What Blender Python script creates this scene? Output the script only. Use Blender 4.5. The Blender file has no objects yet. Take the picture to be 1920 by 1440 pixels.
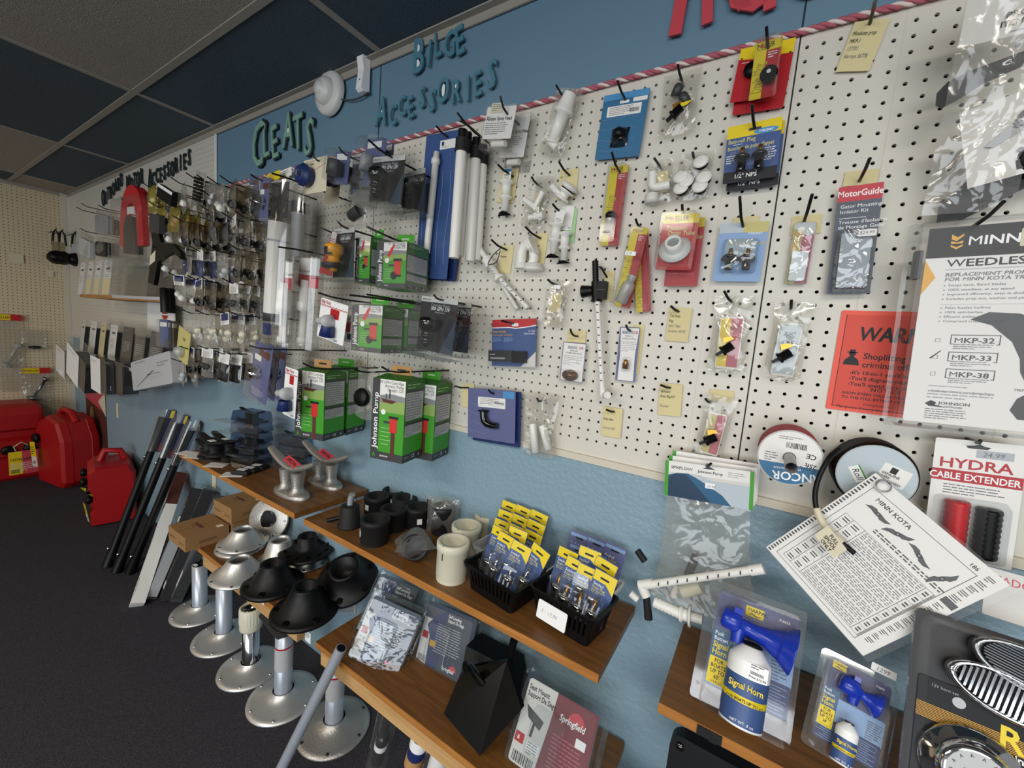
import bpy, math, random
from math import sin, cos, pi, radians as RAD, atan2, hypot
from mathutils import Matrix, Vector, Euler
S = 0.0254                      # everything below is measured in inches; z = 0 is one inch under the top row of peg holes
FLOOR, CEIL, LEFT = -80.0, 12.5, -207.0
rnd = random.Random(7)
scene = bpy.context.scene
COL = scene.collection

# ------------------------------------------------------------------ camera
CF, CX, CY, CZ, YAW, PIT, ROL = 761.908, .6564, -38.7956, -23.2862, -.557484, -.1137466, .0812193
_sa, _ca, _sb, _cb = sin(YAW), cos(YAW), sin(PIT), cos(PIT)
FWD = Vector((_sa*_cb, _ca*_cb, _sb)); _rt = Vector((_ca, -_sa, 0)); _up = _rt.cross(FWD)
RGT = _rt*cos(ROL) + _up*sin(ROL); UPV = _up*cos(ROL) - _rt*sin(ROL)
EYE = Vector((CX, CY, CZ))
def _on(x, y, ax, v):
    d = FWD + RGT*((x-960)/CF) - UPV*((y-720)/CF)
    return EYE + d*((v-EYE[ax])/d[ax])
def W(x, y, d=0.0):             # a point d inches in front of the long wall
    return _on(x, y, 1, -d)
def Z(x, y, z):                 # a point at height z
    return _on(x, y, 2, z)
def XP(x, y, v):                # a point on a plane across the room
    return _on(x, y, 0, v)
cam = bpy.data.cameras.new('camera'); co = bpy.data.objects.new('camera', cam); COL.objects.link(co)
cam.sensor_width = 36; cam.lens = CF/1920*36; cam.clip_start = .02; cam.clip_end = 60
co.matrix_world = Matrix(((RGT.x, UPV.x, -FWD.x, CX*S), (RGT.y, UPV.y, -FWD.y, CY*S), (RGT.z, UPV.z, -FWD.z, CZ*S), (0, 0, 0, 1)))
scene.camera = co

# ------------------------------------------------------------------ materials
def lin(h):
    c = [int(h[i:i+2], 16)/255 for i in (0, 2, 4)]
    return tuple(((x+.055)/1.055)**2.4 if x > .04045 else x/12.92 for x in c) + (1,)
MATS = {}
def nm(name):
    m = bpy.data.materials.new(name); m.use_nodes = True
    MATS[name] = m
    return m, m.node_tree.nodes, m.node_tree.links, m.node_tree.nodes['Principled BSDF']
def pm(name, hexc, rough=.5, metal=0., bump=0., bscale=60., var=0., vscale=8., coat=0., spec=.5):
    m, N, L, b = nm(name)
    b.inputs['Base Color'].default_value = lin(hexc); b.inputs['Roughness'].default_value = rough; b.inputs['Metallic'].default_value = metal
    b.inputs['Specular IOR Level'].default_value = spec
    if coat: b.inputs['Coat Weight'].default_value = coat; b.inputs['Coat Roughness'].default_value = .08
    if bump or var:
        tc = N.new('ShaderNodeTexCoord')
    if bump:
        n = N.new('ShaderNodeTexNoise'); n.inputs['Scale'].default_value = bscale; n.inputs['Detail'].default_value = 3
        L.new(tc.outputs['Object'], n.inputs['Vector'])
        bp = N.new('ShaderNodeBump'); bp.inputs['Strength'].default_value = bump; bp.inputs['Distance'].default_value = .004
        L.new(n.outputs['Fac'], bp.inputs['Height']); L.new(bp.outputs['Normal'], b.inputs['Normal'])
    if var:
        n = N.new('ShaderNodeTexNoise'); n.inputs['Scale'].default_value = vscale; n.inputs['Detail'].default_value = 4
        L.new(tc.outputs['Object'], n.inputs['Vector'])
        mx = N.new('ShaderNodeMixRGB'); mx.blend_type = 'MULTIPLY'; mx.inputs['Fac'].default_value = var; mx.inputs['Color1'].default_value = lin(hexc)
        rp = N.new('ShaderNodeValToRGB'); rp.color_ramp.elements[0].position = .3; rp.color_ramp.elements[1].position = .7
        rp.color_ramp.elements[0].color = (.25, .25, .25, 1)
        L.new(n.outputs['Fac'], rp.inputs['Fac']); L.new(rp.outputs['Color'], mx.inputs['Color2']); L.new(mx.outputs['Color'], b.inputs['Base Color'])
    return m
def clear(name, tint='ffffff', gloss=.10, milky=.04, rough=.06, bump=0., milk='e8e8e4'):
    m, N, L, b = nm(name); N.remove(b)
    out = [n for n in N if n.type == 'OUTPUT_MATERIAL'][0]
    tr = N.new('ShaderNodeBsdfTransparent'); tr.inputs['Color'].default_value = lin(tint)
    gl = N.new('ShaderNodeBsdfGlossy'); gl.inputs['Roughness'].default_value = rough
    df = N.new('ShaderNodeBsdfDiffuse'); df.inputs['Color'].default_value = lin(milk)
    lw = N.new('ShaderNodeLayerWeight'); pw = N.new('ShaderNodeMath'); pw.operation = 'POWER'; pw.inputs[1].default_value = 3.5; L.new(lw.outputs['Facing'], pw.inputs[0]); fr = N.new('ShaderNodeMath'); fr.operation = 'MULTIPLY'; fr.inputs[1].default_value = .45; L.new(pw.outputs[0], fr.inputs[0])
    ad = N.new('ShaderNodeMath'); ad.operation = 'ADD'; ad.use_clamp = True; ad.inputs[1].default_value = gloss+.03
    L.new(fr.outputs[0], ad.inputs[0])
    m1 = N.new('ShaderNodeMixShader'); m1.inputs['Fac'].default_value = milky
    L.new(tr.outputs[0], m1.inputs[1]); L.new(df.outputs[0], m1.inputs[2])
    m2 = N.new('ShaderNodeMixShader'); L.new(ad.outputs[0], m2.inputs['Fac']); L.new(m1.outputs[0], m2.inputs[1]); L.new(gl.outputs[0], m2.inputs[2])
    if bump:
        tc = N.new('ShaderNodeTexCoord'); n = N.new('ShaderNodeTexNoise'); n.inputs['Scale'].default_value = 17; n.inputs['Detail'].default_value = 1.5; n.inputs['Distortion'].default_value = 1.6
        L.new(tc.outputs['Object'], n.inputs['Vector'])
        bp = N.new('ShaderNodeBump'); bp.inputs['Strength'].default_value = bump; bp.inputs['Distance'].default_value = .02
        L.new(n.outputs['Fac'], bp.inputs['Height'])
        for s in (gl.inputs['Normal'], lw.inputs['Normal']): L.new(bp.outputs['Normal'], s)
    L.new(m2.outputs[0], out.inputs['Surface'])
    return m
def wood(name, c1, c2):
    m, N, L, b = nm(name)
    tc = N.new('ShaderNodeTexCoord'); mp = N.new('ShaderNodeMapping'); mp.inputs['Scale'].default_value = (1.2, 14, 14)
    n = N.new('ShaderNodeTexNoise'); n.inputs['Scale'].default_value = 5; n.inputs['Detail'].default_value = 6; n.inputs['Distortion'].default_value = .6
    rp = N.new('ShaderNodeValToRGB'); rp.color_ramp.elements[0].color = lin(c1); rp.color_ramp.elements[1].color = lin(c2)
    rp.color_ramp.elements[0].position = .3; rp.color_ramp.elements[1].position = .72
    L.new(tc.outputs['Object'], mp.inputs['Vector']); L.new(mp.outputs[0], n.inputs['Vector']); L.new(n.outputs['Fac'], rp.inputs['Fac'])
    L.new(rp.outputs['Color'], b.inputs['Base Color']); b.inputs['Roughness'].default_value = .42
    return m
for a in [
    ('white', 'e8e6e0', .45), ('paper', 'ebe9e4', .7), ('paper2', 'd9d6d0', .7), ('cream', 'ddcf9c', .8), ('cream2', 'd8cba0', .8), ('yellow', 'e8cd12', .45), ('gold', 'e2a51c', .45),
    ('red', 'c01a22', .45), ('redcard', 'b3141f', .4), ('redspool', 'b01c34', .5), ('orange', 'ee4a2c', .45), ('orange2', 'd93d22', .5), ('ink', '141418', .6), ('inkgrey', '77777a', .6),
    ('inklight', 'a9a9ac', .6), ('dark', '1d1d20', .5), ('charcoal', '3a3b3c', .5), ('grey', '8a8b8c', .5), ('lgrey', 'b9babb', .5), ('blue', '3a5589', .45), ('navy', '1d2f63', .45),
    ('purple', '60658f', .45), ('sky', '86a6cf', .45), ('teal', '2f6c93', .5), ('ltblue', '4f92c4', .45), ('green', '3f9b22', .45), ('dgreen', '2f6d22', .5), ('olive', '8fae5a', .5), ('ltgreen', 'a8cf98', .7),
    ('pvc', 'e9e7df', .35), ('pvc2', 'd9d7d0', .4), ('ivory', 'd8d4bd', .45), ('hornblue', '1b36a8', .25), ('brass', 'b98a3c', .3, .9), ('copper', '8e6a50', .35, .7), ('tan', 'b58a55', .8), ('ltwood', 'c89f68', .7),
    ('kraft', '9a7448', .85), ('kraftedge', '7d5c38', .85), ('maroon', '741d2a', .4), ('slate', '3c4656', .4), ('skin', 'a8876c', .7), ('rope1', 'b3606c', .8), ('rope2', 'e6d4cc', .8), ('tealletter', '4d7f90', .6),
    ('mint', '83ab97', .7), ('letterink', '14262c', .6), ('redletter', 'c7424c', .6), ('pumpyellow', 'e39b12', .35), ('pumpred', 'd62f2c', .4), ('seablue', '1d5a80', .4), ('foam', 'b9c6cc', .6), ('seadark', '12344f', .4),
    ('pink', 'c05a6a', .5), ('tape', 'd9d0b4', .7), ('rust', '5a2b1e', .6), ('silverprint', 'a9aeb2', .35), ('brownbag', '8d8266', .5), ('ltwhite', 'f4f4f2', .4), ('yellowbag', 'c8bd78', .5),
]: pm(*a)
pm('black', '09090a', .42, spec=.25); pm('swivelblack', '050506', .3, spec=.2); pm('tank', 'a50d12', .42, bump=.15, bscale=160)
pm('blackplastic', '0b0b0c', .48, spec=.35); pm('blackmatte', '0e0e0f', .66, bump=.2, bscale=300); pm('hook', '17181a', .4, .3)
pm('alu', 'd2d2cf', .4, .72, bump=.05, bscale=90); pm('alucast', 'b5b1aa', .42, .72, bump=.25, bscale=140); pm('chrome', 'dadbdd', .08, 1.); pm('steel', '8f9294', .28, 1.)
pm('alupaint', 'bcc3ce', .32, .45); pm('gloss', '0a0a0b', .12, coat=.6)
pm('bluewall', '86a1ae', .42, bump=.75, bscale=70); pm('header', '66869a', .6, bump=.05, bscale=40)
pm('peg', 'd6d1c4', .42, bump=.10, bscale=45); pm('pegleft', 'd8c8a6', .55, bump=.1, bscale=40); pm('pegdark', '2a2724', .9); pm('pegtrim', 'd3cbb9', .55)
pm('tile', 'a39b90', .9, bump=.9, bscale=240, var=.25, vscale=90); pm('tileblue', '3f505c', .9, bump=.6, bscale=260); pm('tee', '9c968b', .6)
pm('carpet', '504d54', 1., bump=1.0, bscale=420, var=.7, vscale=260, spec=.1)
wood('shelfwood', '64421f', '86592b'); wood('shelfedge', '9c642d', 'bb7f40'); wood('pine', 'b98f5c', 'd3ab75')
clear('clear', 'ffffff', .04, .03, .05); clear('clearbox', 'f2f5f6', .01, .03, .08); clear('bluetray', 'a9b9d2', .06, .02, .06); clear('baggie', 'f8f7f4', .03, .10, .12, .3); clear('bagyellow', 'd8cf98', .03, .3, .2, .3, 'b5a652'); clear('bagbrown', 'd6d0c4', .04, .2, .15, .3, '9c9488')
clear('bagblack', 'a5a4a2', .05, .08, .12, .35, '3a3836'); clear('shiny', 'eef2f4', .05, .05, .08, .4); clear('laminatefilm', 'ffffff', -.02, .02, .45); clear('frost', 'e4e8e4', .04, .45, .3, 0, 'cfd4cf')

# ------------------------------------------------------------------ glyphs
_GL = {}
def _glyphs():
    chars = [chr(i) for i in range(33, 127)]
    obs = []
    def mk(s, bold):
        cu = bpy.data.curves.new('t', 'FONT'); cu.body = s; cu.resolution_u = 2; cu.offset = .018 if bold else 0.
        o = bpy.data.objects.new('t', cu); COL.objects.link(o); return o
    todo = [(c, b) for b in (0, 1) for c in chars]
    A = [mk(c, b) for c, b in todo]; B = [mk('|'+c+'|', b) for c, b in todo]; K = [mk('||', b) for b in (0, 1)]
    bpy.context.view_layer.update()
    dg = bpy.context.evaluated_depsgraph_get()
    base = [K[b].evaluated_get(dg).dimensions.x for b in (0, 1)]
    for (c, b), oa, ob in zip(todo, A, B):
        me = bpy.data.meshes.new_from_object(oa.evaluated_get(dg))
        adv = ob.evaluated_get(dg).dimensions.x - base[b]
        vs = [(v.co.x, v.co.y) for v in me.vertices]; fs = [tuple(p.vertices) for p in me.polygons]
        lo = min(v[0] for v in vs) if vs else 0
        _GL[c, b] = (vs, fs, adv, lo)
        bpy.data.meshes.remove(me)
    for o in A+B+K:
        cu = o.data; bpy.data.objects.remove(o); bpy.data.curves.remove(cu)
_glyphs()

# ------------------------------------------------------------------ mesh builder (inches)
I4 = Matrix.Identity(4)
class MB:
    def __init__(s): s.v = []; s.f = []; s.m = []; s.sm = []; s.ms = []; s.T = I4.copy()
    def at(s, x=0, y=0, z=0, rx=0, ry=0, rz=0, sc=1):
        k = sc if hasattr(sc, '__len__') else (sc, sc, sc)
        s.T = Matrix.Translation((x, y, z)) @ Euler((RAD(rx), RAD(ry), RAD(rz))).to_matrix().to_4x4() @ Matrix.Diagonal((*k, 1))
        return s
    def mi(s, mat):
        if mat not in s.ms: s.ms.append(mat)
        return s.ms.index(mat)
    def add(s, vs, fs, mat, smooth=False):
        b = len(s.v); T = s.T; i = s.mi(mat)
        s.v.extend((T @ Vector(p))[:] for p in vs)
        for f in fs: s.f.append(tuple(b+k for k in f)); s.m.append(i); s.sm.append(smooth)
        return s
    def box(s, x0, x1, y0, y1, z0, z1, mat):
        return s.add([(x0,y0,z0),(x1,y0,z0),(x1,y1,z0),(x0,y1,z0),(x0,y0,z1),(x1,y0,z1),(x1,y1,z1),(x0,y1,z1)],
              [(0,3,2,1),(4,5,6,7),(0,1,5,4),(1,2,6,5),(2,3,7,6),(3,0,4,7)], mat)
    def loft(s, loops, mat, smooth=True, cap0=True, cap1=True, close=True):
        n = len(loops[0]); vs = [p for l in loops for p in l]; fs = []
        for a in range(len(loops)-1):
            for i in range(n if close else n-1):
                j = (i+1) % n
                fs.append((a*n+i, a*n+j, (a+1)*n+j, (a+1)*n+i))
        s.add(vs, fs, mat, smooth)
        if cap0: s.add(loops[0], [tuple(range(n))[::-1]], mat)
        if cap1: s.add(loops[-1], [tuple(range(n))], mat)
        return s
    def prism(s, out, y0, y1, mat, bev=0, front=None):
        # outline in x,z (counter-clockwise seen from the room), from y0 (front) back to y1
        fm = front or mat
        n = len(out); A = [(x, y0, z) for x, z in out]; B = [(x, y1, z) for x, z in out]
        s.add(A+B, [(i, n+i, n+(i+1) % n, (i+1) % n) for i in range(n)], mat)
        s.add(A, [tuple(range(n))], fm); s.add(B, [tuple(range(n))[::-1]], mat)
        return s
    def flat(s, out, y, mat):
        return s.add([(x, y, z) for x, z in out], [tuple(range(len(out)))], mat)
    def rect(s, x0, x1, z0, z1, y, mat): return s.flat([(x0, z0), (x1, z0), (x1, z1), (x0, z1)], y, mat)
    def lathe(s, prof, mat, seg=24, cap0=False, cap1=False, smooth=True, sx=1, sy=1):
        return s.loft([[(r*cos(2*pi*i/seg)*sx, r*sin(2*pi*i/seg)*sy, z) for i in range(seg)] for r, z in prof], mat, smooth, cap0, cap1)
    def disc(s, r, y, mat, cx=0, cz=0, seg=28, rz=None):
        rz = rz or r
        return s.flat([(cx+r*cos(2*pi*i/seg), cz+rz*sin(2*pi*i/seg)) for i in range(seg)], y, mat)
    def tube(s, pts, r, mat, seg=8, caps=True):
        pts = [Vector(p) for p in pts]; n = len(pts); rs = r if hasattr(r, '__len__') else [r]*n
        t0 = (pts[1]-pts[0]).normalized(); up = Vector((0, 0, 1)) if abs(t0.z) < .9 else Vector((1, 0, 0))
        nx = t0.cross(up).normalized(); loops = []
        for i, p in enumerate(pts):
            t = ((pts[i+1] if i < n-1 else p)-(pts[i-1] if i else p)).normalized()
            nx = (nx-t*nx.dot(t)).normalized(); ny = t.cross(nx)
            loops.append([tuple(p+(nx*cos(2*pi*k/seg)+ny*sin(2*pi*k/seg))*rs[i]) for k in range(seg)])
        return s.loft(loops, mat, True, caps, caps)
    def text(s, t, x, z, h, mat, y=-.012, al='l', rot=0, bold=0, sq=1., shear=0., ext=0, gap=0.):
        adv = 0; parts = []
        for c in t:
            if c == ' ': adv += .3; continue
            g = _GL.get((c, 0 if c in 'MWmw' else bold))
            if g is None: adv += .3; continue
            parts.append((adv, g)); adv += g[2]+gap
        k = h/.7; ox = {'l': 0, 'c': -adv/2, 'r': -adv}[al]; cr, sr = cos(RAD(rot)), sin(RAD(rot))
        for a, (vs, fs, ad, lo) in parts:
            P = []
            for u, w in vs:
                X = (u+a+ox)*k*sq + shear*w*k; Y = w*k
                P.append((x+X*cr-Y*sr, y, z+X*sr+Y*cr))
            if ext:
                n = len(P); Q = [(p[0], y+ext, p[2]) for p in P]
                ed = {}
                for f in fs:
                    for i in range(len(f)):
                        e = (f[i], f[(i+1) % len(f)])
                        if (e[1], e[0]) in ed: del ed[e[1], e[0]]
                        else: ed[e] = 1
                s.add(P+Q, list(fs)+[(a0, n+a0, n+b0, b0) for a0, b0 in ed], mat)
            else: s.add(P, fs, mat)
        return s
    def lines(s, x, z, w, n, pitch, mat, y=-.01, h=.35, seed=1, words=True):
        r = random.Random(seed)
        for i in range(n):
            X = x; end = x+w*(1 if i < n-1 else .6)*r.uniform(.85, 1)
            while X < end:
                L = min(r.uniform(1.5, 5)*pitch*.55, end-X) if words else end-X
                if L > pitch*.2: s.rect(X, X+L, z-i*pitch-pitch*h, z-i*pitch, y, mat)
                X += L+pitch*.3
        return s
    def barcode(s, x, z, w, h, y=-.014, mat='ink', seed=3):
        r = random.Random(seed); X = x
        while X < x+w:
            L = r.choice((.03, .05, .02))*w; s.rect(X, X+L, z, z+h, y, mat); X += L+r.choice((.02, .03, .04))*w
        return s
    def blister(s, x0, x1, z0, z1, dep, mat='clearbox', inset=.15, r=.25, y=0, cap=True):
        a = rr(x0, x1, z0, z1, r); b = rr(x0+inset, x1-inset, z0+inset, z1-inset, max(r-inset*.3, .06)); c = rr(x0+inset+.06, x1-inset-.06, z0+inset+.06, z1-inset-.06, max(r-inset*.3, .05))
        return s.loft([[(p, y, q) for p, q in a], [(p, y-dep*.92, q) for p, q in b], [(p, y-dep, q) for p, q in c]], mat, False, False, cap)
    def sheet(s, w, h, mat, nx=9, nz=9, amp=.12, seed=1, y=0, z1=0):
        r = random.Random(seed); ph = [r.uniform(0, 6) for _ in range(6)]
        vs = [((i/nx-.5)*w, y+amp*(sin(i*1.1+ph[0]+j*.4)+sin(j*1.3+ph[1]-i*.7)*.8+r.uniform(-.6, .6)), z1-j/nz*h) for j in range(nz+1) for i in range(nx+1)]
        fs = [(j*(nx+1)+i, (j+1)*(nx+1)+i, (j+1)*(nx+1)+i+1, j*(nx+1)+i+1) for j in range(nz) for i in range(nx)]
        return s.add(vs, fs, mat, True)
    def bag(s, w, h, t, mat='baggie', seed=1, nx=8, nz=10, pinch=.55, taper=0.):
        # a hung zip bag: flat at its top edge, swollen towards the bottom; origin = middle of the top edge
        r = random.Random(seed)
        for sd in (-1, 1):
            ph = [r.uniform(0, 6) for _ in range(4)]; vs = []
            for j in range(nz+1):
                v = j/nz; W_ = w*(1-taper*(1-v)*.9-.12*sin(pi*v)*(.5+.5*r.random()))
                for i in range(nx+1):
                    u = i/nx*2-1; prof = max(0, (1-u*u))**.6 * (v**pinch)*max(0, 1-v**7)
                    e = 1 if 0 < i < nx and 0 < j < nz else 0
                    y = sd*t/2*prof*(1+.35*sin(3*u+ph[0]+4*v)+.3*sin(7*v+ph[1]))+e*r.uniform(-.05, .05)*t*.7
                    vs.append((u*W_/2+e*r.uniform(-.02, .02)*w, y, -v*h+e*r.uniform(-.02, .02)*h - (.05*h*(1-u*u) if j == nz else 0)))
            q = [(j*(nx+1)+i, (j+1)*(nx+1)+i, (j+1)*(nx+1)+i+1, j*(nx+1)+i+1) for j in range(nz) for i in range(nx)]
            s.add(vs, q if sd < 0 else [f[::-1] for f in q], mat, True)
        return s
    def build(s, name):
        me = bpy.data.meshes.new(name); me.from_pydata([(x*S, y*S, z*S) for x, y, z in s.v], [], s.f)
        for n in s.ms: me.materials.append(MATS[n])
        me.polygons.foreach_set('material_index', s.m); me.polygons.foreach_set('use_smooth', s.sm); me.update()
        return me
def rr(x0, x1, z0, z1, r, n=4):
    r = min(r, (x1-x0)/2-1e-4, (z1-z0)/2-1e-4); o = []
    for cx, cz, a in ((x1-r, z0+r, -90), (x1-r, z1-r, 0), (x0+r, z1-r, 90), (x0+r, z0+r, 180)):
        for k in range(n+1):
            t = RAD(a+90*k/n); o.append((cx+r*cos(t), cz+r*sin(t)))
    return o
def arc(cx, cz, r, a0, a1, n=12, rz=None):
    rz = rz or r
    return [(cx+r*cos(RAD(a0+(a1-a0)*k/n)), cz+rz*sin(RAD(a0+(a1-a0)*k/n))) for k in range(n+1)]

# ------------------------------------------------------------------ things, parts
def tag(o, label, cat, group=None):
    o['label'] = label; o['category'] = cat
    if group: o['group'] = group
    return o
def place(o, loc, rot=(0, 0, 0)):
    o.location = [c*S for c in loc]; o.rotation_euler = [RAD(a) for a in rot]; return o
def thing(name, label, cat, loc, rot=(0, 0, 0), group=None):
    o = bpy.data.objects.new(name, None); o.empty_display_size = .02; COL.objects.link(o)
    return tag(place(o, loc, rot), label, cat, group)
def part(name, mb, parent, label=None):
    o = bpy.data.objects.new(name, mb.build(name)); COL.objects.link(o); o.parent = parent
    if label: o['label'] = label
    return o
def solo(name, mb, label, cat, loc=(0, 0, 0), rot=(0, 0, 0), group=None):
    o = bpy.data.objects.new(name, mb.build(name)); COL.objects.link(o)
    return tag(place(o, loc, rot), label, cat, group)
def struct(name, mb):
    o = bpy.data.objects.new(name, mb.build(name)); COL.objects.link(o); o['kind'] = 'structure'; return o
def dup(src, loc=None, rot=None, label=None, parent=None):
    c = src.copy(); COL.objects.link(c); c.parent = parent
    if loc is not None: place(c, loc, rot or (0, 0, 0))
    if label: c['label'] = label
    for ch in src.children: dup(ch, parent=c)
    return c
class FR:                       # the frame of a flat thing d inches off the wall, read from three of its corners (d: one depth, or one for each corner)
    def __init__(s, TL, TR, BL, d):
        d = d if hasattr(d, '__len__') else (d, d, d)
        a, b, c = W(*TL, d[0]), W(*TR, d[1]), W(*BL, d[2]); u, v = b-a, a-c
        s.w, s.h = u.length, v.length; n = v.cross(u).normalized(); r0 = v.cross(n)*-1
        z = (v.normalized()+n.cross(u.normalized())*-1).normalized() if v.normalized().dot(n.cross(u.normalized())*-1) > 0 else v.normalized()
        x = z.cross(n)*-1; x = x.normalized()
        if x.dot(u) < 0: x = -x
        y = z.cross(x).normalized()
        s.X, s.H = s.w/2, s.h/2; m = (b+c)/2; s.loc = (m.x, m.y, m.z)
        s.rot = tuple(math.degrees(q) for q in Matrix((x, y, z)).transposed().to_euler())
HOOKS = []
def hook(hole, d, tip, L, what, up=None):
    b = W(*hole, d); t = W(*tip, L); bx, bz = b.x, b.z
    m = MB(); n = .11
    pts = [(bx, .0, bz), (bx, -d, bz), ((bx*.6+t.x*.4), -(d*.45+L*.55), bz*.75+t.z*.25), (t.x, -L, t.z)]
    q = [Vector(p) for p in pts]; q = [q[0], q[1]*.15+q[0]*.85, q[1], q[2], q[3]]
    m.tube(q, n, 'hook', 6)
    o = bpy.data.objects.new('peg_hook', m.build('peg_hook')); COL.objects.link(o)
    return tag(o, 'black wire peg hook holding the '+what, 'hook', 'wire hooks of the pegboard')
# ------------------------------------------------------------------ the room
m = MB(); m.box(LEFT-2, 90, -190, 2, FLOOR-1, FLOOR, 'carpet'); struct('floor', m)
m = MB(); m.box(LEFT-2, 90, 1.2, 5, FLOOR, CEIL+1, 'pegdark'); m.box(LEFT, 90, 0, 1.2, FLOOR, -34.6, 'bluewall'); m.box(-96.5, 90, .25, 1.2, 1.0, CEIL, 'header')
for x in (-48.5, -.5, 47.5): m.box(x-.06, x+.06, .2, .26, 1.0, CEIL, 'letterink')
struct('wall_back', m)
def pegboard(mb, u0, u1, z0, z1, mat, thick=.25, axis='x', off=.5, r=.135, seg=8):
    # a real board with a hole at every inch
    nu, nz = int(u1-u0), int(z1-z0)
    P = (lambda u, d, z: (u, d, z)) if axis == 'x' else (lambda u, d, z: (LEFT-d, u, z))
    cs = [(r*cos(pi/4+2*pi*k/seg), r*sin(pi/4+2*pi*k/seg)) for k in range(seg)]
    vs = []; fs = []
    for a in range(nu):
        for b in range(nz):
            cu, cz = u0+a+.5, z0+b+.5; o = len(vs)
            vs += [P(cu+x, 0, cz+y) for x, y in cs] + [P(cu+x, thick, cz+y) for x, y in cs]
            vs += [P(cu+.5*sx, 0, cz+.5*sy) for sx, sy in ((1, 1), (-1, 1), (-1, -1), (1, -1))]
            c = o+2*seg; h = seg//4
            for k in range(seg): fs.append((o+k, o+(k+1) % seg, o+seg+(k+1) % seg, o+seg+k))
            for q in range(4):
                ks = [o+(q*h+i) % seg for i in range(h+1)]
                fs.append((c+q, c+(q+1) % 4)+tuple(ks[::-1]))
    if axis == 'x': fs = [f[::-1] for f in fs]
    mb.add(vs, fs, mat)
m = MB()
for x0, x1 in ((-96.5, -48.5), (-48.5, -.5), (-.5, 47.5)):
    pegboard(m, x0, x1, -33.5, .5, 'peg')
    m.rect(x0, x1, -34.7, -33.5, 0, 'peg'); m.rect(x0, x1, .5, 1.2, 0, 'peg')
for x in (-48.5, -.5): m.box(x-.05, x+.05, -.02, .02, -34.7, 1.1, 'pegdark')
for x in (-4.5, -16.5, -24.5, -36.5, 5.5, 13.5): m.box(x-.04, x+.04, -.012, .02, -34.7, 1.1, 'pegtrim')
pegboard(m, -206.5, -96.5, -33.5, 12.5, 'peg'); m.rect(LEFT, -96.5, -34.7, -33.5, 0, 'peg')
m.box(-96.8, -96.3, -.15, .1, -34.7, CEIL-.9, 'ltwhite')
m.box(LEFT, 90, -.3, .4, -35.3, -34.6, 'pegtrim')
struct('wall_pegboard', m)
m = MB(); m.box(LEFT-6, LEFT-1.2, -190, 0, FLOOR, CEIL, 'pegdark'); pegboard(m, -120.5, -1.5, -72.5, 11.5, 'pegleft', axis='y')
m.add([(LEFT, -120.5, -72.5), (LEFT, -1.5, -72.5), (LEFT, -1.5, FLOOR), (LEFT, -120.5, FLOOR)], [(0, 1, 2, 3)], 'pegleft'); m.add([(LEFT, -120.5, 11.5), (LEFT, -1.5, 11.5), (LEFT, -1.5, CEIL), (LEFT, -120.5, CEIL)], [(0, 3, 2, 1)], 'pegleft')
m.box(LEFT-.2, LEFT+.3, -1.6, 0, FLOOR, CEIL, 'pegtrim')
for y in (-24, -48): m.box(LEFT-.05, LEFT+.04, y-.1, y+.1, FLOOR, CEIL, 'pegtrim')
struct('wall_left', m)
m = MB()
CX_ = [LEFT, -191.5, -143.5, -95.5, -47.8, 0, 48, 90]; CY_ = [0, -12.5, -36.5, -60.5, -84.5, -108.5, -132.5, -190]
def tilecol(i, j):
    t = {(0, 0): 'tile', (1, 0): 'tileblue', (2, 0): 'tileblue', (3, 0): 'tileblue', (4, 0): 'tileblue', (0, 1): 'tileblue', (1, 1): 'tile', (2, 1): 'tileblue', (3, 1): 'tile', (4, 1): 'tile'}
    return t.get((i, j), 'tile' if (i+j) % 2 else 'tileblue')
for i in range(7):
    for j in range(7):
        m.box(CX_[i], CX_[i+1], CY_[j+1], CY_[j], CEIL+.15, CEIL+.8, tilecol(i, j))
for x in CX_[1:-1]: m.box(x-.47, x+.47, -190, 0, CEIL, CEIL+.2, 'tee')
for y in CY_[1:-1]: m.box(LEFT, 90, y-.47, y+.47, CEIL-.02, CEIL+.2, 'tee')
struct('ceiling', m)
m = MB(); m.box(LEFT, 90, -.9, .1, CEIL-.08, CEIL+.1, 'tee'); m.box(LEFT, 90, -.12, .1, CEIL-1, CEIL, 'tee'); m.box(LEFT, LEFT+.9, -190, 0, CEIL-.08, CEIL+.1, 'tee'); m.box(LEFT, LEFT+.12, -190, 0, CEIL-1, CEIL, 'tee')
struct('trim_1', m)
def rope(y, r):
    mb = MB(); x0, x1 = -100., 60.; n = 640
    for k, mat in ((0, 'rope1'), (1, 'rope2'), (2, 'rope1')):
        pts = [(x0+(x1-x0)*i/n, y+  .13*cos(i*.9+k*2.1), 1.0+.13*sin(i*.9+k*2.1)) for i in range(n+1)]
        mb.tube(pts, .14, mat, 5, False)
    return mb
solo('trim_rope', rope(-.35, .2), 'red and white twisted rope running along the pegboard top edge', 'rope')

# ------------------------------------------------------------------ light: ceiling troffers, the shop window across the room, an added glare lamp
def area(name, x, y, z, sx, sy, tgt, power, col):
    l = bpy.data.lights.new(name, 'AREA'); l.shape = 'RECTANGLE'; l.size = sx*S; l.size_y = sy*S; l.energy = power; l.color = col
    o = bpy.data.objects.new(name, l); COL.objects.link(o); o.location = (x*S, y*S, z*S)
    o.rotation_euler = (Vector(tgt)-Vector((x, y, z))).to_track_quat('-Z', 'Y').to_euler(); return o
area('troffer_light', -150, -100, CEIL-1, 46, 22, (-150, -100, -80), 10, (1, .74, .46))
area('troffer_light', -48, -100, CEIL-1, 46, 22, (-48, -100, -80), 40, (1, .93, .82))
area('troffer_light', 30, -84, CEIL-1, 46, 22, (30, -84, -80), 40, (1, .95, .88))
area('window_or_added_light', 30, -225, -36, 200, 78, (25, 0, -34), 165, (.88, .94, 1))
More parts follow.
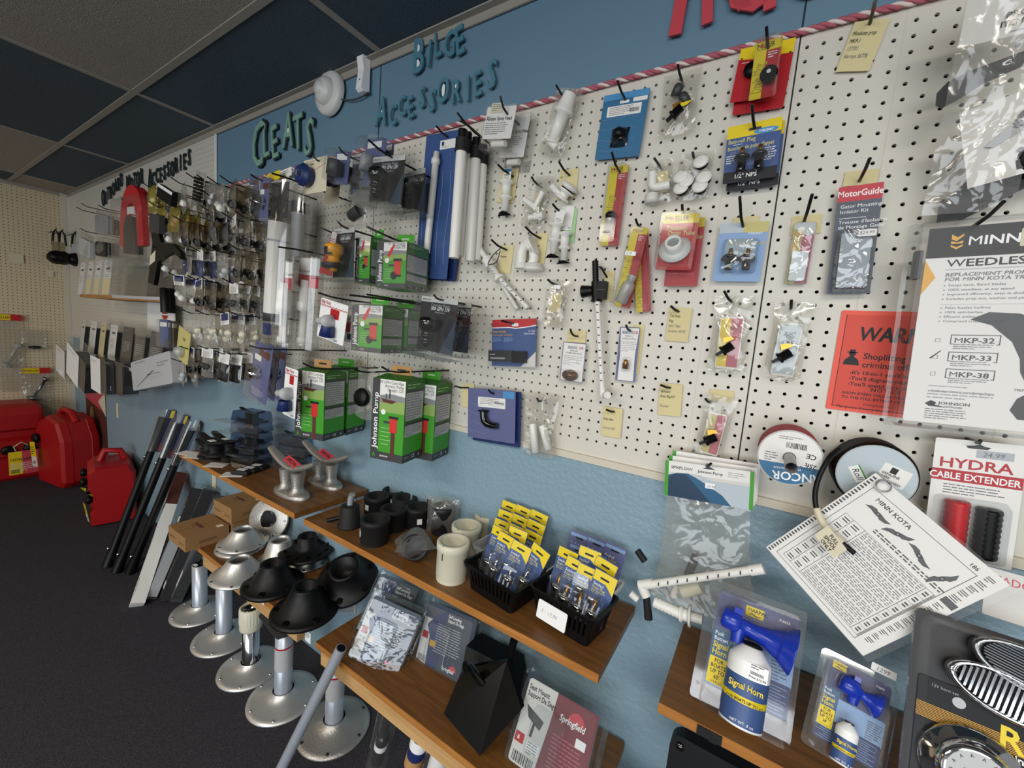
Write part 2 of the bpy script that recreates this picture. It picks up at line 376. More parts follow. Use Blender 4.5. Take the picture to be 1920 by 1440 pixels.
area('window_or_added_light', -175, -225, -34, 80, 62, (-120, 0, -40), 7, (1, .9, .75))  # lamp added to put glints on the plastic packs; no window known here
w = bpy.data.worlds.new('world'); scene.world = w; w.use_nodes = True
w.node_tree.nodes['Background'].inputs['Color'].default_value = (.78, .8, .84, 1); w.node_tree.nodes['Background'].inputs['Strength'].default_value = .36
scene.view_settings.view_transform = 'Standard'; scene.view_settings.look = 'None'; scene.view_settings.exposure = 0; scene.view_settings.gamma = 1; scene.view_settings.use_curve_mapping = False
scene.cycles.max_bounces = 10; scene.cycles.transparent_max_bounces = 40; scene.cycles.use_denoising = True; scene.cycles.caustics_reflective = False; scene.cycles.caustics_refractive = False
scene.cycles.sample_clamp_indirect = 4
# ------------------------------------------------------------------ shelves
def shelf(x0, x1, y0, z, label, name='wall_shelf', brx=()):
    t = thing(name, label, 'shelf', ((x0+x1)/2, 0, z)); h = (x1-x0)/2
    m = MB(); m.box(-h, h, -y0, -.35, -.75, 0, 'shelfwood'); m.box(-h, h, -y0-.06, -y0, -.75, 0, 'shelfedge'); part('board', m, t)
    for bx in brx:
        m = MB(); b = bx-(x0+x1)/2
        m.box(b-.3, b+.3, -y0*.75, -.05, -1.0, -.76, 'lgrey'); m.box(b-.3, b+.3, -.3, -.05, -6, -.76, 'lgrey')
        m.add([(b-.06, -.2, -6), (b+.06, -.2, -6), (b+.06, -y0*.72, -1), (b-.06, -y0*.72, -1), (b-.06, -.2, -1), (b+.06, -.2, -1)], [(0, 1, 2, 3), (0, 3, 4), (1, 5, 2)], 'lgrey'); part('bracket', m, t)
    return t
SZ1, SZ2, SZ3, SZ4, SZ5 = -47.3, -48.2, -62.0, -62.6, -47.8
shelf(-82, -46.9, 11.3, SZ1, 'brown wooden wall shelf carrying the boat cleats', brx=(-50, -78))
shelf(-46.5, -7.2, 10.3, SZ2, 'brown wooden wall shelf carrying black sockets, white cups and plastic baskets', brx=(-44, -10))
shelf(-79.5, -46.9, 11.2, SZ3, 'brown wooden wall shelf carrying seat bases and cardboard boxes', brx=(-49, -72))
shelf(-42.2, -6.6, 11, SZ4, 'lowest brown wooden wall shelf carrying clamshell packs and a black seat swivel', brx=(-39,))
shelf(-2.8, 60, 10.4, SZ5, 'brown wooden wall shelf carrying the signal horns', brx=(12,))
m = MB(); m.box(-30, 30, -10.4, -8.9, -3.4, -.8, 'pine'); solo('support_rail', m, 'light pine rail under the front edge of the lowest shelf', 'rail', (-12, 0, SZ4))
m = MB(); m.box(-14, 14, -10.6, -9.1, -3.4, -.8, 'pine'); solo('support_rail', m, 'light pine rail under the shelf of seat bases', 'rail', (-61, 0, SZ3))
# ------------------------------------------------------------------ cards and packs hung on the pegboard, right half
def pack(name, label, cat, fr, base='white', draw=None, r=.12, thick=.05, dep=0, outer=.3, mat='clearbox', win=None, group=None, cardname='backing_card'):
    t = thing(name, label, cat, fr.loc, fr.rot, group); X, H = fr.X, fr.H
    m = MB(); m.prism(rr(-X, X, -H, H, r), 0, thick, base)
    if draw: draw(m, X, H)
    part(cardname, m, t)
    if dep:
        w = win or (-X-outer*.2, X+outer*.2, -H-outer*.2, H+outer*.2)
        m = MB(); m.loft([[(p, .06, q) for p, q in rr(-X-outer, X+outer, -H-outer, H+outer, r+.15)], [(p, .02, q) for p, q in rr(-X-outer, X+outer, -H-outer, H+outer, r+.15)]], mat, False, False, False)
        m.blister(*w, dep, mat, .12, .25, -.03); part('clear_blister', m, t)
    return t
def note(label, TL, TR, BL, d, lines, mat='cream', grp=None):
    fr = FR(TL, TR, BL, d); m = MB(); X, H = fr.X, fr.H
    m.sheet(fr.w, fr.h, mat, 5, 6, .025, len(lines), 0, H)
    for i, l in enumerate(lines): m.text(l, -X*.86, H*.42-i*H*.3, H*.16, 'inkgrey' if i > 1 else 'ink', y=-.07, shear=.15, sq=.62)
    return solo('paper_tag', m, label, 'tag', fr.loc, fr.rot, 'handwritten tags on the pegboard')
def moeller_logo(m, x0, x1, z0, z1, y=-.012):
    m.rect(x0, x1, z0, z1, y, 'yellow'); h = z1-z0
    m.text('M', x0+.06*(x1-x0), z0+h*.3, h*.5, 'ink', y-.006, bold=1, sq=1.15); m.disc(h*.17, y-.007, 'orange2', x0+.26*(x1-x0), z0+h*.52, 12)
    m.text('ELLER', x0+.34*(x1-x0), z0+h*.3, h*.5, 'ink', y-.006, bold=1, sq=.95*(x1-x0)/max(h*4.6, .1))
    m.lines(x0+.1*(x1-x0), z0+h*.2, .8*(x1-x0), 1, h*.12, 'ink', y-.006)
# --- the big plastic pack with the propeller card
fr = FR((1738, 428), (1918, 416), (1698, 786), (4, 4, 3.6)); K = 1.55
fr2 = FR((1738, 428), (2020, 409), (1698, 786), (4, 4, 3.6))
def draw(m, X, H):
    m.rect(-X, X, H-1.75, H, -.012, 'ink')
    lx = -X+1.0; z = H-.75
    m.flat([(lx, z+.05), (lx+.22, z-.08), (lx+.5, z+.28-.08), (lx+.5, z+.33), (lx+.25, z+.14), (lx, z+.33)], -.02, 'gold'); m.flat([(lx, z-.22), (lx+.5, z-.22), (lx+.5, z-.05), (lx+.25, z-.16), (lx, z-.05)], -.02, 'gold'); m.flat([(lx, z-.38), (lx+.25, z-.55), (lx+.5, z-.38), (lx+.5, z-.28), (lx+.25, z-.42), (lx, z-.28)], -.02, 'gold')
    m.text('MINN KOTA', lx+.68, H-1.1, .5, 'ltwhite', -.02, bold=1, sq=1.15)
    F = lambda u: H-2*H*u
    m.text('WEEDLESS WEDGE 2', -X+.95, F(.195), .42, 'ink', -.02, bold=1, sq=1.25)
    m.rect(-X+.95, X-.6, F(.212), F(.207), -.02, 'lgrey')
    m.text('REPLACEMENT PROP', -X+.95, F(.243), .2, 'inkgrey', -.02, bold=1, sq=1.2, shear=.15); m.text('FOR MINN KOTA TROLLING MOTORS', -X+.95, F(.266), .2, 'inkgrey', -.02, bold=1, sq=1.2, shear=.15)
    for i, tx in enumerate(('Swept back, flared blades', '100% weedless, at any speed', 'Improved efficiency, even in thick vegetation', 'Includes prop nut, washer and pin', '', 'Pales fusel\u00e9es inclin\u00e9es', '100% anti-herbes', 'Efficacit\u00e9 am\u00e9lior\u00e9e', 'Comprend \u00e9crou et goupille')):
        if tx: m.disc(.035, -.02, 'inkgrey', -X+1.0, F(.293+.0225*i)+.05, 8); m.text(tx.encode('ascii', 'ignore').decode(), -X+1.15, F(.293+.0225*i), .14, 'inkgrey', -.02, sq=1.15)
        else: m.rect(-X+.95, X-.6, F(.385), F(.383), -.02, 'lgrey')
    for i, tx in enumerate(('MKP-32', 'MKP-33', 'MKP-38')):
        z = F(.575+.087*i); m.rect(-X+.95, -X+1.17, z, z+.02, -.02, 'inkgrey'); m.rect(-X+.95, -X+1.17, z+.2, z+.22, -.02, 'inkgrey'); m.rect(-X+.95, -X+.97, z, z+.22, -.02, 'inkgrey'); m.rect(-X+1.15, -X+1.17, z, z+.22, -.02, 'inkgrey')
        m.text(tx, -X+1.75, z-.02, .3, 'charcoal', -.02, bold=1, sq=1.2)
        bx0, bx1 = -X+1.6, -X+3.65
        for a in ((bx0, bx1, z+.42, z+.46), (bx0, bx0+.04, z-.12, z+.46), (bx1-.04, bx1, z-.12, z+.46), (bx0, bx0+.14, z-.12, z-.08), (bx1-.14, bx1, z-.12, z-.08)): m.rect(*a, -.02, 'charcoal')
        m.lines(-X+1.75, z-.1, 1.7, 3, .12, 'inkgrey', -.02, seed=i)
    z = F(.662); m.flat([(-X+.8, z+.05), (-X+.86, z), (-X+1.28, z+.5), (-X+1.24, z+.52)], -.022, 'ink')
    # the printed propeller silhouette
    o = [(1.6, .2), (1.2, 1.3), (.3, 2.4), (-.6, 2.8), (.1, 3.3), (1.3, 3.2), (2.4, 2.6), (3.3, 1.4), (3.6, .3), (3.4, -.8), (2.9, -1.8), (2.75, -2.6), (3.0, -3.4), (2.7, -3.9), (1.9, -3.9), (1.55, -3.3), (1.75, -2.5), (2.2, -2.0), (2.0, -1.5), (1.7, -.7)]
    m.flat([(p-X+2.9, q*.85-1.9) for p, q in o][::-1], -.02, 'charcoal'); m.disc(.62, -.024, 'dark', -X+5.65, -2.0); m.disc(.42, -.028, 'charcoal', -X+5.65, -2.0); m.disc(.22, -.032, 'ltwhite', -X+5.75, -2.0)
    m.text('MKP-33', -X+4.5, -H+2.3, .14, 'inkgrey', -.02, bold=1)
    m.text('minnkotamotors.com/propchart', -X+.95, -H+1.95, .15, 'inkgrey', -.02, bold=1); m.lines(-X+.95, -H+2.35, 3.2, 1, .16, 'inklight', -.02); m.lines(-X+.95, -H+1.85, 3.2, 2, .2, 'inklight', -.02)
    m.flat([(-X+.9, -H+1.2), (-X+1.15, -H+1.42), (-X+1.4, -H+1.3), (-X+1.35, -H+1.15), (-X+1.9, -H+1.02), (-X+1.1, -H+1.05)], -.02, 'ink'); m.text('JOHNSON', -X+1.5, -H+1.2, .17, 'charcoal', -.02, bold=1, sq=1.2); m.text('OUTDOORS', -X+1.75, -H+1.02, .1, 'charcoal', -.02, bold=1)
    m.lines(-X+.95, -H+.9, 1.9, 5, .14, 'inkgrey', -.02, seed=9)
    m.flat([(-X, H-1.85), (-X, H-3.9), (-X+.55, H-2.9)], -.021, 'gold')
    m.prism(rr(-X+3.75, -X+5.8, H-1.35, H-.35, .08), -.03, -.02, 'tape'); m.lines(-X+3.9, H-.45, 1.6, 2, .16, 'inkgrey', -.036); m.barcode(-X+4.0, H-1.0, 1.5, .16, -.036); m.text('Price $49.99', -X+3.9, H-1.28, .15, 'ink', -.036, bold=1)
t = thing('propeller_pack', 'large clear clamshell with white propeller card beside the orange warning sign', 'pack', fr2.loc, fr2.rot); X, H = fr2.X, fr2.H
m = MB(); m.prism(rr(-X, X, -H, H, .12), 0, .08, 'paper'); draw(m, X, H); part('printed_card', m, t)
m = MB(); m.loft([[(p, y, q) for p, q in rr(-X-.45-e, X+.3, -H-.4-e, H+.45+e, .3)] for y, e in ((1.6, .25), (1.55, 0), (.1, 0), (-.14, -.1))], 'clearbox', False, False, False); m.prism(rr(-X-.3, X+.2, -H-.25, H+.3, .2), -.15, -.13, 'laminatefilm'); part('clear_clamshell', m, t)
m = MB(); m.box(-X-.42, -X-.1, .15, .9, H-2.9, H-1.2, 'charcoal'); part('propeller_blade', m, t, 'black blade edge showing at the side')
hook((1832, 420), 4, (1882, 378), 6.4, 'propeller pack with the white card')
# --- the bagged propeller over it
fr = FR((1795, -30), (1990, -75), (1752, 330), (4.6, 4.6, 3)); X, H = fr.X, fr.H
t = thing('bagged_propeller', 'clear bag with black propeller and folded instruction sheet, in the top corner', 'bag', fr.loc, fr.rot)
m = MB(); m.sheet(fr.w, fr.h*1.22, 'baggie', 12, 14, .12, 4, -.9, H); part('clear_bag', m, t)
m = MB(); m.sheet(fr.w*.95, 3.2, 'paper', 4, 4, .02, 2, -.7, H-.2)
m.text('PROP KIT', -X*.2+.2, H-2.5, .26, 'ink', -.78, bold=1, sq=1.2); m.text('ITEM NO. 1378', -X*.2+.05, H-2.9, .26, 'ink', -.78, bold=1, sq=1.1); m.rect(-X*.2+.5, X*.5, H-3.2, H-3.17, -.77, 'inkgrey'); part('paper_label', m, t)
m = MB(); m.at(2.6, 0, -3.3, ry=-14); m.sheet(6.6, 4.3, 'paper', 5, 5, .06, 8, -.75, 2.4)
m.flat([(-2.5, .1), (-1.6, .75), (-.7, .9), (.4, 1.1), (-.6, .7), (-1.2, .35), (-2.2, -.05)], -.9, 'lgrey'); m.flat([(-1.4, .8), (-.8, 1.2), (-.5, 1.8), (-1.1, 1.3)], -.9, 'inkgrey'); m.disc(.2, -.91, 'inkgrey', -1.2, .75); m.box(-1.4, -1.15, -.92, -.9, -1.6, -1.1, 'charcoal'); m.disc(.13, -.91, 'charcoal', -1.2, -.6)
for i in range(7): m.at(2.6, 0, -3.3, ry=76); m.lines(-1.6+.0, .6+i*.34-.2, 2.6, 1, .16, 'inkgrey', -.9, seed=i)
part('instruction_sheet', m, t)
def blade(m, o, th, mat):
    m.loft([[(x, -th*.5+.5, z) for x, z in o], [(x*.97, .5+th*.5, z*.97) for x, z in o]], mat, True)
m = MB(); m.at(-.9, -.2, .0, ry=-14); blade(m, [(-1.4, -.55), (-1.3, .1), (-.8, .5), (.2, .62), (2.6, .55), (2.6, -.1), (.6, -.3), (-.5, -.7), (-1.1, -.8)][::-1], .3, 'blackplastic')
m.at(1.6, -.1, -4.9, ry=-30); blade(m, [(-3.6, -1.1), (-3.2, -.3), (-1.8, .35), (0, .8), (2.5, 1.2), (4, 1.2), (4, -1.0), (2, -1.3), (-1, -1.5), (-2.6, -1.6)][::-1], .4, 'blackplastic'); m.at(2.4, .1, -4.6, rx=90); m.lathe([(0, 1.1), (.7, 1.1), (.95, .8), (1.0, -.6)], 'blackplastic', 20); part('propeller', m, t)
# --- warning sign
fr = FR((1578, 581), (1762, 587), (1549, 765), .12); X, H = fr.X, fr.H
m = MB(); m.prism(rr(-X, X, -H, H, .1), 0, .04, 'orange')
m.rect(-X+.32, X-.3, -H+.28, H-.3, -.008, 'orange2'); m.rect(-X+.32, -X+.36, -H+.28, H-.3, -.012, 'ink'); m.rect(-X+.32, X-.3, -H+.28, -H+.32, -.012, 'ink')
m.text('WARNING', -X+1.2, H-2.13, 1.0, 'ink', -.018, bold=1, sq=.78, shear=.1); m.text('WARNING', -X+1.15, H-2.15, 1.0, 'ink', -.016, bold=1, sq=.78, shear=.1)
m.disc(.2, -.015, 'ink', -X+1.02, H-3.12, 14); m.rect(-X+.72, -X+1.32, H-3.06, H-2.98, -.015, 'ink'); m.rect(-X+.86, -X+1.18, H-3.0, H-2.82, -.016, 'ink'); m.flat([(-X+.55, H-3.95), (-X+1.5, H-3.95), (-X+1.4, H-3.55), (-X+1.1, H-3.3), (-X+.9, H-3.3), (-X+.62, H-3.6)], -.015, 'ink')
m.text('Shoplifting is a', -X+1.65, H-3.45, .42, 'ink', -.016, bold=1, sq=.92); m.text('criminal offense!', -X+1.65, H-4.05, .42, 'ink', -.016, bold=1, sq=.92)
for i, tx in enumerate(("-It's 10-to-1 you'll be caught", "-You'll disgrace your family", "-You'll spend time in jail")): m.text(tx, -X+1.05, H-4.6-i*.42, .27, 'ink', -.016, bold=1)
m.text('NOTICE', -X+2.4, H-5.75, .26, 'ink', -.016, bold=1, gap=.12); m.text('SHOPLIFTERS WILL BE PROSECUTED', -X+.8, H-6.1, .19, 'ink', -.016, bold=1, sq=1.05); m.text('TO THE FULL EXTENT OF THE LAW', -X+.8, H-6.42, .19, 'ink', -.016, bold=1, sq=1.05)
m.text('Compliments of', -X+2.1, H-6.82, .19, 'ink', -.016); m.text('Marquette County Sheriff', -X+.6, H-7.15, .2, 'ink', -.016)
solo('warning_sign', m, 'bright orange shoplifting warning sign fixed on the pegboard', 'sign', fr.loc, fr.rot)
# --- cable extender card
fr = FR((1752, 818), (1925, 838), (1732, 1034), 1.6); X, H = fr.X, fr.H
def draw(m, X, H):
    m.rect(-X, X, H-2.75, H-2.0, -.012, 'redcard'); m.text('CABLE EXTENDER', -.1, H-2.6, .42, 'ltwhite', -.018, 'c', bold=1, sq=.82); m.text('HYDRA', -.1, H-1.85, .62, 'redcard', -.012, 'c', bold=1, sq=1.1)
    m.lines(-X*.7, H-2.95, X*1.4, 4, .18, 'inkgrey', seed=4); m.rect(-.1, 1.5, H-1.05, H-.55, -.012, 'silverprint'); m.text('24.99', .15, H-.95, .3, 'inkgrey', -.02, shear=.15)
    m.flat([(-.5, H-.5), (.35, H-.5), (.5, H-.35), (.2, H-.3), (0, H-.18), (-.25, H-.3), (-.6, H-.35)], -.012, 'charcoal')
t = pack('cable_extender_pack', 'white and red carded cable extender with red and black coils, at the right edge', 'pack', fr, 'white', draw, dep=.9, outer=.05, mat='clearbox', win=(-X*.88, X*.78, -H+.25, H-3.7))
for nmx, x, mat, z1 in (('red_coil', -X*.38, 'red', H-3.9), ('black_coil', X*.32, 'black', H-4.1)):
    m = MB(); m.at(x, -.42, 0); z0 = -H+.6; n = 9
    m.lathe([(.12, z0)]+[(.55+.05*(k % 2), z0+(z1-z0)*k/(2*n)) for k in range(2*n+1)]+[(.12, z1)], mat, 16); part(nmx, m, t)
hook((1832, 830), 1.6, (1838, 826), 2.6, 'cable extender card')
# --- spools
def spool(name, label, c, d, R, th, wire, face, draw, wr=.97):
    p = W(*c, d); t = thing(name, label, 'spool', p)
    m = MB(); m.at(rx=90); m.lathe([(.35, th), (.35, 0)], 'lgrey', 20); part('hub', m, t)
    m = MB(); m.at(rx=90)
    m.lathe([(.4, .04), (R, .04), (R, -.04), (.4, -.04)], face, 40, smooth=False); m.at(); draw(m, R, -.05); part('front_flange', m, t)
    m = MB(); m.at(rx=90); m.lathe([(.4, .04-th), (R, .04-th), (R, -.04-th), (.4, -.04-th)], face, 40, smooth=False); part('back_flange', m, t)
    m = MB(); m.at(rx=90); r = random.Random(3)
    m.lathe([(R*.55, -.1)]+[(R*wr+.07*(k % 2), -.15-(th-.3)*k/14) for k in range(15)]+[(R*.55, -th+.1)], wire, 40); part('wire', m, t)
    return t
def draw(m, R, y):
    m.at(ry=0)
    m.flat(arc(0, 0, R*.95, 0, 360, 40)[:-1], y, 'paper'); m.flat(arc(0, 0, R*.95, 196, 346, 24), y-.008, 'teal')
    m.text('ANCOR', 0.55, -R*.5, R*.3, 'ltwhite', y-.016, 'c', rot=186, bold=1, sq=.95); m.text('MARINE GRADE', -.05, -R*.36, R*.08, 'ltwhite', y-.016, 'c', rot=186)
    m.barcode(-R*.15, R*.35, R*.6, R*.2, y-.01, seed=5); m.lines(-R*.75, R*.1, R*.42, 4, R*.09, 'inkgrey', y-.01, seed=3); m.text('CE', R*.78, R*.22, R*.17, 'ink', y-.01, rot=172, bold=1); m.text('25ft', R*.82, -R*.12, R*.15, 'ink', y-.01, rot=172, bold=1); m.lines(-R*.4, R*.75, R*.8, 2, R*.07, 'inkgrey', y-.01, seed=8); m.text('8 AWG', R*.8, -R*.28, R*.1, 'ink', y-.01, rot=172)
    m.disc(R*.2, y-.012, 'dark', 0, 0, 20)
spool('wire_spool', 'white spool of dark red wire hanging below the orange warning sign', (1480, 858), 4.2, 1.98, 3.3, 'redspool', 'frost', draw)
hook((1478, 856), 4.4, (1484, 868), 5.3, 'spool of red wire')
def draw(m, R, y):
    m.flat(arc(0, 0, R*.97, 0, 360, 40)[:-1], y, 'foam')
    m.at(-R*.45, 0, -.05, ry=60); m.rect(-.55, .55, -.28, .28, y-.01, 'ltwhite'); m.rect(-.55, .55, .28, .36, y-.01, 'green'); m.text('Roll', 0, -.15, .36, 'ink', y-.02, 'c', shear=.2)
    m.at(R*.42, 0, R*.12, ry=18); m.prism(rr(-.75, .75, -.62, .62, .08), y-.014, y-.004, 'paper'); m.box(-.3, .05, y-.02, y-.016, .1, .5, 'ink'); m.text('GENUINE', -.65, -.1, .16, 'ink', y-.024, bold=1, rot=0); m.text('WIRE', -.65, -.32, .16, 'ink', y-.024, bold=1); m.text('PROCESSED', -.65, -.54, .16, 'ink', y-.024, bold=1); m.at()
spool('wire_spool', 'grey disc spool of thick black cable beside the red wire spool', (1641, 893), 3.3, 2.1, 2.6, 'black', 'frost', draw, 1.04)
# the loose end of that cable with its tape flag
P = [W(1572, 842, 3.9), W(1552, 862, 4.7), W(1532, 905, 5.3), W(1529, 945, 5.8), W(1545, 985, 6.3), W(1572, 1012, 6.7), W(1602, 1037, 6.8)]
def smooth_path(P, n=5):
    P = [Vector(p) for p in P]; o = []
    for i in range(len(P)-1):
        a, b, c, d = P[max(i-1, 0)], P[i], P[i+1], P[min(i+2, len(P)-1)]
        for k in range(n):
            t = k/n; o.append(.5*((2*b)+(c-a)*t+(2*a-5*b+4*c-d)*t*t+(3*b-a-3*c+d)*t**3))
    return o+[P[-1]]
t = thing('loose_cable', 'thick black cable end with FULL SPOOL ONLY tape hanging over the white sheet', 'cable', P[0])
m = MB(); m.tube([p-P[0] for p in smooth_path(P)], .16, 'black', 10); part('cable', m, t)
m = MB(); q = [p-P[0] for p in smooth_path(P)]; m.tube(q[-15:-4], .21, 'tape', 10); part('tape_wrap', m, t)
a, b, c = W(1552, 985, 7.05)-P[0], W(1588, 1030, 7.05)-P[0], W(1527, 1003, 7.0)-P[0]; e = W(1563, 1048, 7.0)-P[0]
m = MB(); m.add([a[:], b[:], e[:], c[:]], [(0, 3, 2, 1)], 'tape')
ux = (b-a).normalized(); uz = (a-c).normalized(); uy = uz.cross(ux)
m.T = Matrix(((ux.x, uy.x, uz.x, c.x), (ux.y, uy.y, uz.y, c.y), (ux.z, uy.z, uz.z, c.z), (0, 0, 0, 1))); hh = (a-c).length; ww = (b-a).length
for i, tx in enumerate(('FULL', 'SPOOL', 'ONLY')): m.text(tx, ww*.5, hh*.66-i*hh*.3, hh*.22, 'ink', -.03, 'c', bold=1, sq=.9)
part('tape_flag', m, t)
# --- the spiral bound laminated sheet
fr = FR((1451, 1030), (1640, 873), (1620, 1245), (5.2, 5.2, 7.2)); X, H = fr.X, fr.H
t = thing('laminated_sheet', 'white laminated propeller chart with a punched edge hanging at an angle over the horns', 'sheet', fr.loc, fr.rot)
m = MB(); m.prism(rr(-X, X, -H, H, .05), 0, .03, 'paper')
for i in range(38): u = -X+.1+i*(2*X-.2)/38; m.rect(u, u+.11, H-.3, H-.08, -.01, 'ink')
def frame(x0, x1, z0, z1, w=.03, mat='charcoal', y=-.01):
    for a in ((x0, x1, z0, z0+w), (x0, x1, z1-w, z1), (x0, x0+w, z0, z1), (x1-w, x1, z0, z1)): m.rect(*a, y, mat)
frame(-X+.35, X-.7, -H+.9, H-.55)
def rot_text(tx, x, z, h, **k): m.text(tx, x, z, h, 'ink', -.012, rot=270, **k)
rot_text('MINN KOTA', X-1.25, H-1.15, .26, bold=1)
def prop(cx, cz, s, a):
    m.at(cx, 0, cz, ry=a, sc=s)
    for sgn in (1, -1): m.flat([(sgn*p, sgn*q) for p, q in ((.1, -.15), (.5, -.28), (1.0, -.1), (1.35, .35), (1.1, .3), (.7, .22), (.2, .25), (-.05, .2))], -.014, 'charcoal')
    m.disc(.24, -.018, 'ink'); m.disc(.1, -.02, 'grey'); m.at()
for i in range(4): prop(X-1.75-.1*i, H-2*H*(.25, .43, .615, .8)[i], .56, (100, 70, 115, 30)[i])
for i in range(4): m.lines(X-1.15, H-2*H*(.22, .4, .585, .77)[i], .07, 1, .5, 'inkgrey', -.012)
cols = [H-.9, H-1.45, H-2.2, H-5.9, H-6.75, H-7.35, H-8.0, -H+1.0]; cols = [c for c in cols if c > -H+.9]+[-H+.95]
x0, x1 = -X+.6, X-3.0
for c in cols: m.rect(x0, x1, c, c+.025, -.012, 'charcoal')
rows = 8
for k in range(rows+1):
    u = x0+(x1-x0)*k/rows
    m.rect(u, u+.02, cols[-1], cols[2] if 0 < k < rows else cols[0], -.012, 'charcoal') if k in (0, rows) else (m.rect(u, u+.02, cols[-1], cols[3], -.012, 'charcoal'), m.rect(u, u+.015, cols[2], cols[0], -.012, 'inkgrey'))
    if k < rows:
        du = (x1-x0)/rows
        for j in range(4):
            uu = u+du*(.15+.22*j); r_ = random.Random(k*9+j); z = cols[2]-.1
            while z > cols[3]+.15:
                L = r_.uniform(.12, .4); m.rect(uu, uu+.055, max(z-L, cols[3]+.1), z, -.012, 'inkgrey'); z -= L+.07
        for ci in range(3, len(cols)-1):
            L = min((cols[ci]-cols[ci+1])*.5, .35); zz = (cols[ci]+cols[ci+1])/2
            for q in (.3, .58): m.rect(u+du*q, u+du*(q+.16), zz-L/2, zz+L/2, -.012, 'charcoal')
        for q in (.3, .58): m.rect(u+du*q, u+du*(q+.13), cols[1]+.08, cols[0]-.1, -.012, 'charcoal'); m.rect(u+du*q, u+du*(q+.13), cols[2]+.2, cols[1]-.15, -.012, 'charcoal')
for k in range(2):
    z = H-2.4
    while z > H-6.2: L = rnd.uniform(.1, .38); m.rect(x1+.28+k*.16, x1+.36+k*.16, z-L, z, -.012, 'charcoal'); z -= L+.08
rot_text('186', X-.55, -H+1.5, .2, bold=1)
for i in range(16):
    u = -X+.8+i*.47
    if abs(i-10) < 1: m.rect(u, u+.4, -H+.1, -H+.75, -.012, 'charcoal'); continue
    for q in (0, .13, .24): m.rect(u+q, u+q+.05, -H+.7-rnd.uniform(.2, .45), -H+.7, -.012, 'charcoal')
part('printed_page', m, t)
m = MB(); m.prism(rr(-X-.05, X+.15, -H-.35, H+.02, .08), -.06, -.04, 'laminatefilm'); part('laminate', m, t)
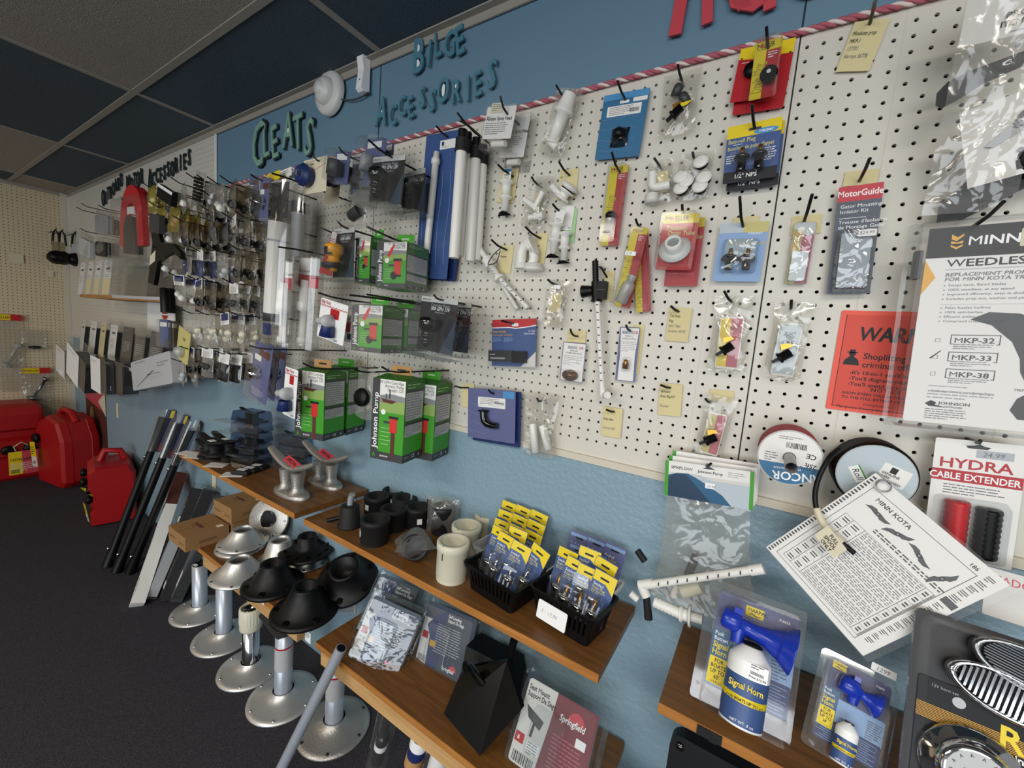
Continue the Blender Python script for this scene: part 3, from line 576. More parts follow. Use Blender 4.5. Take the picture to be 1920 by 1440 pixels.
# ------------------------------------------------------------------ signal horns and the things on the right-hand shelf
def marpac(m, x, z, s):
    m.rect(x, x+1.05*s, z, z+.62*s, -.012, 'yellow'); m.text('MARPAC', x+.1*s, z+.3*s, .22*s, 'ink', -.018, bold=1, sq=.98)
    for k in range(2): m.flat([(x+.12*s, z+.12*s-k*.06*s), (x+.4*s, z+.2*s-k*.06*s), (x+.65*s, z+.09*s-k*.06*s), (x+.95*s, z+.16*s-k*.06*s), (x+.65*s, z+.13*s-k*.06*s), (x+.4*s, z+.24*s-k*.06*s)][::-1], -.018, 'ink')
def horn_pack(label, fr, big):
    k = fr.w/6.0; X, H = fr.X, fr.H
    t = thing('signal_horn_pack', label, 'horn', fr.loc, fr.rot)
    m = MB(); cx0, cx1, cz0, cz1 = -X+.75*k, X-.35*k, -H+(1.2 if big else 1.1)*k, H-.55*k
    m.prism(rr(cx0, cx1, cz0, cz1, .35*k), 0, .04, 'purple'); m.prism(rr(cx0, cx1, cz0, (cz0+cz1)/2+.4*k, .1), -.008, 0, 'sky'); m.prism(rr(cx0, cx1, cz0, cz0+2.0*k, .1), -.012, -.008, 'navy')
    for q in range(9): m.rect(cx0+.1+.2*(q % 3), cx1-.2-.3*(q % 2), cz0+.2*k+q*.19*k, cz0+.24*k+q*.19*k, -.016, 'sky')
    zl = H-3.2*k; m.rect(cx0, cx0+1.35*k, zl-3.6*k, zl, -.016, 'seablue')
    for i, (tx, h) in enumerate((('Push', .26), ('Button', .26), ('Signal', .36), ('Horn', .36))): m.text(tx, cx0+.14*k, zl-(.38, .72, 1.18, 1.64)[i]*k, h*k, 'ltwhite' if i < 2 else 'yellow', -.022, bold=1 if i > 1 else 0, sq=.85)
    m.prism(rr(cx0+.08*k, cx0+1.3*k, zl-3.5*k, zl-1.8*k, .08), -.022, -.016, 'yellow')
    for i, tx in enumerate(('FOR', 'BOATS', 'UP TO', "65'" if big else "38'")): m.text(tx, cx0+.69*k, zl-(2.15+.34*i)*k, .25*k, 'ink', -.028, 'c', bold=1, sq=.85)
    m.text('(19.8 m)' if big else '(11.6 m)', cx0+.69*k, zl-3.42*k, .14*k, 'ink', -.028, 'c')
    marpac(m, -.5*k if big else cx0+.35*k, cz1-(1.05 if big else .8)*k, 1.05*k); m.text('7-0655' if big else '7-0653', X-1.5*k, cz1-.65*k, .16*k, 'ltwhite', -.018, bold=1)
    m.lines(X-1.6*k, cz0+3.6*k, 1.1*k, 8, .2*k, 'slate', -.018, seed=2)
    part('printed_card', m, t)
    # can
    ch = 4.6*k if big else 3.4*k; cr = 1.25*k if big else .85*k; px = .15*k if big else -.05*k; pz = -H+.25*k
    m = MB(); m.at(px, -cr-.08, pz)
    m.lathe([(0, 0), (cr, 0), (cr, .12*k)], 'ltwhite', 28); m.lathe([(cr, .12*k), (cr, ch*.3)], 'blue', 28, smooth=True); m.lathe([(cr, ch*.3), (cr, ch*.38)], 'yellow', 28); m.lathe([(cr, ch*.38), (cr, ch*.62)], 'blue', 28)
    m.lathe([(cr, ch*.62), (cr, ch*.8), (cr*.97, ch*.84), (cr*.55, ch*.97), (cr*.42, ch)], 'ltwhite', 28); m.lathe([(cr*.48, ch), (cr*.48, ch+.14*k), (cr*.4, ch+.18*k), (0, ch+.14*k)], 'black' if big else 'steel', 20)
    gc = None
    if big:
        m.box(-.1*k, 1.0*k, -cr*1.02, -cr*.72, ch*.64, ch*.83, 'ltwhite'); m.barcode(.05*k, ch*.7, .75*k, .18*k, -cr*1.03); m.text('Price $15.99', .0, ch*.655, .13*k, 'ink', -cr*1.03, bold=1); m.lines(.05*k, ch*.82, .8*k, 2, .14*k, 'ink', -cr*1.03)
    m.text('Signal Horn', -.05*k, ch*.47, .36*k*(1 if big else .75), 'yellow', -cr*1.02, 'c', bold=1, sq=.8); m.text("FOR BOATS UP TO 65'" if big else "FOR BOATS UP TO 38'", 0, ch*.315, .17*k*(1 if big else .7), 'ink', -cr*1.02, 'c', bold=1, sq=.85); m.text('NET WT. 8 oz', 0, ch*.06, .15*k, 'ltwhite', -cr*1.01, 'c')
    part('gas_can', m, t)
    m = MB()
    if big:
        zz = H-2.2*k; m.at(-1.35*k, -.95*k, zz, ry=10)
        m.at(-1.15*k, -.95*k, zz, ry=97); m.lathe([(0, -.75*k), (.6*k, -.7*k), (.72*k, -.5*k), (.72*k, .35*k), (.6*k, .45*k), (.5*k, .5*k), (.5*k, 1.1*k), (.62*k, 2.0*k), (.95*k, 2.8*k), (1.45*k, 3.5*k), (1.5*k, 3.58*k), (1.35*k, 3.5*k), (.3*k, 1.6*k), (0, 1.5*k)], 'hornblue', 28)
        m.at(-.9*k, -.95*k, zz); m.box(-.3*k, .25*k, -.4*k, .4*k, .5*k, .95*k, 'hornblue'); m.at(-.75*k, -.95*k, zz-.9*k); m.lathe([(.5*k, .6*k), (.42*k, 0), (.42*k, -.35*k)], 'hornblue', 18, cap1=True)
    else:
        zz = H-2.35*k; m.at(-.3*k, -.8*k, zz, ry=100); m.lathe([(0, -.95*k), (.75*k, -.9*k), (.85*k, -.6*k), (.85*k, .3*k), (.5*k, .55*k), (.4*k, .9*k), (.75*k, 1.55*k), (1.15*k, 2.0*k), (1.15*k, 2.1*k), (.3*k, 1.2*k), (0, 1.2*k)], 'hornblue', 28)
        m.at(-.1*k, -.8*k, zz); m.box(-.25*k, .25*k, -.3*k, .3*k, .6*k, 1.15*k, 'hornblue'); m.lathe([(.5*k, -.5*k), (.4*k, -1.3*k)], 'hornblue', 16, cap1=True)
    part('horn', m, t)
    m = MB(); m.loft([[(p, y, q) for p, q in rr(-X, X, -H, H, .3)] for y in (.12, .05)], 'clearbox', False, False, False); m.prism(rr(-X, X, -H, H, .3), -.02, .0, 'clear')
    m.blister(cx0-.15, cx1+.15, -H+.2*k, cz1+.1, 1.9*k if not big else 2.5*k, 'clear', .1, .4, -.05, False)
    for q in ((-X+.6*k, H-.5*k), (X-.5*k, H-.6*k), (-X+.4*k, -H+1.0*k), (X-.4*k, -H+1.2*k)): m.at(q[0], -.06, q[1], rx=90); m.lathe([(0, .1), (.1*k, .06), (.14*k, 0)], 'clearbox', 10)
    m.at(); part('clear_clamshell', m, t)
    return t
hp = FR((1335, 1084), (1517, 1148), (1290, 1303), (5, 5, 8.4)); horn_pack('large blue signal horn and white gas can in a clear pack on the shelf', hp, True)
horn_pack("smaller signal horn pack with 1299 price sticker, beside the large one", FR((1547, 1217), (1692, 1282), (1493, 1388), (6.4, 6.4, 9.3)), False)
_t = [o for o in bpy.data.objects if o.name.startswith('signal_horn_pack') and o.parent is None][-1]
m = MB(); m.prism(rr(.55, 1.75, 2.9, 3.35, .06), -.06, -.05, 'ltwhite'); m.text('1299', .75, 3.0, .24, 'inkgrey', -.07, shear=.2); part('price_sticker', m, _t)
# twin electric horn set at the corner
fr = FR((1728, 1268), (1990, 1360), (1700, 1440), (8.6, 8.6, 10.2)); X, H = fr.X, fr.H
t = thing('electric_horn_pack', 'black and chrome twin electric horn pack in the bottom right corner', 'horn', fr.loc, fr.rot)
m = MB(); m.prism(rr(-X, X, -H-1.5, H, .15), 0, .06, 'black')
for i in range(10): m.rect(-X, X, H-1.35-i*.075, H-1.32-i*.075, -.012, 'gold')
m.text('RETRO', .55, H-1.95, 1.05, 'yellow', -.02, bold=1); m.text('Twin Electric Horns', .55, H-2.35, .32, 'ltwhite', -.02, bold=1); m.disc(.26, -.02, 'lgrey', -X+1.6, H-.7, 16); m.text('12V horn set', -X+.5, H-.38, .14, 'inklight', -.02); part('printed_card', m, t)
m = MB(); m.at(-.3, -.3, H-3.6, rx=90); m.lathe([(0, .55), (.5, .55), (.55, .7), (1.3, .75), (1.45, .6), (1.55, .1), (1.95, .05), (2.05, -.1), (2.0, -.3)], 'chrome', 40); m.at(-.3, -.87, H-3.6); m.disc(1.2, -.2, 'lgrey', 0, 0, 30); m.text('US', -.1, -.3, .6, 'ink', -.22, 'c', bold=1)
for a in range(-60, 240, 24): m.text('A', .95*cos(RAD(a)), .95*sin(RAD(a)), .14, 'ink', -.22, 'c', rot=a-90)
m.at(); part('round_horn', m, t)
m = MB(); o = [(2.0*cos(RAD(a)), .95*sin(RAD(a))) for a in range(0, 360, 12)]
for cx, cz, mat in ((.5, H+.6, 'chrome'), (1.3, H+2.1, 'silverprint')):
    m.at(cx, -.6, cz, ry=12); m.loft([[(p*1.08, .3, q*1.1) for p, q in o], [(p*1.08, -.2, q*1.1) for p, q in o], [(p*.98, -.3, q*.96) for p, q in o], [(p*.9, -.1, q*.85) for p, q in o]], 'chrome' if mat == 'chrome' else 'steel', True, False, False)
    for i in range(17 if mat == 'chrome' else 12):
        u = -1.7+i*.21; zz = .82*(1-(u/1.95)**2)**.5
        if mat == 'chrome': m.box(u, u+.1, -.28, .1, -zz, zz, 'chrome')
        else: z0 = -.75+i*.13; xx = 1.75*(1-min(abs(z0)/.9, .95)**2)**.5; m.box(-xx, xx, -.28, .1, z0, z0+.06, 'chrome')
    m.flat([(p*.95, q*.92) for p, q in o], .05, 'black')
m.at(); part('horn_grille', m, t)
m = MB(); m.loft([[(p, y, q) for p, q in rr(-X-.4, X, -H-1.6, H+3.4, .3)] for y in (.2, -.1)], 'clear', False, False, False); m.prism(rr(-X-.4, X, -H-1.6, H+3.4, .3), .1, .12, 'dark'); m.blister(-X-.2, X, -H-1.5, H+3.2, 1.2, 'laminatefilm', .2, .5, .05, False); part('clear_clamshell', m, t)
fr = FR((1850, 1062), (1990, 1100), (1840, 1150), (4, 4, 5)); m = MB(); m.prism(rr(-fr.X, fr.X, -fr.H, fr.H, .1), 0, .05, 'paper2'); m.text('SEADOG LINE', -fr.X*.9, fr.H-.75, .42, 'redletter', -.012, sq=.9)
solo('backing_card', m, 'pale card with orange LINE lettering behind the laminated sheet', 'card', fr.loc, fr.rot)
# under the shelf
m = MB(); m.at(0, 0, 0); m.prism(rr(-5.5, 5.5, -7, 0, .9), -.6, .6, 'blackplastic')
for q in ((-4.8, -.7), (4.6, -.8)): m.at(q[0], -.7, q[1], rx=90); m.lathe([(0, .1), (.25, .08), (.3, 0)], 'gloss', 12)
p = W(1262, 1362, 7.5); solo('boat_seat_shell', m, 'black plastic seat shell with rounded corners under the right-hand shelf', 'seat', (p.x+5.5, -7.5, min(p.z, SZ5-1.4)), (-8, 0, 0))
m = MB(); m.box(-.75, .75, -.05, 0, -.32, .32, 'ink'); m.box(.05, .5, -.07, -.05, -.42, -.1, 'ink'); p = W(1330, 1375, 10.5); solo('black_clip', m, 'small black clip stuck on the front edge of the horn shelf', 'clip', (p.x, -10.5, SZ5-.35), (0, 0, 0))
# --- bagged fittings under the wave header card
fr = FR((1250, 868), (1418, 880), (1243, 932), 2.6); X, H = fr.X, fr.H
for k in (2, 1):
    m = MB(); m.prism(rr(-X, X, -H, H, .05), 0, .03, 'paper'); m.rect(-X, -X+.3, -H, H, -.01, 'green'); o = solo('header_card', m, ('white and green header card directly behind the wave card', 'rearmost white and green header card above the blue wall')[k-1], 'card', (fr.loc[0]+.12*k, fr.loc[1]+.6*k, fr.loc[2]+.28*k), (fr.rot[0], fr.rot[1]+1.2*k, fr.rot[2]), 'stacked header cards')
t = thing('bagged_fitting', 'clear bag of white slotted pipe under a card showing a blue wave', 'bag', fr.loc, fr.rot)
m = MB(); m.prism(rr(-X, X, -H, H, .04), 0, .04, 'paper'); m.rect(-X, -X+.3, -H, H, -.012, 'green'); m.rect(X-.28, X, -H, H, -.012, 'green')
z1 = H-.95; m.rect(-X+.3, X-.28, -H, z1, -.012, 'foam'); m.rect(-X+.3, X-.28, z1-.25, z1, -.016, 'paper2')
m.flat([(-X+.3, -H), (X*.55, -H), (X*.35, -H*.5), (0, -H*.05), (-X*.25, H*.25), (-X*.45, H*.42), (-X*.7, H*.38), (-X+.3, H*.2)], -.02, 'seablue'); m.flat([(-X+.3, -H), (X*.1, -H), (-X*.2, -H*.3), (-X*.35, H*.05), (-X*.5, H*.35), (-X*.75, H*.3), (-X+.3, H*.1)], -.026, 'seadark')
m.flat([(-X*.45, H*.42), (-X*.2, H*.3), (X*.1, 0), (X*.4, -H*.45), (X*.5, -H*.45), (X*.2, H*.12), (-X*.15, H*.42)], -.024, 'foam')
m.text('SPXFLOW', -X+.5, H-.62, .24, 'charcoal', -.02, bold=1, sq=1.1); m.text('Johnson Pump', -X+2.6, H-.66, .22, 'charcoal', -.02, bold=1); m.lines(X-1.8, H-.3, 1.3, 3, .16, 'inklight', -.02)
m.flat([(-.35, H-.28), (.6, H-.28), (.12, H-.06)], -.024, 'charcoal'); m.prism(rr(-.12, .6, -.35, .1, .06), -.03, -.02, 'ltwhite'); m.text('23.98', -.02, -.25, .2, 'inkgrey', -.036, shear=.2); part('header_card', m, t)
m = MB(); m.at(0, 0, -H); m.bag(fr.w*1.3, 9.2, 1.9, 'baggie', 11, 12, 16, .5, .3); part('clear_bag', m, t)
inv = Matrix.LocRotScale(Vector(fr.loc), Euler([RAD(a) for a in fr.rot]), None).inverted()
m = MB(); L = lambda x, y, d: inv @ W(x, y, d)
a, b = L(1203, 1098, 3.4), L(1432, 1066, 3.6); m.tube([a, b], .34, 'pvc', 14); n = 12
for k in range(2, n): q = a.lerp(b, k/n); m.box(q.x-.04, q.x+.04, q.y-.4, q.y-.3, q.z-.05, q.z+.2, 'ink')
m.tube([L(1406, 1070, 3.6), b], .4, 'pvc', 14); m.tube([a, L(1212, 1118, 3.4)], .42, 'pvc', 14); m.tube([L(1225, 1094, 3.4), a-Vector((.2, 0, 0))], .42, 'pvc', 12); part('slotted_pipe', m, t)
for pts, rad in (((L(1212, 1118, 3.4), L(1216, 1160, 3.4)), [.3, .36]), ((L(1195, 1032, 3), L(1209, 1052, 3)), .3), ((L(1290, 1078, 2), L(1306, 1040, 2)), .35)): m = MB(); m.tube(pts, rad, 'blackmatte', 12); part('hose_end', m, t, 'black rubber hose end')
m = MB(); a, b = L(1226, 1128, 2.8), L(1275, 1150, 2.8); m.tube([a.lerp(b, i/14) for i in range(15)], [.42+.07*(i % 2) for i in range(15)], 'pvc', 16); c = L(1303, 1158, 2.8); m.tube([b, b.lerp(c, .2), b.lerp(c, .21), b.lerp(c, .6), b.lerp(c, .61), b.lerp(c, .75)], [.65, .65, .5, .5, .85, .85], 'pvc', 18); m.tube([b.lerp(c, .7), b.lerp(c, 1.5)], .4, 'pvc2', 14)
m.tube([L(1262, 1118, 2.2), L(1268, 1095, 2.2)], .3, 'pvc2', 12); m.tube([L(1280, 1108, 2.2), L(1315, 1098, 2.2)], .62, 'ivory', 16); part('threaded_fitting', m, t)
m = MB(); m.tube([L(1182, 1112, 2.5), L(1196, 1124, 2.5)], .34, 'pvc', 12); part('white_cap', m, t)
hook((1325, 874), 2.6, (1333, 869), 3.3, 'card with the blue wave')
# ------------------------------------------------------------------ the middle of the pegboard
note('yellowed tag with propeller notes below the rope, near the top corner', (1600, 38), (1663, 38), (1572, 132), .3, ('Minnkota prop', 'MKP-1', '137701', 'Harrays 56778'))
hook((1631, 44), .35, (1641, 2), 3.2, 'yellowed propeller tag')
# lower-unit mounting kit
fr = FR((1575, 352), (1660, 340), (1548, 552), (1.0, 1.0, .8)); 
def draw(m, X, H):
    m.rect(-X, X, H-1.05, H, -.012, 'redletter'); m.text('MotorGuide', 0, H-.72, .42, 'ltwhite', -.02, 'c', bold=1, sq=.82); m.rect(-X, X, -H, H-1.05, -.012, 'slate')
    for i, tx in enumerate(('Gator Mounting', 'Isolator Kit', '', "Trousse d'Isolation", 'de Montage Gator')): m.text(tx, -X+.2, H-1.5-i*.36, .24, 'ltwhite', -.02) if tx else m.rect(-X+.2, X*.4, H-1.5-i*.36, H-1.47-i*.36, -.02, 'ltwhite')
t = pack('isolator_kit_pack', 'grey and red carded kit in a shiny clear tray, left of the large propeller pack', 'pack', fr, 'slate', draw, outer=.22)
m = MB(); X, H = fr.X, fr.H; m.blister(-X+.15, X-.1, -H+.05, H-3.0, 1.0, 'shiny', .18, .2, -.03); part('shiny_tray', m, t)
m = MB(); m.box(-X+.4, X-.35, -.75, -.2, -H+.4, H-3.4, 'silverprint'); m.prism(rr(.05, X-.2, H-3.75, H-3.3, .05), -1.06, -1.04, 'paper'); m.text('$24.99', .12, H-3.6, .2, 'inkgrey', -1.07); part('metal_plate', m, t)
hook((1616, 330), 1.2, (1631, 297), 3.0, 'grey and red kit pack')
note('blank cream tag tucked behind the grey and red kit pack', (1585, 322), (1650, 316), (1580, 350), .2, ('',))
# white plug pack
fr = FR((1490, 418), (1531, 416), (1472, 532), (.7, .7, .5)); X, H = fr.X, fr.H
def draw(m, X, H): m.rect(-X, -X*.1, -H, H*.8, -.012, 'yellowbag'); m.rect(-X*.1, X, -H, H*.6, -.012, 'pink'); m.text('Bung', -X*.35, H*.1, .5, 'gold', -.02, rot=90, bold=1)
t = pack('drain_bung_pack', 'narrow clear pack with rounded top and pale pink card, hung beside the grey kit', 'pack', fr, 'paper', draw, dep=.6, outer=.28, mat='shiny'); 
m = MB(); m.box(-X*.75, X*.75, -.4, -.1, -H*.9, H*.05, 'ltwhite'); part('plug', m, t)
note('plain cream tag behind the pale pink narrow pack', (1484, 405), (1541, 402), (1483, 440), .15, ('',)); hook((1508, 414), .75, (1523, 364), 2.8, 'pale pink narrow pack')
# blue carded pair of plugs
def plugs(m_t, X, H, z, s, gap):
    for sg in (-1, 1):
        m = MB(); m.at(sg*gap, -.45, z); m.lathe([(0, .95*s), (.16*s, .95*s), (.16*s, .5*s)], 'brass', 14); m.lathe([(.16*s, .5*s), (.42*s, .45*s), (.55*s, .3*s), (.55*s, .15*s), (.33*s, .1*s), (.3*s, -.75*s), (.24*s, -.85*s), (0, -.85*s)], 'gloss', 18); part('rubber_plug', m, m_t)
def mp_draw(base2):
    def draw(m, X, H):
        m.rect(-X, X, H-.95, H, -.01, 'yellow'); m.flat([(-X, H-.95), (X*.2, H-.95), (X, H-1.35), (X, H-.95), (X, -H), (-X, -H)][0:1]+[(-X, -H), (X, -H), (X, H-1.3), (X*.3, H-.95)], -.014, base2); o = [(X*.45+X*.45*cos(RAD(a)), H-.75+.22*sin(RAD(a))) for a in range(0, 360, 20)]
        m.flat(o, -.02, 'ltblue'); m.text('marpac', X*.45, H-.82, .22, 'ltwhite', -.026, 'c', bold=1, shear=.15); m.prism(rr(-.35, .5, H-.6, H-.4, .08), -.024, -.016, 'charcoal')
        m.text('Baitwell Plug', -X+.12, H-1.35, .3, 'yellowbag', -.022, bold=1, sq=.85); m.lines(-X+.5, H-1.45, 1.2, 1, .1, 'ltwhite', -.022); m.text("Bouchon de puits d'app\u00e2t".replace('\u00e2', 'a'), -X+.12, H-1.85, .28, 'yellowbag', -.022, bold=1, sq=.76); m.lines(-X+.1, H-2.25, .7, 4, .17, 'ltwhite', -.022); m.lines(X-.95, H-2.05, .8, 6, .17, 'ltwhite', -.022)
        m.rect(-X, X, -H, -H+.85, -.018, 'ink'); m.text('1/2" NPS', -X+.75, -H+.3, .3, 'ltwhite', -.024, bold=1)
    return draw
fr = FR((1367, 240), (1470, 216), (1353, 347), (1.4, 1.4, 1.4)); fq = FR((1374, 246), (1474, 224), (1360, 360), .8)
pack('baitwell_plug_card', 'blue card with black foot partly hidden behind the twin plug card', 'card', fq, 'blue', mp_draw('blue'), group='baitwell plug cards')
t = pack('baitwell_plug_card', 'blue and yellow card of two black baitwell plugs, under the red drain cards', 'card', fr, 'blue', mp_draw('blue'), dep=1.1, outer=.02, mat='clear', win=(-1.5, 1.45, -fr.H+.9, -.1), group='baitwell plug cards'); plugs(t, fr.X, fr.H, -.75, 1.0, .6)
hook((1415, 240), 1.5, (1410, 196), 2.9, 'blue twin plug card')
fr = FR((1350, 418), (1441, 416), (1337, 526), (.7, .7, .7))
def draw(m, X, H):
    m.rect(0, X, H-.8, H, -.01, 'yellowbag'); m.rect(-X, 0, H-.8, H, -.01, 'foam'); m.flat([(-X*.6, H*.45), (X*.5, H*.45), (X*.62, H*.1), (X*.55, -H*.3), (-X*.55, -H*.3), (-X*.65, H*.1)][::-1], -.01, 'foam'); m.text('marpac', X*.5, H-.95, .24, 'ltwhite', -.02, 'c', shear=.15); m.text("bouchon de puits d'appat", -X*.55, H*.25, .24, 'yellowbag', -.02, bold=1, sq=.75); m.lines(-X*.5, -H*.75, .9, 1, .2, 'foam', -.02)
t = pack('baitwell_plug_card', 'shiny blue card of two brass-topped plugs, below the blue and yellow plug card', 'card', fr, 'sky', draw, dep=.9, outer=.0, mat='shiny', win=(-1.3, 1.3, -fr.H*.72, fr.H*.42)); plugs(t, fr.X, fr.H, -.7, .95, .62)
m = MB(); m.prism(rr(-1.2, 1.2, -.85, -.5, .15), -.7, -.2, 'gloss'); part('plug_band', m, t)
note('cream tag peeping out above the shiny blue plug card', (1375, 408), (1424, 405), (1374, 425), .2, ('',)); hook((1393, 424), .8, (1387, 368), 2.6, 'shiny blue plug card')
# red drain cards at the top
def red_draw(m, X, H): m.flat([(-X, H-.8), (-X, H), (X, H), (X, H-1.0)][::-1][::-1], -.012, 'yellow'); m.lines(-X*.7, H*.45, X*1.3, 1, .12, 'ltwhite', -.016); m.disc(.07, -.014, 'ink', -X+.2, H-.75, 10); m.disc(.07, -.014, 'ink', X-.2, H-.95, 10)
f1 = FR((1392, 92), (1490, 72), (1375, 215), .5); t = pack('drain_plug_card', 'widest red drain card hanging behind the others, below the rope', 'card', f1, 'redcard', red_draw, r=.15, group='red drain plug cards')
f2 = FR((1390, 92), (1440, 82), (1368, 193), 1.0); t = pack('drain_plug_card', 'red card with a black disc, tilted out to the left of the drain card stack', 'card', f2, 'redcard', red_draw, r=.1, group='red drain plug cards')
m = MB(); m.at(.2, -.3, .1, rx=90); m.lathe([(0, .25), (.5, .25), (.55, 0)], 'black', 18); part('black_disc', m, t)
def narrow(label, fr, title, dep=.8, extra=None, cat='pack', out=.16, textz=None, grp='yellow and red drain packs'):
    X, H = fr.X, fr.H
    def draw(m, X, H):
        h = 2*X*.38; moeller_logo(m, -X, X, H-h, H); m.rect(-X, -X*.1, -H, H-h, -.012, 'yellow'); m.rect(-X*.1, X, -H+.3, H-h, -.012, 'redcard'); n = len(title)
        if X > H*.6: m.rect(-X, X, -H, H-h, -.014, 'red'); 
        m.text(title, -X*.16, -H+.42, .8*X, 'ink', -.03, rot=90, bold=1, sq=min(1, (2*H-h-.6)/(n*.8*X*.78))); m.text(title, -X*.17, -H+.43, .8*X, 'yellow', -.036, rot=90, bold=0, sq=min(1, (2*H-h-.6)/(n*.8*X*.78)))
        m.lines(X*.05, H-h-.15, X*.75, 3, .16, 'ltwhite', -.02)
    t = pack('drain_fitting_pack', label, cat, fr, 'redcard', draw, r=.1, dep=dep, outer=out, mat='clearbox', group=grp)
    if extra: extra(t, X, H)
    return t
def ex(t, X, H):
    m = MB(); m.at(X*.35, -.75, -H*.35, rx=90); m.lathe([(0, .25), (.2, .22), (.2, .05), (.75*.75, 0), (.75*.75, -.2)], 'black', 20); m.at(X*.35, -1.06, -H*.35); m.disc(.14, 0, 'lgrey', 0, 0, 12); part('black_plug', m, t)
narrow('narrow yellow and red drain pack in front of the red cards at the rope', FR((1415, 82), (1466, 70), (1406, 188), (2.2, 2.2, 2.0)), 'Drain Plug', 1.0, ex)
hook((1440, 88), 2.3, (1437, 50), 3.6, 'red drain cards near the rope')
def ex(t, X, H):
    m = MB(); m.at(-.05, -.5, -H*.6); m.lathe([(.42, .9), (.42, -.3), (.55, -.3), (.55, -.45), (0, -.45)], 'alu', 20); m.lathe([(.3, .9), (.5, 1.0), (.5, 1.3), (.3, 1.55), (0, 1.6)], 'black', 18); part('metal_plug', m, t)
narrow('long yellow and red fittings pack with an aluminium plug, below the blue perforated card', FR((1141, 312), (1175, 310), (1129, 460), (.6, .6, .5)), 'Drain Fittings', .9, ex); hook((1162, 322), .7, (1147, 285), 2.6, 'long drain fittings pack')
def ex(t, X, H):
    m = MB(); m.at(X*.2, -.5, -H*.62, ry=12); m.lathe([(.38, 1.6), (.36, 1.0), (.52, .85), (.56, .6), (.56, -.9), (.4, -1.0), (0, -1.0)], 'frost', 18); part('white_tube', m, t)
f2 = FR((1192, 438), (1220, 430), (1188, 588), .6); narrow('yellow and red drain tube pack hanging behind its twin, mostly hidden', f2, 'Drain Tube', .6)
t = narrow('tilted yellow and red drain tube pack with a white tube and price sticker', FR((1184, 425), (1214, 428), (1154, 574), (1.6, 1.6, 1.4)), 'Drain Tube', .9, ex); m = MB(); m.prism(rr(-.5, .45, .95, 1.3, .04), -1.0, -.98, 'ltwhite'); m.text('6.99', -.4, 1.03, .2, 'inkgrey', -1.01, shear=.2); part('price_sticker', m, t); hook((1198, 424), 1.8, (1192, 411), 2.8, 'drain tube packs')
def ex(t, X, H):
    m = MB(); m.at(-.05, -.3, -H*.28, rx=68); m.lathe([(0, 0), (1.25, 0), (1.28, .1), (.8, .2), (.66, .35), (.62, 1.15), (.5, 1.17), (.47, .3), (0, .25)], 'pvc', 32); m.lathe([(.49, .9), (0, .9)], 'grey', 20); part('white_flange', m, t)
def square(label, fr, ext=None, dep=1.3):
    X, H = fr.X, fr.H
    def draw(m, X, H): moeller_logo(m, -X, X, H-.75, H); m.rect(-X, X, -H, H-.75, -.014, 'red'); m.text('Transom', -.25, H-1.3, .38, 'yellowbag', -.02, 'c', bold=1, sq=.85, shear=.1); m.text('Drain Tube', .2, H-1.72, .38, 'yellowbag', -.02, 'c', bold=1, sq=.85, shear=.1)
    t = pack('drain_flange_pack', label, 'pack', fr, 'red', draw, dep=dep, outer=.22, group='transom drain tube packs')
    if ext: ext(t, X, H)
square('red transom drain tube pack directly behind the front one', FR((1258, 412), (1322, 408), (1246, 536), .7), None, .5)
square('red transom drain tube pack with a white flanged tube, in the middle of the pegboard', FR((1244, 402), (1312, 400), (1230, 505), (1.9, 1.9, 1.8)), ex); hook((1281, 398), 2.0, (1279, 384), 3.0, 'transom drain tube packs')
# notes
note('cream note about a tee drain plug, under the red drain tube packs', (1255, 576), (1298, 578), (1247, 638), .3, ('T-H Drain', 'Plug', 'NDC 756H', 'Donovan 145195')); hook((1272, 584), .4, (1258, 574), 1.4, 'tee drain plug note')
note('cream note about a garboard drain plug kit, low on the pegboard', (1237, 718), (1280, 721), (1233, 777), .3, ('Garboard', 'Drain Plug KIT', '', 'Donovan')); hook((1256, 727), .4, (1239, 722), 1.4, 'garboard drain plug note')
note('cream note reading drain valve, lowest on the pegboard', (1131, 762), (1168, 767), (1126, 816), .3, ('', 'Drain Valve', '', 'Donovan 1817')); hook((1151, 772), .4, (1137, 768), 1.4, 'drain valve note')
# bagged plugs
def bagged_plug(label, TL, TR, BL, d, seed, mat='baggie', card=None, blist=True):
    fr = FR(TL, TR, BL, d); X, H = fr.X, fr.H; t = thing('bagged_plug', label, 'bag', fr.loc, fr.rot)
    m = MB(); m.at(0, 0, H); m.bag(fr.w, fr.h, .8, mat, seed); part('zip_bag', m, t)
    if card:
        m = MB(); m.prism(rr(-X*.55, X*.6, -H*.95, H*.45, .15), -.06, .02, 'paper'); m.rect(-X*.5, 0, -H*.9, H*.4, -.07, card[0]); m.rect(0, X*.55, -H*.9, H*.4, -.07, card[1])
        if card[2]: m.text(card[2], 0, H*.1, .34, 'ink', -.1, 'c', shear=.2); m.text(card[3], -.05, -H*.12 if len(card) < 5 else -.1, .34, 'ink', -.1, 'c', shear=.2)
        part('card', m, t)
    m = MB(); m.at(0, -.5, -H*.4, ry=50); m.lathe([(0, .45), (.34, .42), (.34, -.3), (.42, -.34), (.42, -.48), (0, -.5)], 'black', 14); m.box(-.12, .12, -.12, .12, -1.0, -.48, 'black'); m.at(-.35, -.5, -H*.12-.4, ry=-30); m.flat([(0, -.1), (.8, -.1), (.7, .2), (.1, .35)], 0, 'brass'); part('plug', m, t)
    return t
bagged_plug('zip bag with black plug and yellow and pink card, below the shiny blue card', (1338, 553), (1414, 556), (1326, 690), 1.0, 3, card=('yellow', 'pink', '1 1/4', '')); hook((1371, 565), 1.1, (1358, 546), 2.2, 'zip bag with yellow and pink blister')
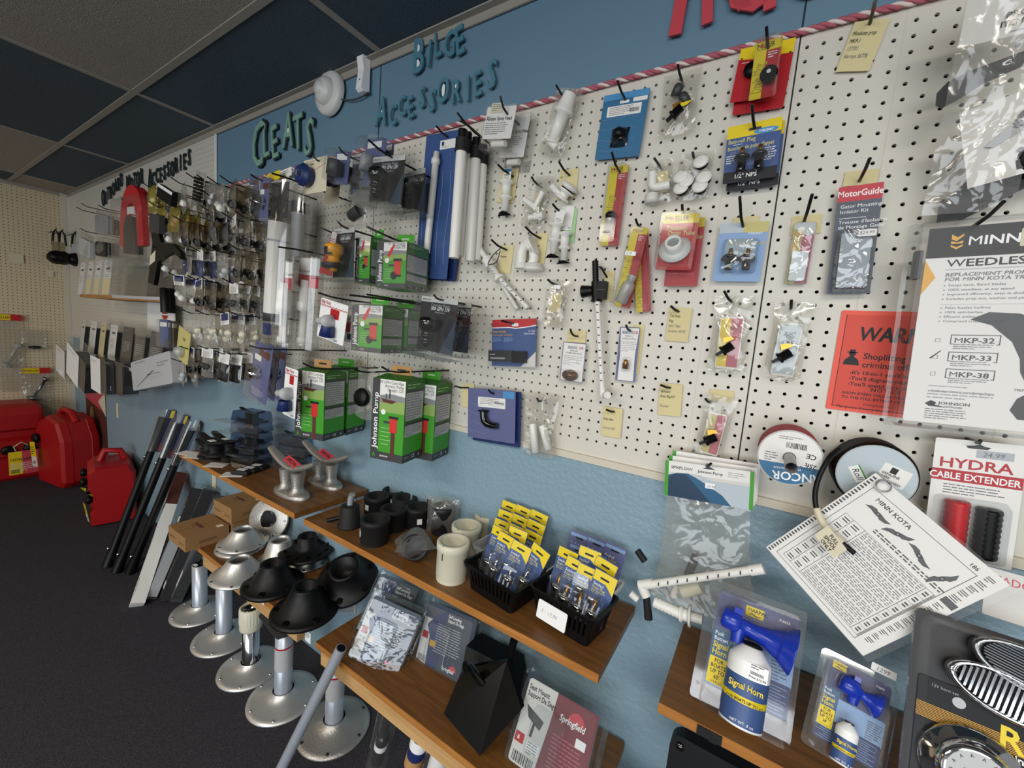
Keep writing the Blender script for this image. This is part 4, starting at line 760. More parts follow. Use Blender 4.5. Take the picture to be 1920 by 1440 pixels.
bagged_plug('zip bag with black plug and card marked 4.95, left of the warning sign', (1448, 562), (1523, 570), (1434, 702), .8, 4, card=('foam', 'foam', '7/8"', '4.95')); hook((1483, 578), .9, (1484, 563), 1.8, 'zip bag marked 4.95')
bagged_plug('zip bag of brass and black plug parts, just above the white wave card', (1326, 738), (1386, 750), (1297, 846), 1.0, 5, card=('yellowbag', 'pink', '', '')); hook((1331, 754), 1.1, (1323, 748), 2.0, 'zip bag of brass plug parts')
note('cream tag sticking out above the zip bag of brass plug parts', (1330, 729), (1377, 734), (1328, 752), .15, ('',))
t = bagged_plug('grey zip bag of black plugs with a yellow tag, hung under the rope', (1240, 142), (1312, 130), (1238, 250), .9, 6); hook((1278, 150), 1.0, (1271, 122), 2.6, 'grey bag of black plugs')
m = MB(); 
for x, z, a in ((-.2, .9, 20), (.4, .1, -30)): m.at(x, -.25, z, ry=a); m.lathe([(0, .4), (.3, .4), (.4, .2), (.4, -.5), (0, -.5)], 'charcoal', 12)
m.at(.25, -.6, -.75); m.flat([(0, 0), (.5, .1), (.9, .4), (0, .35)], 0, 'yellow'); part('yellow_tag', m, t)
def bagged(label, TL, TR, BL, d, seed, mat='baggie', name='bagged_fitting', fn=None, th=.9, tag_=None, taper=0):
    fr = FR(TL, TR, BL, d); X, H = fr.X, fr.H; t = thing(name, label, 'bag', fr.loc, fr.rot)
    if fn: fn(t, X, H)
    if name == 'bagged_fitting':
        for c in t.children: c.scale = (1.25, 1.25, 1.25)
    if tag_: m = MB(); m.sheet(tag_[2], tag_[3], 'cream', 3, 3, .02, 1, .1, tag_[1]+tag_[3]/2); part('paper_tag', m, t)
    m = MB(); m.at(0, 0, H); m.bag(fr.w, fr.h, th, mat, seed, 8, 10, .5, taper); part('zip_bag', m, t)
    return t
def pt(t, name, fn, label=None): m = MB(); fn(m); return part(name, m, t, label)
def elbow(m, r, L1, L2, mat='pvc'):
    m.tube([(0, 0, L1), (0, 0, r*.8), (0, 0, r*.2), (r*.35, 0, -r*.35), (r, 0, -r*.6), (L2, 0, -r*.6)], r, mat, 14)
bagged('clear bag with a bent white fitting and cream tag, left of the white caps', (1214, 306), (1262, 296), (1214, 384), .8, 7, fn=lambda t, X, H: (pt(t, 'fitting', lambda m: (m.at(-.5, -.1, -.2), elbow(m, .3, .9, 1.2), m.at(-.5, -.1, -1.1), m.lathe([(.45, .3), (.5, 0), (.5, -.3), (0, -.3)], 'pvc2', 16)))), tag_=(0, 0, 1.4, 1.8)); hook((1236, 310), 1.0, (1227, 297), 2.4, 'bent white fitting bag')
def caps(t, X, H):
    for i, (x, z) in enumerate(((-.75, -.1), (-.35, -.45), (-.6, -.85), (.75, -.3), (.6, -.85), (.4, .7))):
        m = MB(); m.at(x, -.3-.03*i, z, rx=70, ry=-15); m.lathe([(0, .12), (.3, .1), (.5, .03), (.5, -.05), (.4, -.12)], 'pvc', 22); m.lathe([(.41, -.1), (.41, -.35)], 'black', 18); part('white_cap', m, t)
bagged('clear bag full of round white caps beside the blue and yellow card', (1272, 288), (1340, 283), (1262, 372), .9, 8, fn=caps, th=1.1); hook((1301, 296), 1.0, (1299, 286), 2.0, 'bag of white caps')
# the tall bag of white thru-hull at the rope, elbows, tags
bagged('long clear bag with a white flanged pump tube, hung from the rope end', (1043, 162), (1092, 168), (1012, 282), 1.1, 9, fn=lambda t, X, H: pt(t, 'pump_tube', lambda m: (m.at(.1, -.15, 0, ry=4), m.lathe([(.5, 1.9), (.55, 1.4), (.7, .75), (.8, .6), (.8, .5), (.5, .45), (.45, -1.5), (.6, -1.6), (.6, -1.75), (0, -1.75)], 'pvc', 20), m.tube([(-.5, 0, -1.5), (.6, 0, -2.0)], .3, 'pvc', 12)))); hook((1057, 182), 1.2, (1043, 160), 2.8, 'long bag of white pump tube')
bagged('clear bag with a white pipe elbow and cream label, in the centre of the pegboard', (993, 328), (1038, 332), (976, 422), .9, 10, fn=lambda t, X, H: (pt(t, 'pipe_elbow', lambda m: (m.at(.1, -.2, -.5, ry=18), elbow(m, .24, 1.3, .2), m.tube([(0, 0, 0), (-1.3, 0, .15)], .25, 'pvc', 12))), pt(t, 'pipe_end', lambda m: (m.at(.6, -.1, -1.1), m.tube([(-.9, 0, -.25), (.4, 0, .1)], .28, 'pvc', 12)))), tag_=(-.4, .2, .9, 1.4)); hook((1007, 345), 1.0, (997, 332), 2.2, 'white pipe elbow bag')
bagged('small clear crinkled bag hanging between the elbows and the black valve', (1026, 524), (1072, 527), (1013, 607), .8, 11, fn=lambda t, X, H: pt(t, 'label', lambda m: (m.prism(rr(-.2, .4, 1.1, 1.4, .04), -.35, -.34, 'ltwhite'),)), tag_=(.3, 0, 1.2, 1.8)); hook((1038, 532), 1.0, (1027, 524), 2.0, 'small crinkled bag')
def tubes(t, X, H):
    pt(t, 'white_tube', lambda m: (m.at(-.5, -.1, -1.0, ry=-10), m.lathe([(.3, 1.0), (.34, .9), (.34, -1.5), (0, -1.5)], 'pvc', 16))); pt(t, 'tube_end', lambda m: (m.at(.5, -.1, -.7, ry=-20), m.lathe([(.3, .7), (.34, .6), (.34, -1.4), (0, -1.4)], 'pvc', 16)))
bagged('clear bag of short white tubes hanging over the lower edge of the pegboard', (985, 735), (1050, 742), (978, 845), 1.0, 12, fn=tubes, th=1.1); hook((1013, 752), 1.1, (1007, 747), 2.0, 'bag of short white tubes')
# loose white thru-hulls
def thruhull(m, s=1.0, wing=True):
    m.lathe([(0, 1.5*s), (.75*s, 1.5*s), (.78*s, 1.4*s), (.45*s, 1.3*s), (.42*s, .2*s), (.62*s, .15*s), (.62*s, 0), (.35*s, -.1*s), (.3*s, -1.2*s), (0, -1.2*s)], 'pvc', 20)
    if wing: m.loft([[(x, y, -1.2*s-.3*abs(x/.75)**2*s+z) for x, y in ((-.75*s, -.05), (-.4*s, -.3*s), (0, -.36*s), (.4*s, -.3*s), (.75*s, -.05), (.4*s, .3*s), (0, .36*s), (-.4*s, .3*s))] for z in (0, -.06)], 'black', True)
def hull(label, px, d, s, ry=0, wing=True, tagtxt=None):
    p = W(*px, d); t = thing('thru_hull', label, 'fitting', p, (0, ry, 0), 'white plastic thru-hull fittings')
    m = MB(); thruhull(m, s, wing); part('body', m, t)
    if tagtxt:
        m = MB(); m.at(*tagtxt[:3], ry=tagtxt[3]); m.prism(rr(-.5, .5, -.7, .7, .06), 0, .02, 'paper')
        if len(tagtxt) > 4: m.rect(-.5, .5, .3, .6, -.01, 'teal'); m.text('marpac', 0, -.05, .2, 'ink', -.012, 'c', bold=1, shear=.2)
        m.lines(-.4, -.1, .8, 4, .13, 'inkgrey'); part('card_tag', m, t)
    return t
hull('white thru-hull with a small card at its top, highest of the white fittings', (948, 372), .9, 1.15, 0, True, (.1, -.2, 2.35, 4, 1)); note('cream slip behind the highest white thru-hull', (938, 314), (968, 320), (936, 376), .15, ('',)); hook((955, 326), 1.0, (933, 308), 2.4, 'highest white thru-hull')
hull('front one of two white thru-hulls hanging as a pair under the green slip', (1040, 452), 1.1, 1.08, 2, True, (.35, -.25, 2.2, 12)); hull('rear one of two white thru-hulls hanging as a pair under the green slip', (1058, 466), .75, 1.0, -2); hook((1050, 396), 1.2, (1036, 382), 2.2, 'pair of white thru-hulls')
note('pale green slip behind the pair of white thru-hulls', (1058, 392), (1080, 392), (1056, 455), .15, ('', '', 'donovan'), 'ltgreen'); note('white slip tied to the mushroom fitting', (1052, 385), (1075, 387), (1050, 430), .25, ('', 'MUSH', ''), 'paper')
p = W(1060, 362, 1.1); t = thing('mushroom_fitting', 'white mushroom cap and ribbed hose fitting tied over a cream tag', 'fitting', p, (0, 25, 0)); t.scale = (1.3, 1.3, 1.3)
pt(t, 'mushroom_cap', lambda m: (m.at(.05, 0, .4, ry=10), m.lathe([(0, .35), (.5, .3), (.72, .12), (.74, 0), (.5, -.08), (.5, -.16)], 'pvc', 24), m.lathe([(.52, -.1), (.52, -.22)], 'black', 20), m.lathe([(.68, -.2), (.7, -.35), (.4, -.4), (.38, -.7), (.62, -.75), (.6, -.95), (0, -.95)], 'pvc', 24)))
pt(t, 'ribbed_hose', lambda m: (m.at(-.85, 0, -.1, ry=-70), m.lathe([(.24+.05*(k % 2), -.55+k*.11) for k in range(11)]+[(0, .66)], 'pvc', 14)))
note('cream tag behind the mushroom cap fitting', (1048, 318), (1082, 318), (1048, 372), .15, ('N', '', '')); hook((1065, 326), .6, (1048, 303), 2.2, 'mushroom cap fitting')
p = W(990, 480, 1.0); t = thing('pipe_elbow', 'pair of white ninety degree pipe elbows tied together over a cream tag', 'fitting', p); t.scale = (1.35, 1.35, 1.35)
def el(m, s=1):
    m.tube([(0, 0, -.95), (0, 0, -.3), (.03, 0, 0), (.18, 0, .32), (.5, 0, .5), (.75, 0, .45)], .42, 'pvc', 16)
    m.lathe([(.42, -.95), (.48, -.93), (.48, -1.05), (.42, -1.08), (.42, -1.2), (.47, -1.22), (.47, -1.32), (0, -1.32)], 'pvc', 18)
pt(t, 'elbow', lambda m: (m.at(-.55, -.1, .35), el(m), m.at(.3, -.1, .75, ry=62), m.lathe([(0, .25), (.6, .25), (.72, .1), (.72, -.15), (.5, -.25)], 'pvc', 6, smooth=False), m.lathe([(.8, .28), (.86, .2), (.8, .1)], 'pvc', 20)))
pt(t, 'elbow', lambda m: (m.at(.55, .05, -.2, ry=170), m.tube([(0, 0, -.6), (0, 0, 0), (.15, 0, .35), (.4, 0, .5)], .38, 'pvc', 14), m.at(.55, .05, -.9), m.lathe([(.4, .35), (.68, .3), (.72, 0), (.8, -.05), (.8, -.2), (0, -.3)], 'pvc', 18)))
note('cream tag behind the pair of white elbows', (1003, 436), (1024, 440), (1002, 492), .12, ('', 'Drain', '')); hook((1008, 444), .8, (985, 425), 2.4, 'pair of white elbows')
p = W(916, 486, 1.2); t = thing('aerator_tube', 'white threaded aerator with two slotted tubes hanging diagonally on a wire tie', 'fitting', p, (0, 0, 0)); q = lambda x, y, d=1.2: tuple(W(x, y, d)-p)
a, b, c = Vector(q(900, 467)), Vector(q(935, 520)), Vector(q(990, 578))
def body(m):
    m.tube([a.lerp(b, i/20) for i in range(0, 8)], [.26+.05*(i % 2) for i in range(8)], 'pvc', 14)
    for u0, u1, r in ((.36, .42, .75), (.42, .56, .7), (.56, .62, .8), (.6, 1.0, .42), (1.0, 1.08, .72)): m.tube([a.lerp(b, u0), a.lerp(b, u1)], r*.85, 'pvc' if r > .5 else 'pvc2', 18)
    for i in range(3): mm = a.lerp(b, .7+i*.09); m.box(mm.x-.2, mm.x+.15, mm.y-.38, mm.y-.36, mm.z-.03, mm.z+.02, 'inkgrey')
pt(t, 'valve_body', body)
def tb(m):
    m.tube([b, c], .23, 'pvc', 12); m.tube([b.lerp(c, .87), c], .27, 'pvc', 12)
    for i in range(1, 6): mm = b.lerp(c, i/6.5); m.box(mm.x-.02, mm.x+.22, mm.y-.26, mm.y-.2, mm.z+.0, mm.z+.07, 'ink')
pt(t, 'slotted_tube', tb); pt(t, 'slotted_tube', lambda m: m.tube([Vector(q(936, 525, .7)), Vector(q(970, 580, .7))], .23, 'pvc2', 12)); pt(t, 'wire_tie', lambda m: m.tube(smooth_path([q(940, 464, .9), q(925, 478, 1.9), q(915, 495, 2.0), q(930, 492, 1.9), q(938, 470, .9)]), .05, 'black', 6))
note('cream tag beside the diagonal white aerator', (938, 458), (961, 462), (936, 510), .12, ('', 'Donovan', '')); hook((944, 466), .8, (921, 449), 2.4, 'diagonal white aerator')
# black valve with the long slotted spray bar
p = W(1118, 530, 1.3); t = thing('spray_bar', 'long white slotted spray bar hanging from a black valve', 'fitting', p); q = lambda x, y, d=1.3: Vector(W(x, y, d)-p)
def valve(m):
    m.tube([q(1116, 489).lerp(q(1117, 528), i/16) for i in range(17)], [.27+.05*(i % 2) for i in range(17)], 'black', 14); m.tube([q(1117, 528), q(1118, 566)], .42, 'black', 16); c = q(1120, 543)
    m.box(c.x+.1, c.x+.9, -.4, .4, c.z-.9, c.z+.75, 'black'); m.box(c.x+.15, c.x+.95, -.45, -.4, c.z-.1, c.z-.02, 'charcoal'); m.tube([q(1112, 545), q(1092, 547)], [.45, .62], 'black', 14)
pt(t, 'black_valve', valve)
def bar(m):
    a, b = q(1120, 562), q(1129, 728); m.tube([a, b], .27, 'pvc', 14); m.tube([b, q(1130, 742), q(1138, 742)], .34, 'pvc', 14); m.tube([q(1134, 741, 1.3), q(1139, 741, 2.2)], .34, 'pvc', 14)
    for i in range(11): k = a.lerp(b, .06+i*.085); m.box(k.x-.05, k.x+.14, k.y-.3, k.y-.2, k.z-.04, k.z+.04, 'ink')
pt(t, 'slotted_bar', bar); note('cream tag behind the black valve', (1133, 508), (1152, 508), (1130, 565), .12, ('', '', '')); hook((1124, 500), .6, (1138, 520), 2.0, 'spray bar with the black valve')
# float switch, seadog cards, blue cards
fr = FR((923, 600), (1006, 597), (922, 686), (.7, .7, .7)); X, H = fr.X, fr.H
def draw(m, X, H):
    m.flat([(-X, H-.85), (-X*.2, H-.85), (X*.1, H-.98), (X*.6, H-.85), (X, H-.7), (X, H), (-X, H)], -.012, 'red'); m.flat([(-X, H-.95), (-X*.2, H-.93), (X*.1, H-1.06), (X*.6, H-.93), (X, H-.78), (X, H-.68), (X*.6, H-.83), (X*.1, H-.96), (-X*.2, H-.83), (-X, H-.85)], -.018, 'ltwhite')
    m.text('Float Switch', -X+.15, H-1.45, .27, 'gold', -.016, bold=1, sq=.9); m.text('Interrupteur a Flotteur', -X+.15, H-1.8, .23, 'gold', -.016, sq=.85); m.text('12 Volt', X-.15, H-1.4, .2, 'ltwhite', -.016, 'r'); m.text('Submersible', X-.15, H-1.68, .2, 'ltwhite', -.016, 'r'); m.lines(-X+.15, H-2.0, 1.2, 4, .14, 'sky', -.016); m.lines(-X+1.6, H-2.0, 1.3, 4, .14, 'sky', -.016); m.flat([(X*.35, -H), (X, -H), (X, -H*.35)], -.016, 'paper2'); m.prism(rr(-.2, .65, H-.8, H-.45, .15), -.03, -.02, 'paper')
t = pack('float_switch_pack', 'red and blue float switch card with a black switch in a clear blister', 'pack', fr, 'blue', draw, dep=.9, outer=.12, mat='laminatefilm'); pt(t, 'float_switch', lambda m: (m.at(0, 0, 0), m.box(-X*.98, X*.1, -.75, -.1, -H+.55, -H+1.75, 'dark'), m.box(X*.1, X*.65, -.7, -.1, -H+.45, -H+1.7, 'black'), m.prism(rr(-X*.9, -X*.2, -H+.8, -H+1.0, .08), -.77, -.75, 'grey'), m.lines(-X*.9, -H+1.35, 1.3, 1, .14, 'ltwhite', -.77))); hook((961, 606), .9, (940, 601), 2.2, 'float switch card')
fr = FR((1056, 640), (1099, 645), (1050, 712), .7); X, H = fr.X, fr.H
def seadog(title, seed):
    def draw(m, X, H):
        for a in ((-X, X, -H, -H+.07), (-X, X, H-.07, H), (-X, -X+.07, -H, H), (X-.07, X, -H, H)): m.rect(*a, -.012, 'purple')
        m.text('SEADOG', -.18, H-.62, .26, 'blue', -.016, 'c', bold=1, sq=.7); m.text('LINE', X*.6, H-.62, .26, 'red', -.016, 'c', bold=1, sq=.6)
        for i, l in enumerate(title): m.text(l, 0, H-.9-i*.24, .15, 'ink', -.016, 'c')
        m.lines(-X*.85, H-1.35, X*1.7, 6, .17, 'inklight', -.016, seed=seed)
    return draw
t = pack('garboard_plug_pack', 'white card with a bronze oval garboard plug in a clear blister', 'pack', fr, 'paper', seadog(('BRONZE', 'GARBOARD PLUG'), 2), dep=.8, outer=.2, mat='clear', win=(-X-.1, X*.8, -H, -H+1.2), group='white garboard plug cards'); pt(t, 'bronze_plug', lambda m: (m.at(-.1, -.1, -H+.65, rx=90), m.lathe([(0, .4), (.3, .38), (.35, .2), (.75, .1), (.75, 0)], 'copper', 20, sy=.75, sx=1.15))); pt(t, 'price_sticker', lambda m: (m.prism(rr(-.3, .35, -.25, .15, .04), -.05, -.03, 'ltwhite'), m.text('24.99', -.25, -.12, .18, 'inkgrey', -.06)))
note('cream tag showing above the bronze garboard plug card', (1064, 620), (1099, 620), (1062, 642), .2, ('Garboard',)); hook((1078, 630), .9, (1070, 620), 1.8, 'bronze garboard plug card')
fr = FR((1163, 613), (1201, 614), (1153, 713), .6); X, H = fr.X, fr.H
def draw(m, X, H): seadog(('520041-1', 'Garboard Plug'), 5)(m, X, H); m.flat([(-X, -H), (-X+.2, -H), (-X+.25, 0), (-X+.1, H), (-X, H)], -.014, 'purple'); m.flat([(X-.2, -H), (X, -H), (X, H), (X-.05, H), (X-.25, 0)], -.014, 'purple')
t = pack('garboard_plug_pack', 'white card with a small brass garboard plug, right of the long spray bar', 'pack', fr, 'paper', draw, dep=.45, outer=.06, mat='clear', win=(-X*.5, X*.5, -H+.9, -.2), group='white garboard plug cards'); pt(t, 'brass_plug', lambda m: (m.at(0, -.3, -1.1), m.lathe([(0, .62), (.2, .62), (.2, .3)], 'brass', 12), m.lathe([(.28, .3), (.28, -.25), (0, -.25)], 'copper', 16)))
note('cream tag behind the brass garboard plug card', (1186, 608), (1206, 610), (1180, 700), .15, ('',)); hook((1181, 620), .75, (1174, 610), 1.8, 'brass garboard plug card')
def blue_draw(tealtop=False):
    def draw(m, X, H):
        m.prism(rr(-X*.55, X*.6, H-2.1 if H > 2.2 else H-1.75, H-.95, .06), -.02, -.01, 'paper'); m.lines(-X*.45, H-1.1, X*.9, 4, .18, 'inkgrey', -.026, seed=4); m.barcode(X*.15, H-1.65, X*.4, .25, -.028); m.prism(rr(X*.5, X*.95, H-.9, H-.12, .08), -.022, -.01, 'ltblue')
        for k in range(4): z = -H*.75+k*H*.38; m.tube([(-X*.9+i*X*.18, -.02, z+.12*sin(i*1.3+k)) for i in range(10 if k % 2 else 5)], .02, 'sky', 4)
    return draw
fq = FR((888, 728), (978, 735), (886, 825), .8); fr = FR((878, 727), (967, 733), (877, 819), 1.4)
pack('elbow_card', 'blue card peeking out behind the black elbow card', 'card', fq, 'navy', None, group='blue elbow cards'); t = pack('elbow_card', 'violet blue card with a black pipe elbow, at the lower edge of the pegboard', 'card', fr, 'purple', blue_draw(), group='blue elbow cards')
pt(t, 'black_elbow', lambda m: (m.at(-.55, -.45, -.35), m.tube([(-.15, 0, .75), (-.13, 0, .2), (0, 0, -.3), (.4, 0, -.65), (1.0, 0, -.75), (1.75, 0, -.75)], [.42, .42, .44, .42, .36, .33], 'gloss', 16), m.at(-.7, -.45, .42), m.lathe([(.45, -.05), (.62, 0), (.62, .1), (.3, .14)], 'black', 18))); hook((925, 738), 1.5, (916, 731), 2.2, 'black elbow cards'); note('cream tag left of the black elbow cards', (866, 718), (889, 720), (866, 762), .2, ('', '', '')); hook((878, 727), .3, (853, 724), 2.6, 'cream tag by the elbow cards')
fr = FR((1131, 178), (1216, 167), (1118, 298), .6)
t = pack('drain_plug_card', 'bright blue card with crumpled black plugs, hung directly under the rope', 'card', fr, 'teal', lambda m, X, H: (m.rect(-X, X, H-.55, H, -.012, 'ltblue'), m.prism(rr(-X*.75, X*.75, H-2.0, H-1.1, .05), -.02, -.01, 'paper'), m.lines(-X*.65, H-1.2, X*1.2, 5, .15, 'inkgrey', -.026), m.barcode(X*.25, H-1.8, X*.42, .35, -.028), m.rect(X*.35, X*.95, H-.95, H-.6, -.02, 'paper'), m.prism(rr(-.5, .4, H-.95, H-.7, .1), -.02, -.012, 'paper'), [m.tube([(-X*.9+i*X*.16, -.02, -H*.75+k*H*.33+.1*sin(i*1.6+k)) for i in range(11)], .018, 'sky', 4) for k in range(4)]))
pt(t, 'black_plugs', lambda m: (m.at(.05, -.35, -.85, ry=20), m.lathe([(0, .5), (.35, .45), (.6, .1), (.6, -.3), (.3, -.5), (0, -.55)], 'black', 14), m.at(.05, -.1, -.25), m.bag(1.7, 1.6, 1.1, 'bagblack', 5))); hook((1172, 186), .7, (1158, 152), 2.8, 'bright blue plug card')
# aerator heads and white tubes
for i, (a, b, c, d) in enumerate((((945, 215), (990, 218), (940, 292), 1.2), ((915, 202), (970, 196), (903, 262), 3.4))):
    fr = FR(a, b, c, d); X, H = fr.X, fr.H
    t = pack('spray_head_pack', ('white carded spray head pack, the rear one of two near the rope', 'white carded spray head pack with a price label, the front one near the rope')[i], 'pack', fr, 'paper', lambda m, X, H: (m.text('Aerator Spray Head', -X+.15, H*.15, .34, 'ink', -.02, bold=1, sq=.8), m.lines(-X+.15, H*.0, X*1.6, 6, .2, 'inkgrey', -.016), m.lines(-X+.15, H*.4, X*.5, 1, .22, 'inkgrey', -.016)), group='aerator spray head packs')
    pt(t, 'clear_box', lambda m: (m.box(-X, X+.3, -.3, 1.2, -H-1.1, H, 'clear'), m.box(-X+.3, X+.2, .1, .5, -H-1.1, -H-1.0, 'clearbox'))); pt(t, 'white_nozzle', lambda m: m.tube([(-X*.3, .3, -H-.4), (X*.6, .3, -H-.35)], .32, 'pvc', 14)); pt(t, 'price_label', lambda m: (m.prism(rr(-X*.7, X*.1, H-.6, H+.3, .05), -.06, -.04, 'tape'), m.lines(-X*.6, H+.2, X*.6, 4, .18, 'inkgrey', -.07)) if i else m.prism(rr(X*.3, X*.9, H-1.5, H, .05), -.06, -.04, 'ltwhite'))
hook((950, 212), 3.6, (938, 180), 4.6, 'spray head packs')
def tube_thing(label, top, bot, d, r=.56):
    a, b = W(*top, d), W(*bot, d); t = thing('overflow_tube', label, 'tube', a, group='white tubes with black caps'); v = b-a
    pt(t, 'white_tube', lambda m: m.tube([v*.13, v], r, 'pvc', 18)); pt(t, 'black_cap', lambda m: (m.tube([v*-.01, v*.06], r*.85, 'black', 16), m.tube([v*.06, v*.16], r*1.22, 'blackmatte', 16))); return t
tube_thing('white tube with black cap at the front left of the four, leaning left', (868, 246), (851, 484), 4.6); tube_thing('white tube with black cap directly behind the leaning front tube', (877, 252), (860, 480), 3.0)
tube_thing('white tube with black cap, third of four from the left', (894, 262), (881, 490), 2.4); tube_thing('white tube with black cap, rightmost and rearmost of the four', (906, 275), (893, 488), 1.4); hook((890, 248), 2.6, (858, 212), 6.5, 'white tubes with black caps'); hook((902, 256), 1.0, (862, 226), 6.0, 'rear white tubes')
fq = FR((822, 262), (880, 252), (800, 524), .7); fr = FR((798, 254), (862, 243), (779, 520), 1.6)
pack('overflow_card', 'tall navy card behind the tall blue tube card', 'card', fq, 'navy', None, group='tall blue tube cards'); X, H = fr.X, fr.H
t = pack('overflow_card', 'tall blue card with a long white overflow tube', 'card', fr, 'blue', lambda m, X, H: (m.prism(rr(-X*.1, X+.55, H-1.9, H-.9, .06), -.03, -.01, 'paper'), m.rect(0, .35, H-1.5, H-1.05, -.036, 'navy'), m.barcode(X-.4, H-1.6, .8, .35, -.036), m.lines(.1, H-1.6, 1.3, 2, .12, 'inkgrey', -.036), [m.tube([(-X*.8+k*X*.5+.12*sin(i*.9+k), -.02, -H*.8+i*H*.16) for i in range(9)], .03, 'sky', 4) for k in range(4)]), group='tall blue tube cards')
pt(t, 'white_tube', lambda m: (m.at(-.25, -.6, 0, ry=1), m.lathe([(0, H-2.3), (.3, H-2.35), (.4, H-3.1), (.52, H-3.15), (.52, H-3.7), (.4, H-3.75), (.42, -H+2.9)], 'pvc', 18), m.lathe([(.42, -H+2.9), (.42, -H+1.9), (.6, -H+1.7), (.5, -H+.6), (.2, -H+.3), (0, -H+.3)], 'gloss', 14))); hook((838, 256), 1.8, (818, 236), 3.4, 'tall blue tube cards')
# ------------------------------------------------------------------ bilge pump boxes and clear packs, left of the white tubes
def pump_box(label, corner, d0, w, h, dep, tall, bright=False, rz=0, tab=None, group='green bilge pump boxes'):
    # corner: the front top-left corner in the photograph at depth d0
    p = W(*corner, d0); t = thing('pump_box', label, 'box', (p.x, p.y, p.z), (0, 0, rz), group)
    m = MB(); m.box(0, w, 0, dep, -h, 0, 'green'); y = -.012; k = h/10
    m.rect(0, w*.23, -h, 0, y, 'charcoal'); m.rect(w*.23, w, -h, -h+.1*h, y, 'charcoal'); m.rect(w*.23, w, -h*.2, 0, y, 'paper'); m.flat([(w*.23, -h*.3), (w, -h*.26), (w, -h*.19), (w*.6, -h*.17), (w*.23, -h*.2)], y-.004, 'grey'); m.flat([(w*.23, -h*.4), (w, -h*.4), (w, -h*.25), (w*.23, -h*.29)], y-.006, 'olive')
    m.text('Johnson Pump', w*.185, -h*.86, w*.145, 'ltwhite', y-.01, rot=90, bold=1, sq=(h*.8)/(w*.145*9.6)); m.flat([(w*.06, -h*.97), (w*.11, -h*.91), (w*.16, -h*.97), (w*.13, -h*.97), (w*.11, -h*.945), (w*.09, -h*.97)][::-1], y-.01, 'green')
    for i in range(3): m.text(('500 GPH Cartridge', 'Aerator Pump', 'Straight 12V')[i], w*.95, -h*(.05+.045*i), h*.03*(1.2 if tall else 1.6), 'ink', y-.01, 'r', sq=.9)
    # the drawn pump
    s = w*.085; cx = w*(.68 if tall else .72); cz = -h*(.52 if tall else .5)
    m.rect(cx-s*1.3, cx+s*1.3, cz-s*3, cz+s*1.2, y-.012, 'pumpred'); m.rect(cx-s*1.7, cx+s*1.7, cz+s*1.2, cz+s*2, y-.012, 'ink'); m.rect(cx-s*3.6, cx-s*1.3, cz-s*.4, cz+s*.3, y-.012, 'charcoal')
    if tall: m.rect(cx-s*.7, cx+s*.7, cz-s*10.5, cz-s*3, y-.012, 'rust')
    else: m.disc(s*1.3, y-.012, 'ink', cx-s*1.4, cz-s*3.2, 14); m.rect(cx-s*1.8, cx+s*1.5, cz-s*3.6, cz-s*2.9, y-.012, 'ink'); m.flat([(w*.35, -h*.3), (w*.5, -h*.1), (w*.62, -h*.02), (w*.55, -h*.18), (w*.45, -h*.32)], y-.014, 'pumpred')
    if tall: m.flat([(w*.28, -h*.235), (w*.75, -h*.25), (w*.62, -h*.29), (w*.34, -h*.28)][::-1], y-.014, 'rust'); m.rect(w*.52, w*.56, -h*.23, -h*.12, y-.014, 'charcoal'); m.rect(w*.42, w*.45, -h*.235, -h*.17, y-.014, 'charcoal')
    m.disc(w*.07, y-.012, 'ltwhite', w*.36, -h*.4, 14)
    for i in range(5): m.rect(w*.3, w*(.55+.05*(i % 2)), -h*(.6+.05*i), -h*(.592+.05*i), y-.012, 'ltgreen')
    m.text('SP-PUMP', w*.3, -h*.96, h*.022, 'ltwhite', y-.01, bold=1)
    # right side panel
    TT = m.T; m.T = Matrix(((0, -1, 0, w), (1, 0, 0, 0), (0, 0, 1, 0), (0, 0, 0, 1))); y = -.012
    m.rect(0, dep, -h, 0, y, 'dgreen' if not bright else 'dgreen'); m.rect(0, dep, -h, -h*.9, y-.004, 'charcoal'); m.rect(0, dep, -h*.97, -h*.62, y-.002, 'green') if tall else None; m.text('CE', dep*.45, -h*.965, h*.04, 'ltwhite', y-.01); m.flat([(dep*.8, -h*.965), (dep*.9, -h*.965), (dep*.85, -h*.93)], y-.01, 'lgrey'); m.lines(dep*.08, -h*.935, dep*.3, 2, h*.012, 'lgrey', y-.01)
    z0, z1 = (-h*.48, -h*.14) if tall else (-h*.62, -h*.26)
    m.rect(dep*.05, dep*.95, z0, z1, y-.004, 'lgrey'); m.rect(dep*.05, dep*.95, z1, z1+h*.035, y-.004, 'charcoal'); m.rect(dep*.05, dep*.95, z0-h*.06, z0-h*.025, y-.004, 'charcoal'); m.rect(dep*.05, dep*.95, z0-h*.2, z0-h*.06, y-.004, 'lgrey')
    m.lines(dep*.08, z1-h*.015, dep*.82, 10, (z1-z0)/10.5, 'grey', y-.008, .5, 3); m.lines(dep*.08, z0-h*.07, dep*.82, 5, h*.026, 'grey', y-.008, .5, 4); m.lines(dep*.1, -h*.04, dep*.7, 2, h*.035, 'ltgreen', y-.008, .3, 5)
    m.T = TT; part('printed_box', m, t)
    m = MB(); m.loft([[(0, 0, 0), (w, 0, 0), (w, dep, 0), (0, dep, 0)], [(w*.1, dep*.45, h*.05), (w*.9, dep*.45, h*.05), (w*.9, dep*.55, h*.05), (w*.1, dep*.55, h*.05)]], 'dgreen', False); part('box_lid', m, t)
